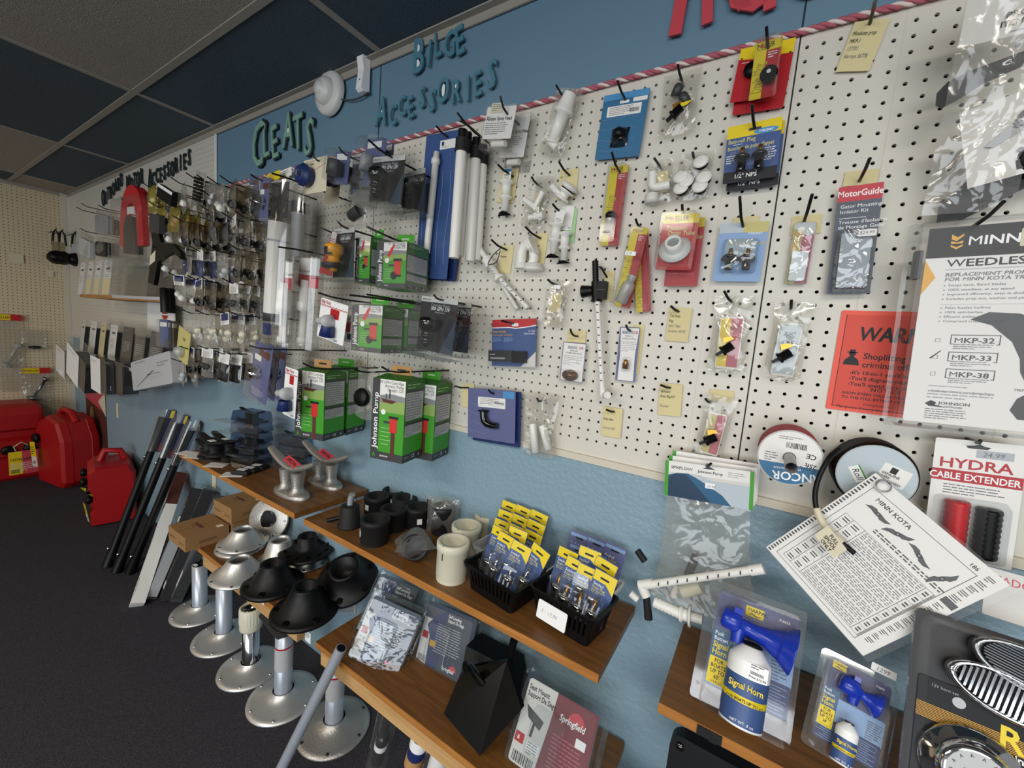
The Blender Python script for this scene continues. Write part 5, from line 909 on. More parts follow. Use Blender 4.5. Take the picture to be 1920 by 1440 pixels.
    m = MB(); m.prism(rr(w*.25, w*.85, h*.04, h*.04+1.1, .12), dep*.5-.03, dep*.5+.03, tab or 'green'); m.box(w*.42, w*.68, dep*.5-.05, dep*.5-.03, h*.04+.5, h*.04+.72, 'ink' if tab else 'ltgreen'); part('hang_tab', m, t)
    if not tall:
        m = MB(); m.loft([[(x*1.02-w*.01, q, z) for x, q in ((0, -.08), (w, -.08), (w, dep), (0, dep))] for z in (-h*1.04, .3)], 'clear', False, False, False); part('clear_sleeve', m, t)
    return t
pump_box('tall green pump box hanging in front, nearest the black elbow cards', (700, 708), 9, 4.3, 9.1, 3.7, True, rz=12, tab='tan'); pump_box('tall green pump box directly behind the foremost tall one', (762, 716), 4.8, 4.1, 9.0, 3.7, True, rz=12)
pump_box('tall green pump box in front, beside the white bilge pump card', (555, 693), 9.6, 4.6, 8.7, 3.7, True, rz=14, tab='tan'); pump_box('tall green pump box half hidden behind the one by the white card', (604, 690), 5.2, 4.4, 8.9, 3.7, True, rz=14)
pump_box('small green pump box in front, middle row of the pegboard', (661, 571), 9, 4.3, 5.2, 3.7, False, rz=10); pump_box('small green pump box behind the front one in the middle row', (715, 577), 4.9, 4.0, 5.0, 3.7, False, rz=10)
pump_box('small green pump box in front with sunlit cover, upper row beside the blue tube card', (708, 455), 7, 4.2, 5.0, 4.0, False, True, rz=8); pump_box('small green pump box further left in the upper row, behind the yellow pump pack', (668, 446), 7.4, 2.6, 5.2, 4.2, False)
hook((748, 698), 8.0, (716, 688), 10.5, 'tall green pump boxes by the elbow cards'); hook((606, 692), 8.4, (568, 681), 11, 'tall green pump boxes by the white card'); hook((735, 563), 8, (655, 553), 12, 'front small green pump boxes'); hook((748, 562), 6, (688, 552), 10.5, 'rear small green pump boxes'); hook((738, 448), 6, (688, 425), 12, 'upper small green pump boxes')
def motor_pack(label, TL, TR, BL, d, txt, body='gloss', dep=2.6, tint='dark'):
    fr = FR(TL, TR, BL, d); X, H = fr.X, fr.H
    t = pack('motor_pack', label, 'pack', fr, tint, lambda m, X, H: (m.rect(-X, X, H-.55, H, -.012, 'paper2'), m.text('SPXFLOW', -X+.15, H-.42, .2, 'ink', -.02, bold=1), m.text('Cartridge Motor', X*.1, H-.95, .3, 'lgrey', -.02, 'c', sq=.9), m.text(txt, X*.1, H-1.35, .36, 'ltwhite', -.02, 'c', bold=1, shear=.15, sq=.9), m.text('Replacement', X*.1, H-1.62, .18, 'lgrey', -.02, 'c'), m.flat([(X*.3, -H), (X, -H), (X, H*.3)], -.016, 'slate'), m.lines(-X+.1, 0, X*.5, 7, .22, 'grey', -.016)), r=.08, group='cartridge motor packs')
    pt(t, 'motor', lambda m: (m.at(0, -1.2, -H*.15), m.lathe([(0, 1.2), (.8, 1.15), (1.0, .9), (1.0, .1), (.85, 0), (.85, -.15), (.7, -.2), (.62, -.6), (.75, -.65), (.75, -.8), (.55, -.85), (.55, -1.3), (.66, -1.35), (.66, -1.5), (.4, -1.6), (.4, -1.9), (0, -1.9)], body, 20)))
    pt(t, 'clear_box', lambda m: (m.loft([[(-X-.1, .1, z), (X+.1, .1, z), (X+.15, -dep, z), (-X-.15, -dep, z)] if z < H else [(-X, .1, z), (X, .1, z), (X, -.15, z), (-X, -.15, z)] for z in (-H-.45, -H*.2, H)], 'clearbox', False, True, False), m.box(-X-.9, X+.9, -dep*.9, .8, -H-.5, -H-.46, 'clearbox')))
    return t
motor_pack('clear pack with a black cartridge motor marked 750 GPH, upper row below the rope', (702, 298), (763, 286), (690, 386), 7.6, '750 GPH 12V'); motor_pack('dark cartridge motor pack behind the one marked 750 GPH', (758, 322), (797, 316), (756, 400), 4.2, '750 GPH 12V'); hook((733, 294), 7.8, (691, 262), 10.6, '750 motor packs')
motor_pack('clear pack with a black cartridge motor marked 500 GPH, middle row', (793, 557), (862, 560), (779, 655), 6.6, '500 GPH 12V'); motor_pack('cartridge motor pack half hidden behind the one marked 500 GPH', (853, 566), (884, 568), (846, 658), 3.0, '500 GPH 12V'); hook((826, 562), 7, (814, 553), 8.6, '500 motor packs')
t = motor_pack('clear pack with a yellow pump, upper row left of the green boxes', (628, 432), (667, 424), (622, 522), 8.2, '1000 GPH', 'pumpyellow'); pt(t, 'black_label', lambda m: (m.at(-.1, -1.2, t.get('h', -.4)), m.loft([[(1.02*cos(RAD(a)), 1.02*sin(RAD(a)), z) for a in range(-135, -44, 10)] for z in (-.2, .7)], 'ink', True, False, False, False), m.at(-.1, -1.2, -2.0), m.lathe([(1.25, .55), (1.3, .3), (1.2, 0), (0, 0)], 'blackplastic', 20))); hook((650, 428), 8.4, (634, 416), 10.4, 'yellow pump pack'); hook((622, 436), 6, (600, 426), 9.4, 'red pump card')
# white and red bilge pump cards
def bilge_card(label, TL, TR, BL, d, grp='white bilge pump cards', pump=True):
    fr = FR(TL, TR, BL, d); X, H = fr.X, fr.H
    def draw(m, X, H):
        m.text('Bilge Pump', -X+.15, H-.55, .4, 'redcard', -.016, bold=1, sq=.7)
        for i in range(9): u = -X+i*X*.22; m.flat([(u, H-.8), (u+X*.11, H-.68), (u+X*.22, H-.8), (u+X*.22, H-.9), (u+X*.11, H-.78), (u, H-.9)][::-1], -.016, 'redcard')
        m.rect(-X*.2, X*.45, H-2.0, H-.9, -.016, 'redcard'); m.lines(-X+.1, -H*.2, X*.7, 6, .14, 'inklight', -.016); m.rect(X*.1, X*.8, -H*.75, -H*.3, -.016, 'navy') if not pump else None; m.text('RULE', X*.3, -H+.15, .2, 'ink', -.016, bold=1)
    t = pack('bilge_pump_card', label, 'card', fr, 'ltwhite', draw, r=.15, group=grp)
    if pump: pt(t, 'pump', lambda m: (m.at(-X*.1, -.7, -.1, ry=80), m.lathe([(0, -1.6), (.35, -1.5), (.45, -.8), (.45, -.3), (.75, .2), (.8, .9), (0, .9)], 'lgrey', 18), m.at(X*.15, -.7, -H*.5), m.lathe([(.7, .6), (.85, -.6), (0, -.6)], 'navy', 18)))
    return t
bilge_card('white and red bilge pump card in the middle row, left of the small green boxes', (606, 566), (658, 568), (590, 634), 9.5); bilge_card('white pump card behind the middle-row one, showing at its right edge', (640, 590), (668, 592), (634, 640), 8, pump=False); hook((648, 562), 8, (597, 549), 12, 'middle row white pump cards')
bilge_card('white bilge pump card hanging low, left of the tall green box', (538, 690), (562, 694), (527, 776), 11); bilge_card('white pump card directly behind the low one, mostly hidden', (545, 692), (575, 696), (540, 770), 8, pump=False)
fr = FR((618, 440), (640, 436), (592, 512), 8.8); X, H = fr.X, fr.H; m = MB(); m.prism([(-X*1.1, -H), (X*1.2, -H*.94), (X*.95, H), (X*.1, H)], 0, .05, 'redcard'); m.flat([(-X*.25, 0), (X*.95, .1), (X*.95, H), (X*.1, H)], -.01, 'paper2')
for i in range(6): m.rect(-X*.2, X*.9, H*.2+i*.24, H*.2+.1+i*.24, -.018, 'pink')
solo('pump_card', m, 'tilted red and pale pump card left of the yellow pump pack', 'card', fr.loc, fr.rot)
# big round caps on cream cards
def cap_card(label, TL, TR, BL, d, cx, cz, R, base='tape'):
    fr = FR(TL, TR, BL, d); X, H = fr.X, fr.H
    t = pack('pump_head_card', label, 'card', fr, base, lambda m, X, H: (m.text('PUMP HEAD', -X+.2, H-.75, .26, 'ink', -.016, bold=1), m.lines(-X+.2, H-.25, X, 2, .14, 'ink', -.016), [m.flat([(-X*.1+i*X*.2, H-1.5+i*.12), (-X*.1+(i+.5)*X*.2, H-1.25+i*.12), (-X*.1+(i+1)*X*.2, H-1.4+i*.12), (-X*.1+(i+.5)*X*.2, H-1.38+i*.12)][::-1], -.016, 'redletter') for i in range(5)]), r=.05, group='round pump head cards')
    pt(t, 'pump_head', lambda m: (m.at(cx, 0, cz, rx=90), m.lathe([(R*.9, 0), (R*.95, .7), (R*1.05, .75), (R*1.05, 1.0), (R*.8, 1.1), (R*.75, 1.5), (R*.62, 1.6), (R*.55, 1.2), (0, 1.2)], 'navy' if base == 'tape' else 'dark', 26), m.lathe([(.25, 1.2), (.25, 1.5), (0, 1.5)], 'dark', 12))); return t
cap_card('cream card behind the front dark blue pump head, second of two', (622, 300), (650, 292), (602, 384), 4.5, .4, .3, 1.2, 'tape'); cap_card('cream card with a round dark blue pump head, nearest the CLEATS lettering', (572, 306), (616, 286), (566, 370), 8.5, -1.0, -.1, 1.25); hook((594, 300), 8.8, (588, 288), 10, 'dark blue pump head cards')
def cup_pack(label, TL, TR, BL, d, mat='charcoal'):
    fr = FR(TL, TR, BL, d); X, H = fr.X, fr.H
    t = pack('pump_cup_pack', label, 'pack', fr, 'purple', lambda m, X, H: m.prism(rr(-X*.8, X*.6, H-.9, H-.2, .05), -.02, -.01, 'ltwhite'), dep=1.6, outer=.05, group='clear cup packs'); pt(t, 'cup', lambda m: (m.at(0, -.9, -H*.15), m.lathe([(0, .9), (.7, .9), (.85, .7), (.9, -.8), (0, -.8)], mat, 20))); return t
cup_pack('clear pack with a dark cup just below the rope, beside the pump heads', (632, 288), (660, 282), (622, 348), 7.2); cup_pack('second dark cup pack, closer to the 750 motor pack', (664, 296), (680, 292), (654, 366), 4.6); hook((648, 290), 7.4, (636, 276), 9, 'dark cup packs')
cup_pack('violet carded pack behind the 750 motor pack at the rope', (686, 264), (724, 260), (680, 350), 5.5, 'grey'); cup_pack('grey carded pack right of the violet one, under the rope', (722, 270), (738, 267), (720, 330), 3.5, 'black')
bagged('clear pouch with a dark hose end hanging below the 750 motor pack', (662, 356), (694, 356), (652, 425), 5.5, 21, 'baggie', 'bagged_hose', lambda t, X, H: pt(t, 'hose_end', lambda m: (m.at(0, -.3, -.6, ry=60), m.lathe([(.75, .9), (.7, -.9), (0, -.9)], 'charcoal', 18))))
bagged('clear bag with a black round cap between the two groups of tall green boxes', (674, 690), (706, 694), (664, 778), 6.5, 22, 'baggie', 'bagged_float', lambda t, X, H: pt(t, 'black_cap', lambda m: (m.at(-.1, -.3, -.5, rx=80, ry=15), m.lathe([(0, .5), (1.0, .45), (1.15, .2), (1.15, -.3), (0, -.3)], 'black', 24)))); hook((690, 698), 6.8, (664, 692), 8.6, 'bag with the black round cap')
# long clear packs with white pump tubes
def long_pack(label, TL, TR, BL, d, cont):
    fr = FR(TL, TR, BL, d); X, H = fr.X, fr.H; t = thing('pump_tube_pack', label, 'pack', fr.loc, fr.rot)
    cont(t, X, H); pt(t, 'clear_sleeve', lambda m: m.loft([[(x*X, y, z) for x, y in ((-1, -.6), (0, -1.0), (1, -.6), (1, .6), (0, .9), (-1, .6))] for z in (-H, -H*.3, H*.4, H)], 'clear', True)); return t
long_pack('tall clear sleeve with a wide white tube, left of the dark blue pump head', (515, 345), (556, 338), (494, 603), 10.2, lambda t, X, H: (pt(t, 'white_tube', lambda m: (m.at(-X*.15, 0, 0), m.lathe([(0, H*.45), (1.25, H*.45), (1.25, -H*.85)], 'pvc2', 22), m.lathe([(1.27, H*.2), (1.27, H*.17)], 'grey', 22), m.lathe([(1.25, -H*.85), (1.25, -H*.97), (0, -H*.97)], 'charcoal', 22))), pt(t, 'grey_header', lambda m: m.box(-X*.9, X*.9, -.5, -.45, H*.5, H*.98, 'bagblack'))))
hook((545, 336), 9.2, (510, 325), 11.4, 'tall sleeve with a wide white tube')
long_pack('grey clear sleeve with a dark hose, directly behind the wide white tube', (545, 362), (575, 360), (542, 488), 4, lambda t, X, H: pt(t, 'dark_hose', lambda m: (m.at(0, 0, 0), m.lathe([(0, H*.7), (.9, H*.7), (.9, H*.35), (.85, H*.3), (.9, -H*.9), (0, -H*.9)], 'lgrey', 20), m.lathe([(.92, H*.72), (.92, H*.4)], 'dark', 20))))
def pump_tube(t, X, H):
    pt(t, 'red_header', lambda m: (m.prism(rr(-X, X, H*.35, H*.98, .1), -.2, -.15, 'paper'), m.rect(-X, X, H*.35, H*.62, -.22, 'redcard'), m.text('Hand Operated', -X*.9, H*.68, .3, 'ink', -.22)))
    pt(t, 'white_tube', lambda m: (m.at(-X*.1, -.3, 0), m.lathe([(0, H*.5), (.6, H*.5), (.6, H*.35), (.75, H*.3), (.75, H*.05), (.95, 0), (.95, -H*.15), (.5, -H*.2), (.5, -H*.75), (.7, -H*.78), (.7, -H*.9), (0, -H*.92)], 'pvc', 20)))
long_pack('clear sleeve with white pump tube and red header, leftmost of two', (536, 492), (556, 490), (522, 648), 9.5, pump_tube); long_pack('clear sleeve with white pump tube and red header, right one with a black cord', (563, 482), (604, 484), (552, 648), 7.2, pump_tube); hook((588, 474), 9, (522, 463), 13, 'white pump tubes with red headers')
# chrome hardware cards
def chrome_card(label, TL, TR, BL, d):
    fr = FR(TL, TR, BL, d); X, H = fr.X, fr.H
    t = pack('chrome_fitting_card', label, 'card', fr, 'purple', lambda m, X, H: (m.rect(-X*.4, X*.8, H*.55, H*.8, -.016, 'rust'), m.rect(-X*.85, -X*.1, H*.35, H*.55, -.016, 'paper'), m.lines(-X*.8, -H*.65, X*1.5, 5, .22, 'lgrey', -.016)), group='chrome fitting cards', dep=.9, outer=.05, mat='clear'); pt(t, 'chrome_fitting', lambda m: (m.at(-X*.2, -.5, -H*.05, ry=20), m.lathe([(0, .9), (.5, .85), (.6, .3), (.9, .2), (.9, 0), (.6, -.1), (.55, -.7), (0, -.8)], 'chrome', 18))); return t
chrome_card('violet card of chrome fittings, front one of the tilted three', (486, 650), (520, 654), (460, 738), 11); chrome_card('violet card of chrome fittings in the middle of the tilted three', (508, 652), (532, 655), (486, 738), 8.5); chrome_card('violet card of chrome fittings at the back of the tilted three', (522, 650), (542, 652), (506, 745), 5.5); hook((506, 655), 11.2, (467, 648), 13, 'chrome fitting cards')
chrome_card('blue carded cleat pack at the left end of the rope', (488, 335), (508, 333), (484, 425), 8); chrome_card('blue carded pack under the yellow label at the rope', (468, 332), (486, 330), (466, 400), 6.5); hook((490, 338), 8.2, (470, 327), 9.6, 'blue carded cleat packs')
for i, (x, y) in enumerate(((500, 318), (522, 312), (542, 312))):
    fr = FR((x, y+9), (x+24, y+2), (x+1, y+24), 7.5-i); m = MB(); m.prism(rr(-fr.X, fr.X, -fr.H, fr.H, .05), 0, .04, ('yellow', 'paper', 'paper')[i]); m.lines(-fr.X*.8, fr.H*.6, fr.X*1.5, 3, .25, 'inkgrey'); solo('label_card', m, ('yellow label card at the rope left of the white ones', 'white label card at the rope with printed lines', 'white label card nearest the dark blue pump head')[i], 'card', fr.loc, fr.rot)
bagged('clear pouch of blue-labelled clips beside the wide white tube', (488, 548), (512, 548), (486, 628), 8, 23, 'clear', 'bagged_clip', lambda t, X, H: pt(t, 'blue_label', lambda m: (m.box(-X*.7, X*.3, -.1, -.05, -H*.2, H*.6, 'slate'), m.box(-X*.3, X*.9, -.15, -.1, -H*.95, -H*.4, 'navy'))))
# ------------------------------------------------------------------ the cluster of small bags
ORD = ('first', 'second', 'third', 'fourth', 'fifth', 'sixth', 'seventh', 'eighth', 'ninth', 'tenth', 'eleventh', 'twelfth')
def proto_bag(kind, mat, w, h, seed, cont, label=0):
    t = thing('small_parts_bag', 'x', 'bag', (0, 0, 0)); cont(t, w, h)
    pt(t, 'zip_bag', lambda m: m.bag(w, h, 1.0, mat, seed, 6, 8, .5))
    if label: pt(t, 'header_label', lambda m: (m.prism(rr(-w*.45, w*.45, -h*.32, .1, .05), -.16, -.12, 'ltwhite'), m.rect(-w*.38, w*.38, -h*.2, -.02, -.17, 'navy' if label > 1 else 'paper2'), m.lines(-w*.35, -h*.21, w*.65, 3, h*.035, 'inkgrey', -.17)))
    return t
def blobs(mat, n, name, R=.5, seed=0):
    def f(t, w, h):
        r = random.Random(seed+n); m = MB()
        for i in range(n):
            m = MB() if i == 0 else m; m.at(r.uniform(-w*.25, w*.25), r.uniform(-.25, .1), -h*r.uniform(.55, .85), r.uniform(0, 90), r.uniform(0, 90)); k = R*r.uniform(.7, 1.1)
            m.lathe([(0, k), (k*.7, k*.9), (k*.75, k*.2), (k*1.05, k*.1), (k*1.05, -k*.2), (k*.6, -k*.3), (k*.55, -k), (0, -k)], mat, 10); part(name, m, t); m = MB()
    return f
def strips(mat, n, name):
    def f(t, w, h):
        for i in range(n): u = -w*.42+i*w*.84/n; pt(t, name, lambda m: m.prism(rr(u, u+w*.84/n*.85, -h*.92, -h*.35, .08), -.2, .1, mat))
    return f
PB = {
 'yellow': proto_bag('y', 'bagyellow', 3.2, 4.6, 1, blobs('yellowbag', 2, 'rubber_part', .6)), 'yellow2': proto_bag('y2', 'bagyellow', 3.2, 4.2, 2, blobs('tan', 2, 'rubber_part', .5)),
 'white': proto_bag('w', 'baggie', 3.4, 4.6, 3, blobs('pvc', 3, 'white_fitting', .55)), 'whiteL': proto_bag('wl', 'baggie', 3.6, 5.0, 4, blobs('pvc', 3, 'white_fitting', .55), 2),
 'dark': proto_bag('d', 'bagbrown', 3.4, 4.6, 5, blobs('dark', 3, 'dark_fitting', .6)), 'darkL': proto_bag('dl', 'bagbrown', 3.6, 4.8, 6, blobs('black', 3, 'dark_fitting', .6), 2), 'dark2': proto_bag('d2', 'baggie', 3.0, 4.4, 7, blobs('charcoal', 4, 'dark_fitting', .45), 1),
 'clear': proto_bag('c', 'baggie', 3.4, 4.4, 8, blobs('lgrey', 2, 'metal_fitting', .55)), 'cream': proto_bag('cr', 'baggie', 3.2, 5.2, 9, blobs('ivory', 2, 'cream_fitting', .6)), 'creamL': proto_bag('crl', 'baggie', 3.4, 5.2, 10, blobs('ivory', 2, 'cream_fitting', .6), 2),
 'blackbox': proto_bag('bb', 'baggie', 3.6, 4.6, 11, strips('dark', 2, 'black_block'), 2), 'navy': proto_bag('n', 'clear', 2.8, 4.4, 12, strips('navy', 2, 'blue_strip'), 1), 'strip': proto_bag('s', 'clear', 2.6, 4.6, 13, strips('black', 2, 'black_strip'), 1),
}
DESC = {'yellow': 'amber bag of rubber parts', 'yellow2': 'smaller amber bag of rubber parts', 'white': 'clear bag of white fittings', 'whiteL': 'blue-labelled clear bag of white fittings', 'dark': 'brownish bag of dark fittings', 'darkL': 'blue-labelled brownish bag of black fittings', 'dark2': 'clear bag of charcoal fittings', 'clear': 'clear bag of grey metal fittings', 'cream': 'clear bag of cream fittings', 'creamL': 'blue-labelled clear bag of cream fittings', 'blackbox': 'blue-labelled clear bag of black blocks', 'navy': 'clear pouch of blue strips', 'strip': 'clear pouch of black strips'}
used_pb = set()
ROWS = [
 [(284, 350, 4, 'yellow'), (302, 388, 4, 'yellow2'), (330, 386, 4, 'yellow2'), (318, 356, 2, 'dark2'), (343, 344, 3, 'white'), (372, 336, 3, 'dark'), (392, 340, 4, 'clear'), (412, 344, 4, 'white'), (436, 342, 5, 'dark'), (398, 366, 4, 'dark')],
 [(316, 410, 5, 'white'), (346, 414, 5, 'dark'), (398, 396, 4, 'blackbox'), (440, 410, 4, 'dark2'), (465, 408, 2, 'dark')],
 [(308, 470, 3, 'white'), (350, 466, 3, 'navy'), (378, 470, 5, 'navy'), (418, 472, 3, 'clear'), (450, 466, 4, 'dark')],
 [(338, 518, 3, 'whiteL'), (374, 524, 4, 'darkL'), (402, 528, 5, 'dark'), (440, 530, 4, 'dark2')],
 [(362, 586, 4, 'cream'), (390, 588, 4, 'cream'), (424, 586, 3, 'creamL'), (452, 590, 2, 'cream')],
 [(360, 654, 4, 'darkL'), (392, 652, 4, 'dark2'), (424, 662, 5, 'strip')],
 [(342, 676, 2, 'clear')],
]
nh = 0
for ri, row in enumerate(ROWS):
    seen = {}
    for hi, (x, y, n, kind) in enumerate(row):
        d0 = 10.0; p = W(x, y, d0); lab = '%s, row %s from the top of the bag cluster' % (DESC[kind], ('one', 'two', 'three', 'four', 'five', 'six', 'seven')[ri]); seen[kind] = seen.get(kind, 0)+1
        if sum(1 for r in row if r[3] == kind) > 1: lab = '%s, hook %s along row %s of the cluster' % (DESC[kind], ('one', 'two', 'three', 'four', 'five', 'six', 'seven', 'eight', 'nine', 'ten')[hi], ('one', 'two', 'three', 'four', 'five', 'six', 'seven')[ri])
        for k in range(n):
            d = d0-k*1.55; loc = (p.x+rnd.uniform(-.25, .25), -d, p.z+rnd.uniform(-.3, .2)); rot = (rnd.uniform(-4, 4), rnd.uniform(-9, 9), rnd.uniform(-14, 14))
            src = PB[kind]
            if kind not in used_pb: place(src, loc, rot); o = src; used_pb.add(kind)
            else: o = dup(src, loc, rot)
            o['label'] = lab; o['group'] = 'small parts bags, row %d' % (ri+1)
        m = MB(); m.tube([(0, 0, 0), (0, -d0-.4, 0), (0, -d0-1.6, .5)], .09, 'hook', 6); solo('peg_hook', m, 'black wire peg hook '+('one', 'two', 'three', 'four', 'five', 'six', 'seven', 'eight', 'nine', 'ten')[hi]+' along row '+('one', 'two', 'three', 'four', 'five', 'six', 'seven')[ri]+' of the bag cluster', 'hook', (p.x, 0, p.z-.12), (0, 0, 0), 'wire hooks of the pegboard')
# loose odd pieces in the cluster
bagged('clear pouch holding one black ribbed block, top of the bag cluster', (370, 326), (390, 322), (360, 380), 10.6, 31, 'clear', 'bagged_block', lambda t, X, H: pt(t, 'ribbed_block', lambda m: [m.box(-X*.7, X*.7, -.4, 0, -H*.9+i*.5, -H*.9+i*.5+.38, 'black') for i in range(int(H*3.4))]))
fr = FR((302, 350), (330, 358), (298, 374), 11.2); m = MB(); m.prism(rr(-fr.X, fr.X, -fr.H, fr.H, .1), -.4, .4, 'black'); m.rect(-fr.X, fr.X, fr.H*.55, fr.H, -.42, 'ltwhite'); solo('black_block', m, 'black block pack with white top strip, left end of row one', 'pack', fr.loc, fr.rot)
# black strap bracket, two black tubes, blue and yellow cards
fr = FR((284, 418), (345, 430), (280, 530), 11.0); X, H = fr.X, fr.H; k = 1
t = thing('strap_bracket', 'black branching strap bracket hanging left of the bag cluster', 'bracket', fr.loc, fr.rot)
pt(t, 'strap', lambda m: (m.prism([(-X*.95, -H), (-X*.55, -H), (-X*.35, -H*.2), (X*.1, H*.05), (X*.6, H*.25), (X, H*.1), (X, H*.3), (X*.5, H*.5), (-X*.2, H*.45), (-X*.4, H*.75), (-X*.9, H*.8), (-X*.75, H*.4), (-X*.8, 0)], -.3, .3, 'black')))
pt(t, 'grip', lambda m: m.prism(rr(-X*.95, -X*.3, H*.7, H*1.3, .2), -.4, .4, 'charcoal')); pt(t, 'paper_label', lambda m: m.prism([(-X*.85, -H*.4), (-X*.5, -H*.2), (-X*.5, H*.15), (-X*.85, -H*.1)], -.36, -.33, 'tape'))
for i, (x, y) in enumerate(((309, 540), (320, 541))):
    a, b = W(x, y, 10.5-i), W(x+2, y+46, 10.5-i); m = MB(); m.tube([(0, 0, 0), tuple((b-a)*.05), tuple(b-a)], [.55, .75, .75], 'black', 12); solo('black_tube', m, ('left one of two short black tubes hanging beside the brown shelf', 'right one of two short black tubes hanging beside the brown shelf')[i], 'tube', a)
for i, (a, b, c, d, mat) in enumerate((((318, 602), (334, 602), (318, 652), 8.5, 'dark'), ((308, 600), (322, 600), (308, 652), 10, 'navy'), ((298, 598), (314, 600), (300, 650), 11.5, 'blue'))):
    fr = FR(a, b, c, d); t = pack('blade_card', ('dark rearmost of the three curved pouches left of row six', 'middle navy one of the three curved pouches left of row six', 'foremost blue one of the three curved pouches left of row six')[i], 'card', fr, mat, lambda m, X, H: (m.rect(-X*.8, X*.8, H*.5, H*.8, -.02, 'ltwhite'), m.flat([(-X, -H), (X, -H), (X, -H*.2)], -.016, 'slate')), dep=.5, outer=.12, mat='clear', r=.5)
fr = FR((338, 618), (361, 624), (327, 670), 10.5); t = pack('bulb_card', 'pale yellow card with a clear dome, left side of row six', 'card', fr, 'yellowbag', lambda m, X, H: (m.rect(-X*.9, -X*.3, -H*.9, -H*.3, -.02, 'paper'), m.text('12V', -X*.2, H*.3, .5, 'ink', -.02, bold=1))); pt(t, 'clear_dome', lambda m: (m.at(X*.0, -.1, -fr.H*.4, rx=90), m.lathe([(0, 1.2), (.7, 1.0), (.9, .5), (.95, 0)], 'frost', 18)))
# ------------------------------------------------------------------ flusher packs and manuals on the little shelf
t = thing('flusher_pack', 'clear clamshell with a red horseshoe flusher and black tongue, high above the brown shelf', 'pack', (0, 0, 0)); fr = FR((228, 372), (278, 366), (230, 500), 9); place(t, fr.loc, fr.rot); X, H = fr.X, fr.H
o = [(X*.82*cos(RAD(a)), H*.42+X*.82*sin(RAD(a))) for a in range(0, 181, 15)]; i_ = [(X*.4*cos(RAD(a)), H*.32+X*.45*sin(RAD(a))) for a in range(180, -1, -15)]
pt(t, 'red_horseshoe', lambda m: m.prism([(X*.95, -H*.35)]+o+[(-X*.95, -H*.35), (-X*.5, -H*.45)]+i_+[(X*.45, -H*.4)], -.6, .3, 'red'))
pt(t, 'black_tongue', lambda m: m.prism([(-X*.38, -H*.6), (X*.55, -H*.6), (X*.45, H*.1), (X*.2, H*.42), (-X*.2, H*.42), (-X*.38, H*.1)], -1.0, .2, 'dark')); pt(t, 'price_sticker', lambda m: m.prism(rr(-X*.25, X*.3, H*.5, H*.7, .1), -.66, -.62, 'ltwhite'))
pt(t, 'clear_clamshell', lambda m: (m.blister(-X*1.1, X*1.1, -H, H*.98, 2.2, 'clear', .3, 2, .5), m.box(-X*1.0, X, -2.4, .3, -H*1.2, -H*.72, 'clearbox')))
m = MB(); m.tube([(4.5*cos(RAD(a)), 0, 4.5*sin(RAD(a))) for a in range(0, 150, 12)], .8, 'red', 10); solo('red_flusher', m, 'red flusher loop behind the amber bags', 'flusher', W(262, 400, 6.5), (0, 10, 0))
SL = -21.2
def lshelf(z, x0, x1, d, lab):
    t = thing('wall_shelf', lab, 'shelf', ((x0+x1)/2, 0, z)); h = (x1-x0)/2
    pt(t, 'board', lambda m: (m.box(-h, h, -d, -.35, -.8, 0, 'shelfwood'), m.box(-h, h, -d-.06, -d, -.8, 0, 'shelfedge'), m.box(-h*.1, h, -d-.12, -d-.06, -.5, .1, 'lgrey')))
lshelf(SL, -150, -93, 9, 'upper small brown shelf with manuals, left of the bag cluster'); lshelf(-36.6, -147, -102, 8.4, 'lower small brown shelf with dark packs, left of the bag cluster')
def mpack(label, x, y, z, w, h, dep, body, card='paper2', rz=0, rx=-6, grp='boxed parts on the small shelves', lines=True):
    t = thing('parts_pack', label, 'pack', (x, y, z), (rx, 0, rz), grp)
    pt(t, 'printed_card', lambda m: (m.prism(rr(-w/2, w/2, 0, h, .15), 0, .08, card), m.lines(-w*.4, h*.93, w*.7, 2, h*.03, 'inkgrey') if lines else None, m.lines(-w*.4, h*.6, w*.75, 6, h*.05, 'inklight') if lines else None, m.rect(-w*.2, w*.3, h*.74, h*.8, -.012, 'charcoal') if lines else None))
    if body: pt(t, 'part_body', lambda m: m.box(-w*.4, w*.4, .1, dep, .1, h*.8, body)); pt(t, 'clear_case', lambda m: m.loft([[(p, q, z_) for p, q in ((-w/2, -.1), (w/2, -.1), (w/2, dep+.1), (-w/2, dep+.1))] for z_ in (0, h)], 'clear', False, True, True))
    return t
for i, (px, w) in enumerate(((150, 4.2), (168, 4), (186, 4.2), (207, 5.5))):
    p = W(px, 545, 7.5-.3*i); t = mpack(('leftmost pale manual on the upper small shelf', 'pale and yellow manual, second on the upper small shelf', 'pale and yellow manual, third on the upper small shelf', 'widest pale and yellow manual on the upper small shelf')[i], p.x, -7.6, SL, w, 8.5, 1, None); pt(t, 'yellow_field', lambda m: m.rect(-w*.48, w*.48, .2, 4.2, -.02, 'cream')) if i else None
p = W(262, 550, 6); mpack('big clear case with a grey part at the right end of the upper small shelf', p.x, -7, SL, 15, 8.6, 4, 'bagbrown', 'clearbox', lines=False)
for i, (px, w, card, body) in enumerate(((150, 3, 'paper2', 'dark'), (168, 5, 'paper', 'black'), (186, 4, 'cream', 'dark'), (205, 5, 'paper', 'black'), (232, 7, 'dark', 'grey'), (255, 6, 'clearbox', 'dark'), (285, 7, 'charcoal', 'black'))):
    p = W(px, 645, 7.5); mpack(('thin dark pack at the left end of the lower small shelf', 'pale carded black pack, second along the lower small shelf', 'cream carded pack on the lower small shelf', 'pale carded pack next to the cream one on the lower small shelf', 'dark pack with a silver hose, middle of the lower small shelf', 'clear cased black pack on the lower small shelf', 'rightmost charcoal pack on the lower small shelf')[i], p.x, -7.4, -36.6, w, 8.6, 3.5, body, card)
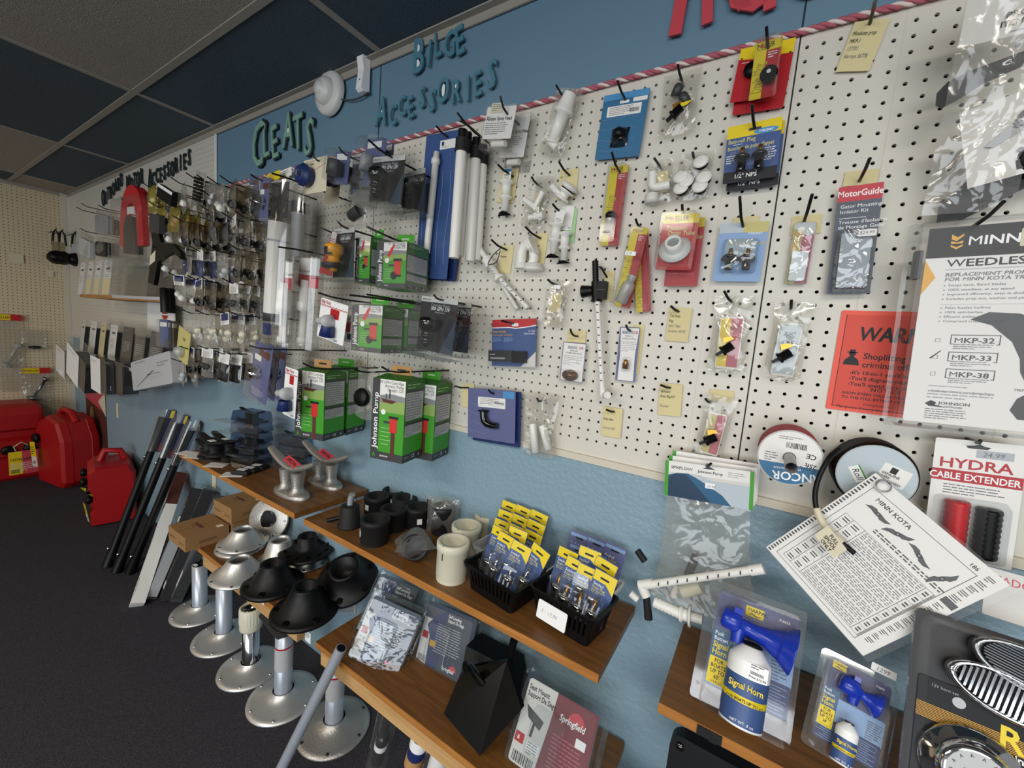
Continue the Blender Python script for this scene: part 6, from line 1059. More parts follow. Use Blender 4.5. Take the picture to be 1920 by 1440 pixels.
p = W(300, 600, 2); m = MB(); m.prism(rr(-8, 8, -5, 4, .3), 0, .3, 'ltwhite'); m.rect(1.5, 4.5, 1.5, 3.5, -.02, 'redcard'); m.flat([(2, .3), (4, .3), (5, 1.2), (1, 1.2)][::1], -.02, 'redcard'); solo('white_panel', m, 'white card with a red arrow behind the lower small shelf packs', 'card', (p.x, -2, p.z))
for i, (TL, TR, BL, d, card, body, lab) in enumerate((((106, 652), (122, 656), (104, 698), 11, 'paper2', 'brownbag', 'grey carded part at the far left, hung under the lower small shelf'), ((128, 655), (150, 662), (122, 704), 11.5, 'paper', 'black', 'tilted pale carded black part hung under the lower small shelf'), ((170, 668), (188, 672), (170, 730), 11, 'paper', 'black', 'tall pale carded case of black parts, hung above the tanks'), ((188, 674), (214, 672), (188, 732), 10, 'dark', 'black', 'dark clear case hung right of the tall pale one'), ((214, 672), (235, 672), (214, 728), 7, 'charcoal', 'dark', 'charcoal case at the back, left of the white square box'))):
    fr = FR(TL, TR, BL, d); X, H = fr.X, fr.H; t = pack('hung_part_pack', lab, 'pack', fr, card, lambda m, X, H: (m.lines(-X*.8, H*.8, X*1.4, 3, .2, 'inklight'), m.prism(rr(-X*.2, X*.5, -H*.9, -H*.6, .1), -.03, -.01, 'ltwhite'))); pt(t, 'part_body', lambda m: m.box(-X*.3, X*1.8, .3, 3, -H*.9, H*.7, body)); pt(t, 'clear_case', lambda m: m.box(-X, X*2, .1, 3.2, -H, H, 'clear'))
fr = FR((243, 670), (318, 670), (250, 722), 9); X, H = fr.X, fr.H; t = pack('window_box', 'square white box with a grey line drawing, hung under the lower small shelf', 'box', fr, 'lgrey', lambda m, X, H: (m.lines(-X*.8, H*.85, X*1.1, 1, .3, 'charcoal'), m.lines(X*.35, H*.5, X*.6, 2, .55, 'inkgrey'), m.flat([(-X*.8, -H*.8), (-X*.7, -H*.75), (X*.2, H*.05), (X*.1, H*.1)], -.02, 'inkgrey'), m.flat([(-X*.2, -H*.1), (X*.5, -H*.12), (X*.5, -H*.16), (-X*.2, -H*.15)][::-1], -.02, 'inkgrey'), m.lines(-X*.1, -H*.3, X*.8, 2, .4, 'inklight')), r=.5, thick=2.2)
# grey packs and hooks at the far end
for i, (TL, TR, BL, d, mat, lab) in enumerate((((181, 396), (212, 392), (180, 440), 9, 'grey', 'grey clear pack of parts at the far end of the long wall'), ((206, 402), (222, 400), (204, 442), 5, 'rust', 'brownish pack behind the far grey pack'), ((152, 438), (178, 440), (150, 480), 8, 'lgrey', 'clear bag of silver parts under the far grey pack'), ((182, 444), (206, 444), (182, 482), 8, 'dark', 'clear pack of dark parts beside the far bag of silver parts'), ((204, 446), (222, 448), (204, 482), 6, 'lgrey', 'pale pack next to the red flusher clamshell'))):
    fr = FR(TL, TR, BL, d); bagged(lab, TL, TR, BL, d, 40+i, 'baggie', 'bagged_part', lambda t, X, H: pt(t, 'part_body', lambda m: m.prism(rr(-X*.8, X*.8, -H*.9, H*.5, .5), -.5, .5, mat)), th=1.6)
for i, (a, b) in enumerate((((152, 381), (188, 393)), ((143, 388), (178, 398)), ((184, 384), (200, 390)), ((150, 428), (180, 440)), ((226, 372), (245, 380)))):
    t_, b_ = W(*a, 10), W(*a, 10); m = MB(); m.tube([(0, 0, 0), (0, -9, 0), (0, -10, .5)], .1, 'hook', 6); solo('peg_hook', m, 'black wire peg hook, '+ORD[i]+' one at the far end of the long wall', 'hook', (t_.x, 0, t_.z-.5), (0, 0, 0), 'wire hooks of the pegboard')
# things on the far wall (x = LEFT)
def fw(x, y, off): v = XP(x, y, LEFT+off); return v
for i, (px, py) in enumerate(((104, 432), (116, 434), (140, 438))):
    p = fw(px, py, 9); t = thing('engine_flusher', 'black flush muff with loop handle, '+('farthest left', 'middle', 'nearest the corner')[i]+' of three on the end wall', 'flusher', p, (0, 0, 90), 'flush muffs on the end wall')
    pt(t, 'loop_handle', lambda m: m.tube([(-.8, 0, -4.5), (-.5, 0, -1), (0, 0, .3), (.6, 0, -1), (.8, 0, -4.5)], .28, 'black', 8)); pt(t, 'tape_tag', lambda m: m.box(-.9, .6, -.4, .4, -6.5, -3.5, 'brownbag' if i < 2 else 'lgrey')); pt(t, 'rubber_cup', lambda m: (m.at(0, 0, -8.2, rx=60, ry=15), m.lathe([(0, 1.4), (1.4, 1.4), (2.0, .3), (2.1, -1.2), (0, -1.2)], 'black', 16)))
    m = MB(); m.tube([(0, 0, 0), (9, 0, 0), (10.5, 0, .6)], .12, 'hook', 6); solo('peg_hook', m, 'black wire peg hook of the end wall holding the '+('farthest left', 'middle', 'nearest')[i]+' flush muff', 'hook', (LEFT, p.y, p.z), (0, 0, 0), 'wire hooks of the pegboard')
def fcard(label, c, w, h, off, mat, fn=None, name='paper_tag', cat='tag'):
    p = fw(*c, off); t = thing(name, label, cat, p, (0, 0, 90)); pt(t, 'card', lambda m: (m.prism(rr(-w/2, w/2, -h/2, h/2, .1), 0, .05, mat), fn(m) if fn else None)); return t
fcard('small cream tag alone on the end wall', (30, 484), 3.2, 3, .4, 'tape'); fcard('tiny cream tag below the flush muffs on the end wall', (94, 513), 1.6, 1.8, .4, 'tape')
for i, (c, cc, lab) in enumerate((((12, 595), (20, 665), 'yellow and red carded long clear bag cut by the left edge of the photo'), ((67, 695), (64, 730), 'yellow and red carded bag with a chrome stem, above the big red tank'))):
    t = fcard(lab, c, 6.5, 1.9, 1.5, 'red', lambda m: (m.rect(-3.2, .8, -.9, .9, -.012, 'yellow'), m.text('MOELLER', -2.9, -.3, .6, 'ink', -.02, bold=1)), 'carded_bag', 'bag')
    pt(t, 'clear_bag', lambda m: (m.at(0, 0, -.9), m.bag(6.5, 22 if i == 0 else 11, 1.4, 'baggie', 50+i)))
    pt(t, 'stem_valve', lambda m: (m.at(.6, -.4, -6 if i else -12, ry=25), m.lathe([(0, 4), (.8, 4), (.9, 3), (.4, 2.8), (.4, -3), (1.6, -3.2), (1.6, -3.8), (0, -3.8)], 'steel' if i else 'frost', 14)))
p = fw(63, 618, 1.5); t = thing('bagged_part', 'clear bag with a small dark knob on the end wall', 'bag', p, (0, 0, 90)); pt(t, 'clear_bag', lambda m: m.bag(6, 6.5, 1.2, 'baggie', 61)); pt(t, 'dark_knob', lambda m: (m.at(0, -.4, -5.8), m.lathe([(0, .5), (1.4, .3), (1.4, -.3), (0, -.5)], 'dark', 14)))
# poster and odd tags on the blue wall near the corner
fr = FR((160, 726), (197, 736), (166, 858), .15); X, H = fr.X, fr.H; m = MB(); m.prism(rr(-X, X, -H, H, .05), 0, .04, 'rust'); m.flat([(-X, H*.72), (X, H*.45), (X, H), (-X, H)], -.012, 'redletter'); m.flat([(X*.3, H*.72), (X, H*.38), (X, H)], -.02, 'tape')
for k, (x, z) in enumerate(((-X*.4, H*.2), (X*.2, H*.15), (-X*.1, -H*.2), (X*.4, -H*.5))): m.flat(arc(x, z, 2.2, 0, 360, 10, 4)[:-1], -.012-.002*k, ('skin', 'rust', 'brownbag', 'skin')[k])
m.rect(X*.2, X*.9, -H, -H*.7, -.02, 'skin'); solo('poster', m, 'dark poster with a red top and folded corner on the blue wall near the corner', 'poster', fr.loc, fr.rot)
for c, lab in (((220, 770), 'narrow cream tape strip on the blue wall beside the poster'), ((401, 896), 'pale tape strip on the blue wall under the cleat shelf')):
    p = W(*c, .1); m = MB(); m.prism(rr(-.9, .9, -2.2, 2.2, .1), 0, .04, 'tape'); solo('tape_strip', m, lab, 'tape', p)
# ------------------------------------------------------------------ header lettering and the devices on it
def letters(word, pts, size, mat, edge, name_group, bold=0, sq=.75):
    for i, (c, (x, y, s, r)) in enumerate(zip(word, pts)):
        p = W(x, y, .05); m = MB()
        h = size*s; CT = {'B': ((-.05, .26, .1, .13), (-.07, .72, .09, .11)), 'A': ((0, .42, .08, .14),), 'O': ((0, .5, .09, .26),), 'R': ((-.04, .72, .09, .11),)}.get(c, ()) if mat in ('tealletter', 'mint') else ()
        for u, v, a, b in CT: m.flat([(h*(u+a*cos(RAD(k))), h*(v+b*sin(RAD(k)))) for k in range(0, 360, 30)], -.2, 'ltwhite')
        if edge: m.text(c, .1, -.12, size*s*1.04, edge, -.1, 'c', rot=r, bold=1, ext=.05, sq=sq)
        m.text(c, 0, 0, size*s, mat, -.35, 'c', rot=r, bold=bold, ext=.2, sq=sq)
        n = word[:i].count(c); w = name_group.split()[0]
        solo('sign_letter', m, '%s letter %s of the wall word %s%s' % ('pale green' if mat == 'mint' else 'black' if mat == 'letterink' else 'teal' if mat == 'tealletter' else 'red', c.upper(), name_group, '' if word.count(c) == 1 else ', %s such letter' % ORD[n]), 'letter', p, (0, 0, 0), 'letters of '+name_group)
letters('CLEATS', ((484, 312, 1.25, -8), (502, 295, .9, 4), (519, 297, .9, 8), (542, 277, .9, -2), (562, 281, .9, 4), (579, 292, .9, -8)), 6.0, 'mint', 'letterink', 'CLEATS', 0, .58)
letters('BILGE', ((786, 138, 1.0, 0), (806, 126, .72, -4), (824, 108, .7, 6), (845, 108, .7, 0), (866, 103, .78, 10)), 4.0, 'tealletter', None, 'BILGE', 1, .62)
letters('ACCESSORIES', ((716, 236, 1.0, -6), (739, 236, .72, 0), (757, 219, .7, 4), (774, 222, .74, 10), (794, 203, .7, 0), (812, 210, .7, -5), (832, 194, .8, -2), (857, 194, .74, 2), (880, 191, .78, 4), (899, 181, .76, 8), (923, 167, .84, -2)), 3.5, 'tealletter', None, 'ACCESSORIES under BILGE', 1, .62)
letters('PROPS', ((1292, 60, 1.5, -4), (1355, 34, 1.2, 6), (1412, 22, 1.1, 0), (1468, 8, 1.2, 8), (1522, -8, 1.2, -4)), 4.6, 'redletter', None, 'PROPS at the top edge', 1, .8)
def row(word, x0, y0, x1, y1, s, grp):
    n = len(word); pts = []
    for i in range(n):
        a, b = W(x0, y0, .1), W(x1, y1, .1); q = a.lerp(b, i/(n-1)); v = q-EYE; k = v.dot(FWD); pts.append((960+CF*v.dot(RGT)/k, 720-CF*v.dot(UPV)/k + 2*sin(i*2.3), 1.25 if i == 0 else .95, 6*sin(i*3.1)))
    letters(word, pts, s, 'letterink', None, grp, 1, .55)
row('OUTBOARD', 196, 386, 230, 350, 3.5, 'OUTBOARD'); row('MOTOR', 243, 364, 268, 344, 3.8, 'MOTOR'); row('ACCESSORIES', 284, 352, 357, 312, 3.4, 'ACCESSORIES after MOTOR')
p = W(622, 178, .2); t = thing('smoke_alarm', 'round cream alarm sounder on the blue header left of the white contact', 'alarm', p)
pt(t, 'base_ring', lambda m: (m.at(rx=90), m.lathe([(3.0, 0), (3.0, .5), (2.75, .9), (1.7, 1.0)], 'pvc2', 36))); pt(t, 'sounder_dome', lambda m: (m.at(rx=90), m.lathe([(1.9, .9), (1.8, 1.5), (1.2, 2.0), (.8, 2.1), (.75, 2.4), (0, 2.4)], 'pvc2', 30)))
p = W(687, 144, .2); t = thing('door_contact', 'slim white sensor box on the blue header under the ceiling', 'sensor', p); pt(t, 'case', lambda m: m.loft([[(x, y, z) for x, y in ((-.75, 0), (-.6, -1.1-b), (.6, -1.1-b), (.75, 0))] for z, b in ((-2.3, -.3), (-2.0, .1), (.4, -.2), (2.0, .1), (2.3, -.3))], 'ltwhite', False)); pt(t, 'lens', lambda m: (m.at(0, -1.05, -.9, rx=90), m.lathe([(0, .12), (.12, 0)], 'dark', 10)))
a, b, c, d = W(640, 186, .4), W(655, 188, .4), W(675, 183, .4), W(691, 173, .5); m = MB(); m.tube(smooth_path([(0, 0, 0), b-a, c-a, d-a]), .1, 'charcoal', 6); solo('sensor_cable', m, 'thin dark cable running from the alarm sounder to the white sensor', 'cable', a)
# ------------------------------------------------------------------ goods on the shelves
def cleat(m, L=8, mat='alucast', s=1.0, sq=1.0):
    # a two horned boat cleat lying along x, foot at z = 0
    m.loft([[(L*.33*k*cos(RAD(a)), L*.15*k*sin(RAD(a))*sq, z) for a in range(0, 360, 15)] for k, z in ((1.0, 0), (1.0, .3*s), (.92, .5*s), (.7, .6*s))], mat, True)
    for sg in (-1, 1): m.loft([[(sg*L*.13+L*.06*k*cos(RAD(a)), L*.07*k*sin(RAD(a)), z) for a in range(0, 360, 20)] for k, z in ((2.0, .4*s), (1.2, .8*s), (1.0, 1.3*s), (1.35, L*.33))], mat, True)
    n = 14; P = [(L*.5*(2*i/n-1), 0, L*.36+L*.17*(abs(2*i/n-1))**1.5) for i in range(n+1)]
    m.loft([[(x, L*.075*(1-.35*abs(x/(L*.5))**3)*cos(RAD(a)), z+L*.045*sin(RAD(a))*(1-.3*abs(x/(L*.5))**3)) for a in range(0, 360, 30)] for x, y, z in P], mat, True)
for i, (px, py, rz, lab) in enumerate(((547, 926, 2, 'silver two-horned cleat with red tag, nearer the shelf front'), (610, 908, 2, 'silver two-horned cleat marked SPECIAL, nearer the blue wall'))):
    p = Z(px, py, SZ1); t = thing('boat_cleat', lab, 'cleat', p, (0, 0, rz), 'large silver cleats'); pt(t, 'body', lambda m: cleat(m, 10.4, 'alucast', 1.1))
    pt(t, 'red_tag', lambda m: (m.at(.4, -.3, 4.7, rx=-60, ry=14), m.prism(rr(-1.5, 1.5, -.5, .5, .05), -.03, 0, 'redletter'), m.text('SPECIAL', 0, -.2, .42, 'ink', -.05, 'c', bold=1)))
for i, (px, py, dz, L, rz) in enumerate(((392, 858, 0, 7.5, 3), (418, 855, 0, 7.5, 3), (440, 856, 0, 7, 3), (398, 850, 2.6, 7.5, 0), (424, 846, 2.6, 7.5, 3))):
    p = Z(px, py, SZ1+dz); t = thing('boat_cleat', 'black plastic cleat, '+('front left of the lower layer', 'middle of the lower layer', 'right of the lower layer', 'left of the upper layer', 'right of the upper layer')[i]+' at the shelf end', 'cleat', (p.x, p.y, p.z), (0, 0, rz), 'black plastic cleats'); pt(t, 'body', lambda m: (m.at(0, 0, 0, sc=(1, 1.25, .62)), cleat(m, L, 'blackmatte', .8))); pt(t, 'price_sticker', lambda m: m.box(-.7, .5, -.4, .4, L*.26, L*.265, 'ltwhite'))
def cpack(label, px, py, dz, w, dd, rz, grp):
    p = Z(px, py, SZ1); t = thing('cleat_pack', label, 'pack', (p.x, p.y, SZ1+dz), (0, 0, rz), grp)
    pt(t, 'clear_tray', lambda m: (m.box(-w*.8, w*.8, -dd*.75, dd*.75, .02, .07, 'clear'), m.at(0, 0, .08), m.loft([[(x*w*k, y*dd*k, z) for x, y in ((-.45, -.4), (.45, -.4), (.45, .4), (-.45, .4))] for k, z in ((1, 0), (.92, 1.5), (.85, 1.6))], 'bluetray', False))); pt(t, 'black_cleat', lambda m: (m.at(0, 0, .1, sc=(.62, .8, .4)), cleat(m, 8.6, 'blackmatte', .7, 1.6)))
    return t
for k in range(5): cpack('clear cleat pack, '+('bottom', 'second', 'third', 'fourth', 'top')[k]+' of the tall stack beside the black cleats', 472, 866, k*1.74, 5.6, 4.4, 20+rnd.uniform(-11, 11), 'tall stack of cleat packs')
for k in range(3): cpack('clear cleat pack, '+('bottom', 'middle', 'top')[k]+' of the low stack behind the silver cleats', 560, 870, k*1.74, 5.4, 4.2, 20+rnd.uniform(-11, 11), 'low stack of cleat packs')
for i, (px, py) in enumerate(((456, 888), (470, 884), (484, 879))):
    p = Z(px, py, SZ1); m = MB(); m.at(0, 0, .35); m.loft([[(x*k, y*k, z) for x, y in ((-1.3, -1), (1.3, -1), (1.3, 1), (-1.3, 1))] for k, z in ((.9, -.35), (1, 0), (.8, .3))], 'blackmatte', False); m.box(-.8, .5, -.5, .4, .31, .33, 'ltwhite'); solo('chock_fitting', m, 'small black chock with white sticker, '+('left', 'middle', 'right')[i]+' of three on the cleat shelf', 'fitting', p, (0, 0, 30), 'small black chocks')
for i, (px, py) in enumerate(((352, 850), (368, 856), (407, 872), (438, 890))):
    p = Z(px, py, SZ1); m = MB(); m.box(-1.5, 1.5, -1, 1, 0, .06, 'paper'); solo('price_tag', m, 'white price tag lying on the cleat shelf, '+ORD[i]+' from the left', 'tag', p, (0, 0, 20+8*i), 'price tags on the cleat shelf')
# black sockets and white cups
def socket(m, R, h, mat, slot=True, wall=.3):
    m.lathe([(R*.97, 0), (R*.97, h*.1), (R, h*.12), (R, h*.8), (R*1.05, h*.82), (R*1.05, h*.97), (R, h), (R-wall, h), (R-wall, h*.25), (0, h*.25)], mat, 32)
SK = [(702, 1015, 3.1, 3.3), (737, 990, 3.1, 3.1), (782, 986, 3.0, 3.1), (705, 962, 3.0, 2.9), (757, 965, 3.0, 2.9), (738, 948, 3.0, 2.8), (769, 936, 3.0, 2.8), (820, 966, 3.2, 3.2), (872, 970, 3.4, 3.6)]
WHERE = ('nearest the shelf front with white sticker', 'second in the front row', 'third in the front row', 'leftmost of the middle row', 'middle of the middle row', 'behind the middle row on the left', 'farthest back against the blue wall', 'right of the middle row', 'widest, farthest right behind the white cups')
for (px, py, D, h), wh in zip(SK, WHERE):
    p = Z(px, py, SZ2); t = thing('rod_socket', 'black plastic socket cup, '+wh, 'socket', p, (0, 0, rnd.uniform(0, 90)), 'black socket cups'); pt(t, 'cup', lambda m: socket(m, D/2*1.04, h*.86, 'blackmatte'))
    pt(t, 'white_sticker', lambda m: (m.box(-.3, .3, -D*.52-.03, -D*.52+.3, .9, 1.6, 'ltwhite')))
t = [o for o in bpy.data.objects if o.name.startswith('rod_socket') and o.parent is None]; t[0].rotation_euler = (0, 0, RAD(-35))
for i, (px, py, D, h) in enumerate(((846, 1088, 3.2, 4.0), (872, 1042, 3.3, 3.4), (912, 1012, 3.3, 3.1))):
    p = Z(px, py-6, SZ2); t = thing('drink_holder', 'tall white plastic cup with a slot, nearest the shelf front' if i == 0 else ('white plastic cup directly behind the tall one', 'farthest white plastic cup beside the yellow cards')[i-1], 'cup', p, (0, 0, 0), 'white plastic cups')
    pt(t, 'cup', lambda m: (socket(m, D/2, h, 'ivory', True, .34), m.box(-.06, .06, -D/2-.02, -D/2+.1, h*.62, h, 'charcoal'), [m.box(q-.3, q+.3, -D*.3, -D*.3+.02, 0, .2, 'ivory') for q in (0,)]))
p = Z(655, 985, SZ2); t = thing('rod_holder', 'black holder with a side peg and shiny wrapped stem at the left shelf end', 'holder', p); t.scale = (.85, .85, .85); pt(t, 'cup', lambda m: m.lathe([(0, 0), (1.7, 0), (1.7, .3), (1.5, .4), (1.3, 3.0), (1.0, 3.2), (0, 3.2)], 'blackmatte', 24)); pt(t, 'side_peg', lambda m: m.tube([(-1.0, -.6, 1.2), (-2.7, -1.8, .5)], .32, 'black', 10)); pt(t, 'wrapped_stem', lambda m: m.tube([(0, 0, 3.1), (.1, 0, 4.2), (.4, 0, 4.9)], .55, 'shiny', 12)); pt(t, 'stem', lambda m: m.tube([(0, 0, 3.1), (.1, 0, 4.1), (.35, 0, 4.75)], .4, 'lgrey', 12))
def wrapped(label, px, py, rot, L, sitz=1.5):
    p = Z(px, py, SZ2); t = thing('bagged_socket', label, 'socket', (p.x, p.y, p.z+sitz), rot); pt(t, 'socket', lambda m: (m.at(0, 0, -L/2), socket(m, 1.35, L, 'dark'))); pt(t, 'clear_bag', lambda m: (m.at(0, 0, L*.8), m.bag(4.4, L*1.55, 3.1, 'baggie', int(px), 10, 10, .25)))
wrapped('black socket lying on its side in a clear bag before the tall white cup', 776, 1044, (80, 0, 50), 2.7, 1.5); wrapped('black socket standing in a clear bag behind the tall white cup', 828, 1000, (0, 0, 20), 3.4, 1.9); wrapped('black socket in a shiny clear bag at the back of the shelf', 806, 948, (0, 0, 40), 2.6, 1.6)
# baskets and carded drain plugs
def basket(label, c, w, dd, h, rz, mat):
    t = thing('plastic_basket', label, 'basket', c, (0, 0, rz)); k = .84
    def ring(sx, z, r): return [(x*sx, y*sx*1.0, z) for x, y in [(p, q) for p, q in rr(-w/2, w/2, -dd/2, dd/2, r)]]
    pt(t, 'rim', lambda m: m.loft([ring(1.05, h-.35, .5), ring(1.07, h, .5), ring(1.0, h+.02, .5), ring(.98, h-.4, .5)], mat, False, False, False))
    pt(t, 'base', lambda m: (m.loft([ring(k, 0, .5), ring(k+.03, h*.3, .5)], mat, False, True, False), m.loft([ring(k-.03, .1, .5), ring(k, h*.3, .5)], mat, False, True, False)))
    def bars(m):
        A = ring(k+.03, h*.28, .5); B = ring(1.0, h-.3, .5)
        def seg(a0, a1, b0, b1, n):
            for i in range(n):
                for u0, u1 in ((i/n, (i+.62)/n),):
                    p = [Vector(a0).lerp(Vector(a1), u) for u in (u0, u1)]+[Vector(b0).lerp(Vector(b1), u) for u in (u1, u0)]; m.add([q[:] for q in p], [(0, 1, 2, 3)], mat); m.add([(q*.985)[:] for q in p], [(3, 2, 1, 0)], mat)
        n = len(A); ks = [4, 9, 14, 19]
        for j in range(4):
            a, b = (5*j+4) % n, (5*j+5) % n; seg(A[a], A[b], B[a], B[b], 11 if j % 2 else 15)
        for j in range(4):
            for q in range(4): a = 5*j+q; m.add([A[a], A[a+1], B[a+1], B[a]], [(0, 1, 2, 3)], mat)
    pt(t, 'slotted_side', bars); return t
def pz(x, y): return Z(x, y, SZ2)
BL_, BR_ = pz(935, 1122), pz(1058, 1176)
basket('black slotted basket next to the tall white cup', (BL_.x-.3, BL_.y+1.0, SZ2), 6.6, 4.4, 2.6, -8, 'black'); b2 = basket('black slotted basket with a white price card, nearest the shelf corner', (BR_.x+.1, BR_.y+1.1, SZ2), 6.4, 4.4, 2.9, -8, 'black')
pt(b2, 'price_card', lambda m: (m.at(-.6, -2.32, 1.4, rx=-10), m.prism(rr(-1.5, 1.5, -.8, .8, .15), -.06, 0, 'ltwhite'), m.text('3 - 17.99', -1.1, -.15, .32, 'inklight', -.08, shear=.2)))
w3 = pz(1120, 1110); basket('white slotted basket of violet cards in the rear corner', (w3.x-.6, -3.0, SZ2), 6.2, 4.0, 2.6, -4, 'white'); w4 = pz(985, 1045); basket('grey slotted basket of yellow cards at the back by the wall', (w4.x-.4, -3.2, SZ2), 6.4, 4.0, 2.4, -4, 'lgrey')
def plug_card_proto(kind):
    t = thing('drain_plug_card', 'x', 'card', (0, 0, 0)); w, h = 2.1, 4.8
    base = 'blue' if kind != 'violet' else 'purple'
    pt(t, 'printed_card', lambda m: (m.prism(rr(-w/2, w/2, 0, h, .18), 0, .04, base), m.rect(-w/2+.04, w/2-.04, h-.95, h-.05, -.01, 'yellow') if kind != 'violet' else m.rect(-w/2+.1, w/2-.1, h-.5, h-.2, -.01, 'sky'), m.flat([(w*.1, h-.95), (w/2-.02, h-1.6), (w/2-.02, h-.9)], -.012, 'yellow') if kind != 'violet' else None, m.prism(rr(-.42, .42, h-.68, h-.5, .08), -.022, -.012, 'ink'), m.text('Sealed', -w*.4, h-1.35, .26, 'ltwhite', -.02), m.text('Drain Plug', -w*.4, h-1.68, .26, 'yellowbag', -.02, bold=1, sq=.75), m.lines(-w*.4, h-1.8, w*.7, 2, .16, 'yellowbag', -.02)))
    if kind == 'ring': pt(t, 'plug', lambda m: (m.at(0, -.4, 2.3), m.tube([(.7*cos(RAD(a)), 0, .8*sin(RAD(a))) for a in range(-30, 220, 18)], .07, 'brass', 8), m.lathe([(0, .2), (.35, .2), (.4, 0), (.38, -1.3), (0, -1.3)], 'black', 14)))
    elif kind == 'violet': pt(t, 'plug', lambda m: (m.at(0, -.35, 2.5, rx=90), m.lathe([(.55, .1), (.75, .15), (.8, 0), (.75, -.1)], 'chrome', 20), m.lathe([(0, .05), (.5, .02), (.55, -.1)], 'dark', 18), m.at(0, -.35, 1.2), m.lathe([(0, .7), (.3, .6), (.35, -.6), (0, -.6)], 'dark', 12)))
    else: pt(t, 'plug', lambda m: (m.at(0, -.45, 1.1), m.lathe([(0, 1.5), (.14, 1.5), (.14, .5)], 'brass' if kind == 'brass' else 'chrome', 12), m.lathe([(.14, .5), (.6, .42), (.65, .25), (.6, .15)], 'chrome', 18), m.lathe([(.55, .15), (.5, -.5), (.42, -.7), (0, -.7)], 'black' if kind == 'brass' else 'dark', 16)))
    pt(t, 'clear_blister', lambda m: m.blister(-w*.42, w*.42, .2, h-2.0, .95, 'clear', .12, .25, -.02)); return t
PC = {k: plug_card_proto(k) for k in ('chrome', 'brass', 'ring', 'violet')}; pcu = set()
def pcard(kind, loc, rot, label, grp):
    if kind in pcu: o = dup(PC[kind], loc, rot)
    else: o = PC[kind]; place(o, loc, rot); pcu.add(kind)
    o['label'] = label; o['group'] = grp
for i, (dx, dy, dz, ry, rz) in enumerate(((-2.2, .6, .35, 4, -6), (-1.35, .15, .2, 9, 0), (-.3, 1.0, .7, 6, 5), (.35, -.1, .0, 13, 6), (1.75, .45, .25, 17, -6))): pcard('chrome', (BL_.x-.3+dx, BL_.y+1.0+dy, SZ2+.45+dz), (-14, ry, rz), 'blue yellow drain plug card, %s from left in the basket beside the cup' % ORD[i], 'drain plug cards in the left black basket')
for i, (dx, dy, dz, ry, rz) in enumerate(((-1.9, .7, .4, 3, -5), (-1.0, .1, .1, 8, 0), (.1, 1.1, 1.0, 5, 5), (.35, .0, -.1, 8, 6), (1.25, 1.0, .6, 10, -4), (1.7, -.1, .0, 10, 0))): pcard('brass', (BR_.x+.1+dx, BR_.y+1.1+dy, SZ2+.45+dz), (-14, ry, rz), 'blue yellow brass-stem plug card, %s from left in the corner basket' % ORD[i], 'drain plug cards in the right black basket')
for i in range(9):
    r_, c_ = divmod(i, 3); pcard('ring', (w4.x-2.2+c_*1.75+.3*r_, -1.6-r_*1.1, SZ2+.5+.6*(2-r_)), (-10, 4+2*c_, 3), 'yellow-topped ring plug card, %s of the %s row in the grey basket' % (('left', 'middle', 'right')[c_], ('rear', 'middle', 'front')[r_]), 'ring plug cards in the grey basket')
for i in range(5):
    r_, c_ = divmod(i, 3); pcard('violet', (w3.x-2.4+c_*1.7+.6*r_, -1.9-r_*1.5, SZ2+.6+.5*(1-r_)), (-10, 3+2*c_, 3), 'violet chrome ring plug card, %s of the %s row in the white basket' % (('left', 'middle', 'right')[c_], ('rear', 'front')[r_]), 'violet cards in the white basket')
# ------------------------------------------------------------------ boxes, cones and black bases on the next shelf
def kbox(label, x, y, z, w, dd, h, rz):
    t = thing('cardboard_box', label, 'box', (x, y, z), (0, 0, rz), 'brown cardboard boxes')
    pt(t, 'carton', lambda m: (m.box(-w, 0, 0, dd, 0, h, 'kraft'), m.rect(-w*.95, -w*.6, h*.35, h*.5, -.012, 'kraftedge'), m.rect(-w*.4, -w*.1, h*.3, h*.42, -.012, 'kraftedge'), m.box(.0, .012, dd*.3, dd*.7, h*.3, h*.5, 'kraftedge'), m.box(-w*.51, -w*.49, 0, dd, h, h+.01, 'kraftedge')))
    pt(t, 'print', lambda m: (m.at(-w*.5, dd*.5, h+.02, rx=-90, rz=0), m.text('weber', 0, -.3, .8, 'rust', -.01, 'c', bold=1), m.lines(-1.5, -.6, 3, 1, .25, 'rust'))); pt(t, 'price_sticker', lambda m: m.box(-w*.18, -w*.06, dd*.75, dd*.9, h+.01, h+.03, 'ltwhite'))
kbox('brown cardboard box at the bottom rear, under the topmost box', -74.6, -6.4, SZ3, 6.2, 5.9, 2.75, 0); kbox('topmost brown cardboard box, right under the cleat shelf', -74.2, -6.7, SZ3+2.78, 6.2, 6, 2.7, 2); kbox('lowest brown cardboard box jutting over the shelf front edge', -74.8, -13.1, SZ3, 6.8, 6.3, 2.4, 0)
def cone(m, R, r, h, mat, lip=.25):
    m.lathe([(R*.98, 0), (R, .1), (R, lip), (R*.82, lip+.1), (r*1.05, h-.15), (r, h), (r-.25, h), (r-.2, h-.8), (R*.7, .1)], mat, 40)
    for k in range(6): a = RAD(60*k+20); m.tube([(R*.9*cos(a), R*.9*sin(a), lip), (R*.9*cos(a), R*.9*sin(a), lip+.12)], .2, 'steel' if mat == 'alu' else 'dark', 8)
def base(label, px, py, z, R, r, h, mat, rot=(0, 0, 0), grp=None):
    p = Z(px, py, z); t = thing('mounting_cone', label, 'base', p, rot, grp); pt(t, 'flange_cone', lambda m: cone(m, R, r, h, mat)); return t
base('lower silver cone of the stacked pair before the cardboard boxes', 452, 1026, SZ3, 3.7, 1.7, 1.9, 'alu', grp='silver seat cones'); base('upper silver cone of the stacked pair before the cardboard boxes', 456, 1018, SZ3+1.3, 3.7, 1.5, 2.5, 'alu', grp='silver seat cones')
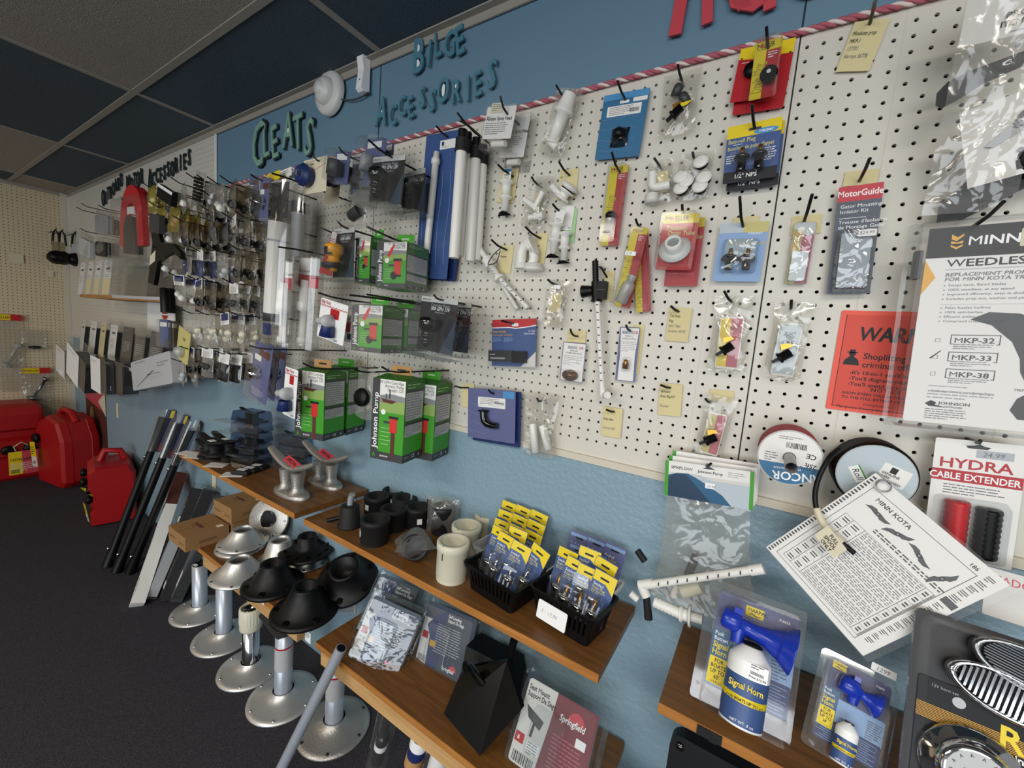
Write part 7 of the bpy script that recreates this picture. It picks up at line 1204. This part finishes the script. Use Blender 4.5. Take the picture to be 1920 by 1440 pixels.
base('silver cone at the shelf front edge above a tall pedestal', 449, 1078, SZ3, 3.9, 1.5, 2.6, 'alu', grp='silver seat cones'); base('silver cone half hidden behind the black hub plate', 524, 1048, SZ3, 3.1, 1.5, 3.4, 'alu', grp='silver seat cones')
p = Z(503, 1010, SZ3); t = thing('mounting_cone', 'silver round plate with a clover hole standing on edge under the cleat shelf', 'base', (p.x, p.y, SZ3+3.65), (74, 0, 28)); pt(t, 'plate', lambda m: (m.lathe([(1.4, .12), (1.7, .2), (2.2, .1), (3.4, .1), (3.6, .02), (3.6, -.2), (1.4, -.1)], 'alucast', 40), [m.tube([(3*cos(RAD(a)), 3*sin(RAD(a)), .1), (3*cos(RAD(a)), 3*sin(RAD(a)), .25)], .18, 'chrome', 8) for a in range(0, 360, 60)])); pt(t, 'dark_socket', lambda m: m.loft([[((1.25+.3*cos(RAD(a*3)))*cos(RAD(a)), (1.25+.3*cos(RAD(a*3)))*sin(RAD(a)), z) for a in range(0, 360, 10)] for z in (.13, .24)], 'black', False)); pt(t, 'white_tag', lambda m: m.box(-.7, .7, 3.2, 4.2, .2, .25, 'ltwhite'))
def bbase(label, px, py, R, r, h, rot, z=SZ3, sticker=True):
    p = Z(px, py, z); t = thing('mounting_cone', label, 'base', p, rot, 'black seat bases')
    pt(t, 'flange_cone', lambda m: (m.lathe([(R*.97, 0), (R, .15), (R, .5), (R*.93, .62), (R*.7, 1.0), (r*1.25, h*.75), (r*1.05, h*.95), (r*1.05, h), (r*.8, h), (r*.78, .4), (0, .4)], 'blackplastic', 40), [m.tube([(R*.82*cos(RAD(a)), R*.82*sin(RAD(a)), .4), (R*.82*cos(RAD(a)), R*.82*sin(RAD(a)), .95)], .42, 'black', 10) for a in range(10, 370, 60)]))
    if sticker: pt(t, 'white_sticker', lambda m: (m.at(0, -r*1.25, h*.62, rx=-35), m.box(-.55, .55, -.05, 0, -.3, .35, 'ltwhite')))
    return t
bbase('black cone base with two white stickers at the shelf front', 511, 1098, 4.0, 1.55, 3.5, (0, 0, 0)); bbase('black cone base at the front right shelf corner with one sticker', 572, 1148, 4.2, 1.6, 3.8, (0, 0, -20)); bbase('large black domed base leaning at the right shelf end by the wall', 652, 1088, 4.2, 1.9, 3.2, (24, 14, 0), SZ3+1.8, False)
p = Z(576, 1054, SZ3); t = thing('mounting_cone', 'black hub plate with upright collar lying on a silver cone', 'base', (p.x, p.y, SZ3+2.0), (3, 0, 0), 'black seat bases'); pt(t, 'plate', lambda m: (m.lathe([(0, 0), (4.1, 0), (4.2, .25), (3.9, .45), (2.0, .5), (1.7, .8), (1.45, 1.0), (1.4, 2.6), (1.1, 2.65), (1.05, 1.2), (0, 1.2)], 'blackplastic', 36), [m.box(3.2*cos(RAD(a))-.2, 3.2*cos(RAD(a))+.2, 3.2*sin(RAD(a))-.2, 3.2*sin(RAD(a))+.2, .3, .8, 'black') for a in range(0, 360, 30)])); 
t = thing('mounting_cone', 'silver cone carrying the black hub plate', 'base', (p.x, p.y, SZ3), (0, 0, 0), 'silver seat cones'); pt(t, 'flange_cone', lambda m: cone(m, 3.2, 2.4, 1.95, 'steel'))
for i, (px, py, lab) in enumerate(((490, 1124, 'front of the shelf of seat bases'), (568, 1200, 'rail end below the black seat bases'))):
    p = W(px, py, 11.4); m = MB(); m.prism(rr(-.6, .6, -.7, .7, .05), -.02, .02, 'ltwhite'); m.lines(-.5, .5, 1, 3, .25, 'inkgrey', -.03); solo('shelf_tag', m, 'white price tag on the '+lab, 'tag', (p.x, -11.33 if i == 0 else -10.75, p.z), (0, 0, 0), 'white shelf price tags')
# ------------------------------------------------------------------ clamshells and swivel on the lowest shelf
def clam(label, TL, TR, BL, d, kind):
    fr = FR(TL, TR, BL, d); X, H = fr.X, fr.H; t = thing('seat_mount_pack', label, 'pack', fr.loc, fr.rot, 'seat mount clamshells')
    def pc(m):
        if kind == 'red':
            m.prism(rr(-X*.82, X*.85, -H*.9, H*.82, .3), 0, .05, 'paper2'); m.flat([(-X*.2, -H*.9), (X*.85, -H*.9), (X*.85, H*.82), (-X*.1, H*.82), (-X*.12, H*.15)], -.012, 'maroon'); m.text('Seat Mount', -X*.78, H*.6, .42, 'ink', -.02, bold=1, sq=.8); m.text('Support De Siege', -X*.78, H*.46, .42, 'ink', -.02, bold=1, sq=.72)
            m.flat([(-X*.72, H*.28), (-X*.25, H*.12), (-X*.3, -H*.08), (-X*.62, H*.05)][::-1], -.02, 'charcoal'); m.flat([(-X*.5, -H*.28), (-X*.44, -H*.28), (-X*.42, 0), (-X*.48, 0)], -.02, 'dark'); m.prism(rr(-X*.8, -X*.58, -H*.5, -H*.3, .08), -.02, -.012, 'redcard'); m.text('B', -X*.74, -H*.44, .3, 'ltwhite', -.026, bold=1); m.barcode(-X*.75, -H*.86, X*.5, H*.2); m.rect(-X*.5, -X*.2, -H*.55, -H*.35, -.016, 'ltwhite'); m.lines(-X*.48, -H*.37, X*.26, 5, .2, 'inkgrey', -.02)
            m.text('Springfield', X*.05, H*.35, .5, 'ltwhite', -.02, bold=1, sq=.85, shear=.1); m.flat(arc(X*.42, H*.44, .8, 0, 180, 10), -.018, 'redletter'); m.lines(X*.0, H*.05, X*.7, 14, .3, 'pink', -.02, .3); m.prism(rr(X*.5, X*.72, H*.05, H*.22, .06), -.1, -.08, 'ltwhite')
        else:
            m.prism(rr(-X*.85, X*.85, -H*.9, H*.88, .3), 0, .05, 'slate'); m.rect(-X*.85, -X*.5, -H*.9, H*.4, -.012, 'paper2'); m.flat([(-X*.5, -H*.9), (-X*.1, -H*.9), (-X*.1, H*.8), (-X*.5, H*.5), (-X*.7, H*.2), (-X*.55, -H*.1)], -.016, 'navy'); m.text('Self Leveling', -X*.05, H*.62, .34, 'ltwhite', -.02, bold=1, sq=.8); m.text('Support De Siege', -X*.05, H*.5, .34, 'ltwhite', -.02, bold=1, sq=.7); m.lines(-X*.35, H*.35, X*.9, 12, .26, 'lgrey', -.02, .3); m.prism(rr(-X*.5, -X*.3, -H*.35, -H*.18, .06), -.03, -.02, 'gold'); m.rect(-X*.8, -X*.6, -H*.2, 0, -.02, 'redcard'); m.text('Springfield', X*.05, -H*.8, .36, 'ltwhite', -.02, bold=1, sq=.85, shear=.1); m.flat(arc(X*.4, -H*.74, .55, 0, 180, 10), -.018, 'redletter'); m.barcode(-X*.8, -H*.85, X*.28, H*.18)
    pt(t, 'printed_card', pc)
    mt = 'shiny' if kind == 'shiny' else 'clearbox'
    pt(t, 'clear_clamshell', lambda m: (m.loft([[(p, y, q) for p, q in rr(-X-e, X+e, -H-e, H+e, .5)] for y, e in ((1.6, -.2), (1.5, 0), (.1, 0), (-.1, -.15))], mt, False, True, False), m.blister(-X*.9, X*.9, -H*.92, H*.9, .7, mt, .2, .4, -.1), m.blister(-X*.45, X*.3, -H*.75, H*.45, .5, mt, .12, .4, -.8)))
    for q in ((-X*.93, H*.9), (X*.93, H*.85), (-X*.93, -H*.4), (X*.93, -H*.3)): m = MB(); m.at(q[0], -.12, q[1], rx=90); m.lathe([(0, .14), (.15, .1), (.22, 0)], 'clearbox', 10); part('snap_dimple', m, t)
    return t
clam('dark blue clamshell standing second from the left on the lowest shelf', (800, 1118), (908, 1156), (768, 1240), (2.6, 2.6, 5.5), 'blue'); clam('glaring clear clamshell behind the leftmost one on the lowest shelf', (712, 1062), (792, 1102), (664, 1180), (3.5, .6, 7.1), 'shiny'); clam('leftmost clear clamshell with glaring front, foremost on the lowest shelf', (700, 1108), (806, 1150), (640, 1232), (7, 4, 10.7), 'shiny')
clam('red and grey clamshell picturing a seat mount, right end of the lowest shelf', (990, 1256), (1148, 1330), (930, 1425), (4.8, 4.8, 9.0), 'red')
p = Z(905, 1330, SZ4); t = thing('seat_swivel', 'glossy black seat swivel with an upright handle on the lowest shelf', 'swivel', (p.x, p.y, p.z), (0, 0, 0))
inv = lambda x, y, d: W(x, y, d)-Vector(p)
pt(t, 'mounting_plate', lambda m: m.loft([[ (inv(*c)+Vector((0, o, 0)))[:] for c in ((832, 1338, 9.5), (900, 1418, 10.2), (978, 1330, 7.5), (950, 1240, 5.5), (868, 1252, 6.5))] for o in (0, .5)], 'swivelblack', False))
pt(t, 'swivel_body', lambda m: m.loft([[ (inv(*c)+Vector((0, o, 0)))[:] for c in ((845, 1340, 9), (902, 1395, 9.6), (965, 1330, 7), (955, 1260, 5), (870, 1215, 6))] for o in (.4, 1.6, 3)], 'swivelblack', False)); pt(t, 'handle', lambda m: m.tube([inv(948, 1290, 4.5), inv(958, 1225, 4.5), inv(964, 1200, 4.5)], [.35, .38, .42], 'black', 12)); pt(t, 'lever', lambda m: m.tube([inv(905, 1280, 7), inv(880, 1248, 7.5), inv(872, 1250, 8)], [.45, .4, .5], 'gloss', 10)); pt(t, 'pivot_hub', lambda m: (m.at(*inv(925, 1262, 5)), m.lathe([(0, -1.2), (1.6, -1.2), (1.7, .3), (1.3, .6), (0, .6)], 'blackplastic', 20)))
# hung under the lowest shelf
def under(label, a, b, d, r, mats, name='flag_pole_holder'):
    A, B = W(*a, d), W(*b, d); t = thing(name, label, 'tube', A); v = B-A
    for i, (u0, u1, k, mt, nmx) in enumerate(mats): pt(t, nmx, lambda m: m.tube([v*u0, v*u1], r*k, mt, 16))
    return t
under('polished tube in a clear sleeve hanging under the lowest shelf', (732, 1322), (706, 1432), 8.5, .75, ((0, .55, .8, 'steel', 'tube'), (.5, .95, 1, 'steel', 'sleeve'), (.62, .7, 1.03, 'ltwhite', 'sticker'), (-.02, 1.02, 1.7, 'clear', 'clear_sleeve'))); under('navy blue bottle hanging under the lowest shelf', (792, 1372), (772, 1440), 8.5, 1.0, ((0, 1, 1, 'navy', 'bottle'), (.1, .35, 1.03, 'ltwhite', 'white_label'), (.6, .85, 1.03, 'tan', 'tan_label')), 'hung_bottle'); under('maroon bottle hanging under the lowest shelf, right of the navy one', (830, 1402), (810, 1470), 8.5, 1.0, ((0, 1, 1, 'maroon', 'bottle'), (.05, .6, 1.03, 'ltwhite', 'white_label'), (-.05, 1.02, 1.6, 'clear', 'clear_sleeve')), 'hung_bottle')
# ------------------------------------------------------------------ on the floor: pedestals, pole, boxes, boarding poles, fuel tanks
def pedestal(label, px, py, h, R=4.6, style=0, lean=0):
    p = Z(px, py, FLOOR); t = thing('seat_pedestal', label, 'pedestal', (p.x, p.y, FLOOR), (0, 0, 0), 'seat pedestals on the carpet')
    mt = 'alu' if style < 4 else 'alucast'
    rb = pt(t, 'round_base', lambda m: (m.lathe([(0, 0), (R, 0), (R*1.01, .12), (R, .3), (R*.85, .42), (R*.55, .75), (R*.36, 1.15), (R*.3, 1.6)], mt, 48)))
    for k in range(6): a = RAD(60*k+15); pt(rb, 'screw_head', lambda m: (m.at(R*.88*cos(a), R*.88*sin(a), .36), m.lathe([(.22, 0), (.2, .12), (0, .14)], 'chrome' if style < 4 else 'dark', 10)))
    pm_ = 'alupaint' if style != 2 else 'chrome'
    po = pt(t, 'post', lambda m: m.lathe([(1.3, 1.3), (1.22, 1.5), (1.2, h), (1.02, h), (1.02, h-2)], pm_, 28))
    if style == 0: pt(po, 'black_liner', lambda m: m.lathe([(1.05, h-1.5), (1.05, h+.1), (.9, h+.1), (.9, h-.6), (0, h-.6)], 'black', 20)); pt(t, 'white_sticker', lambda m: m.box(-.4, .5, -.95, -.4, h+.1, h+.14, 'ltwhite'))
    if style == 2: pt(t, 'white_collar', lambda m: (m.lathe([(1.3, h-3.4), (1.55, h-3.4), (1.6, h-3.2), (1.65, h+.1), (1.45, h+.3), (1.25, h+.1), (1.2, h-1)], 'ivory', 30), [m.box(1.6*cos(RAD(a))-.05, 1.6*cos(RAD(a))+.05, 1.6*sin(RAD(a))-.05, 1.6*sin(RAD(a))+.05, h-2.2, h-.1, 'pvc') for a in range(0, 360, 15)]))
    if style == 3: pt(t, 'top_plate', lambda m: (m.at(-.6, .3, h+.3, rx=8, ry=12), m.loft([[(x, y, z) for x, y in rr(-2.8, 2.8, -2.4, 2.4, .4)] for z in (-.1, .12)], 'charcoal', False))); pt(t, 'grey_collar', lambda m: m.lathe([(1.3, h-1.6), (1.45, h-1.4), (1.5, h), (0, h)], 'charcoal', 24))
    if style in (3, 4): pt(po, 'printed_label', lambda m: (m.lathe([(1.235, h*.42), (1.235, h*.72)], 'lgrey', 28), m.lathe([(1.245, h*.7), (1.245, h*.72)], 'redcard', 28)))
    return t
pedestal('far left silver seat pedestal, shortest, with a black top liner', 375, 1146, 9.6, 4.6, 0); pedestal('silver seat pedestal, second from the left, under the silver cone', 420, 1196, 12.6, 4.7, 1); pedestal('seat pedestal with a white collar on a chrome post', 470, 1253, 10.6, 4.6, 2); pedestal('seat pedestal with a dark square top plate and printed label', 531, 1308, 12.4, 4.8, 3); pedestal('rightmost seat pedestal, beneath the end of the lowest shelf', 626, 1363, 12.0, 4.8, 4)
a = W(640, 1215, 11.8); b = Z(498, 1500, FLOOR); a = Vector((a.x, a.y, a.z)); t = thing('aluminium_pole', 'long plain aluminium pole leaning against the front of the lowest shelf', 'pole', b); pt(t, 'tube', lambda m: m.tube([(0, 0, 0), a-b], .62, 'alupaint', 18)); pt(t, 'end_cap', lambda m: m.tube([(a-b)*.995, (a-b)*1.002], .5, 'black', 14))
for i, (tx, ty, bx, by) in enumerate(((312, 772, 203, 1056), (336, 782, 221, 1066), (360, 794, 246, 1068))):
    A, B = W(tx, ty, 1.6), Z(bx, by, FLOOR+.9); t = thing('push_pole', 'black telescoping pole with carded clear head, %s of three leaning on the blue wall' % ('left', 'middle', 'right')[i], 'pole', B, (0, 0, 0), 'leaning black poles'); v = A-B
    pt(t, 'black_tube', lambda m: m.tube([v*.0, v*.72], .75, 'black', 14)); pt(t, 'upper_tube', lambda m: m.tube([v*.7, v*.96], [.7, 1.1], 'gloss', 12)); pt(t, 'chrome_button', lambda m: (m.at(*(v*.69-Vector((0, .85, 0)))), m.lathe([(0, .3), (.28, .2), (.3, -.3), (0, -.3)], 'chrome', 10))); pt(t, 'foot', lambda m: m.tube([v*-.02, v*.08], [1.0, .85], 'black', 12)); pt(t, 'lower_button', lambda m: (m.at(*(v*.1-Vector((0, 1, 0)))), m.lathe([(0, .3), (.28, .2), (.3, -.3), (0, -.3)], 'chrome', 10)))
    u = v.normalized(); q = v*.86+Vector((.6, -.2, 0))
    def head(m):
        m.at(*q); m.T = m.T @ u.to_track_quat('Z', 'Y').to_matrix().to_4x4()
    def card(m): head(m); m.box(-1.3, 1.3, -1.2, -1.1, -4.5, 5.5, 'navy'); m.box(-1.2, -.1, -1.1, -1.05, 3.6, 5.4, 'yellow'); m.box(-1.2, 1.2, -1.1, -1.05, -4.2, -2.6, 'maroon')
    pt(t, 'printed_card', card); pt(t, 'clear_cover', lambda m: (head(m), m.loft([[(1.4*cos(RAD(a_)), 1.3*sin(RAD(a_)), z) for a_ in range(0, 360, 24)] for z in (-4.5, -3, 4, 5.4)], 'clear', True)))
def lbox(label, a, b, d, w, th, mats):
    A, B = W(*a, d), Z(*b, FLOOR+.3); t = thing('long_carton', label, 'carton', B, (0, 0, 0), 'long boxes leaning by the shelf'); v = A-B; L = v.length; z = v.normalized(); x = Vector((.93, -.35, 0)); x = (x-z*x.dot(z)).normalized(); y = z.cross(x)
    M = Matrix(((x.x, y.x, z.x, 0), (x.y, y.y, z.y, 0), (x.z, y.z, z.z, 0), (0, 0, 0, 1)))
    for u0, u1, mt, nmx, lab in mats:
        def f(m):
            m.T = M.copy(); k = .02*(len(nmx) % 3); m.box(-w/2-k, w/2+k, -th/2-k, th/2+k, L*u0, L*u1, mt)
            if lab: m.rect(-w*.4, w*.4, L*u0+L*(u1-u0)*.1, L*u0+L*(u1-u0)*.25, -th/2-.05, 'paper2'); m.lines(-w*.4, L*(u0+(u1-u0)*.7), w*.7, 8, .5, lab, -th/2-.06)
        pt(t, nmx, f)
    return t
lbox('long white and dark red carton, leftmost of the leaning boxes', (338, 892), (256, 1136), 1.3, 3.2, 2, ((0, .72, 'paper', 'white_end', 'inkgrey'), (.72, 1, 'rust', 'red_end', 'redcard'))); lbox('clear long pack with a grey rail, second of the leaning boxes', (374, 906), (282, 1120), 2, 3.2, 1.6, ((0, 1, 'clearbox', 'clear_tray', None), (.02, .6, 'lgrey', 'grey_rail', None), (.6, .95, 'dark', 'black_motor', 'grey')))
lbox('dark long carton with a white label end, third of the leaning boxes', (392, 918), (308, 1122), 1.8, 3.0, 1.6, ((0, 1, 'dark', 'carton_body', None), (.05, .45, 'tape', 'label_sleeve', 'brownbag'))); lbox('narrow silver carton, rightmost of the leaning boxes', (415, 932), (330, 1124), 1.6, 2.4, 1.8, ((0, 1, 'charcoal', 'carton_body', None), (.03, .97, 'silverprint', 'silver_face', 'lgrey')))
def capn(t, x, y, z, rot=(0, -90, 0), R=1.0):
    pt(t, 'black_cap', lambda m: (m.at(x, y, z, *rot), m.lathe([(R*.8, 0), (R*.9, .3), (R*1.2, .35), (R*1.2, 1.1), (R*.7, 1.3), (0, 1.3)], 'black', 14)))
def tank(label, loc, rz, prof, half, mat='tank'):
    # prof: side outline in (x, z); half: half width across y, narrowed at the edges
    t = thing('fuel_tank', label, 'tank', loc, (0, 0, rz), 'red fuel tanks'); cx = sum(p[0] for p in prof)/len(prof); cz = sum(p[1] for p in prof)/len(prof)
    pt(t, 'body', lambda m: m.loft([[(cx+(x-cx)*k, y, cz+(z-cz)*k2) for x, z in prof] for y, k, k2 in ((-half, .88, .93), (-half*.86, .97, .985), (-half*.5, 1, 1), (-half*.47, .985, .99), (half*.47, .985, .99), (half*.5, 1, 1), (half*.86, .97, .985), (half, .88, .93))], mat, False)); return t
tag_bits = lambda m, w, h: (m.prism(rr(-w/2, w/2, -h, 0, .1), 0, .05, 'yellow'), m.rect(-w/2, w/2, -h, -h*.6, -.01, 'paper2'), m.lines(-w*.4, -h*.2, w*.8, 4, h*.09, 'ink'), m.barcode(-w*.35, -h*.9, w*.6, h*.12))
t = tank('tall red fuel can in the corner below the dark poster', (-181.5, -6.6, FLOOR), 11, [(-7, 0), (6, 0), (8, 2), (8, 15), (5, 20.5), (-1, 22), (-5, 20), (-7.5, 17), (-6.5, 12), (-7.5, 5)], 4.6)
capn(t, -5.6, -4.5, 14.2, (90, 0, 0), R=1.3); pt(t, 'tag', lambda m: (m.at(-5.0, -6.2, 13.4, rx=0, ry=-10), tag_bits(m, 3.0, 7.5))); pt(t, 'handle', lambda m: m.tube([(-5, 0, 20.2), (-2, 0, 23.2), (2.5, 0, 22.8), (5, 0, 20)], .9, 'tank', 10))
t = tank('square red fuel can with two yellow tags, nearest the leaning poles', (-144.5, -5.2, FLOOR), 78, [(-4.5, 0), (4, 0), (4.4, 1), (4.4, 13), (3.2, 15.6), (-3.5, 15.6), (-4.8, 14.4), (-4.8, 10), (-3.9, 8), (-3.9, 4), (-4.5, 3)], 6.6)
for y, z in ((-3.4, 11.5), (2.2, 12.3), (-2.5, 6.2), (3.6, 6.8)): capn(t, -4.8 if z > 9 else -3.9, y, z, R=.9)
pt(t, 'handle', lambda m: m.tube([(-2.5, 1, 15), (-1.5, 1, 18), (1.5, 1, 17.6), (2.6, 1, 15)], .85, 'tank', 10))
pt(t, 'tag', lambda m: (m.at(-5.4, 7.4, 6.2, rx=38, rz=-50), tag_bits(m, 3.0, 8))); pt(t, 'tag', lambda m: (m.at(-5.6, -2.5, 5.4, rx=8, rz=-80), tag_bits(m, 2.2, 5)))
t = thing('fuel_tank', 'big red ribbed fuel tank against the end wall, cut by the left edge', 'tank', (-200, -26.5, FLOOR), (0, 0, 0), 'red fuel tanks')
prof = [(-6, 0), (6.2, 0), (7, 1), (7, 4.5), (6.3, 5.2), (6.3, 7.0), (7, 7.8), (7, 12.5), (5.4, 13.4), (5.4, 15.2), (6.6, 16), (6.6, 20.5), (5.6, 22.6), (3, 23.4), (-6, 23.4)]
pt(t, 'body', lambda m: m.loft([[(x*k, y, z*k2) for x, z in prof] for y, k, k2 in ((-18, .9, .95), (-17.3, .98, .99), (-16.5, 1, 1), (15.6, 1, 1), (16.4, .98, .99), (17, .9, .95))], 'tank', False))
for y in (13.4, 9, 5): pt(t, 'black_cap', lambda m: (m.at(6.7, y, 9.8, 0, 90, 0), m.lathe([(1.3, 0), (1.5, .5), (1.5, 1.0), (1.1, 1.3), (0, 1.3)], 'black', 8)))
pt(t, 'printed_tag', lambda m: (m.at(8.4, 12.6, 9, rz=90), m.prism(rr(-3.8, 3.4, -7, .4, .15), 0, .05, 'redletter'), m.rect(-3.7, -1.0, -6.9, .3, -.01, 'yellow'), m.text('MOELLER', -3.4, -2.6, .8, 'ink', -.02, bold=1, sq=.9), m.lines(-3.4, -3.4, 6, 5, .6, 'paper2', -.02), m.barcode(-3.4, -6.5, 1.8, 1.2, -.03))); pt(t, 'tag_loop', lambda m: m.tube([(7.6, 10.6, 9.2), (8.6, 10, 11), (8.4, 11.6, 12.2), (7.8, 13, 11)], .16, 'tape', 6))
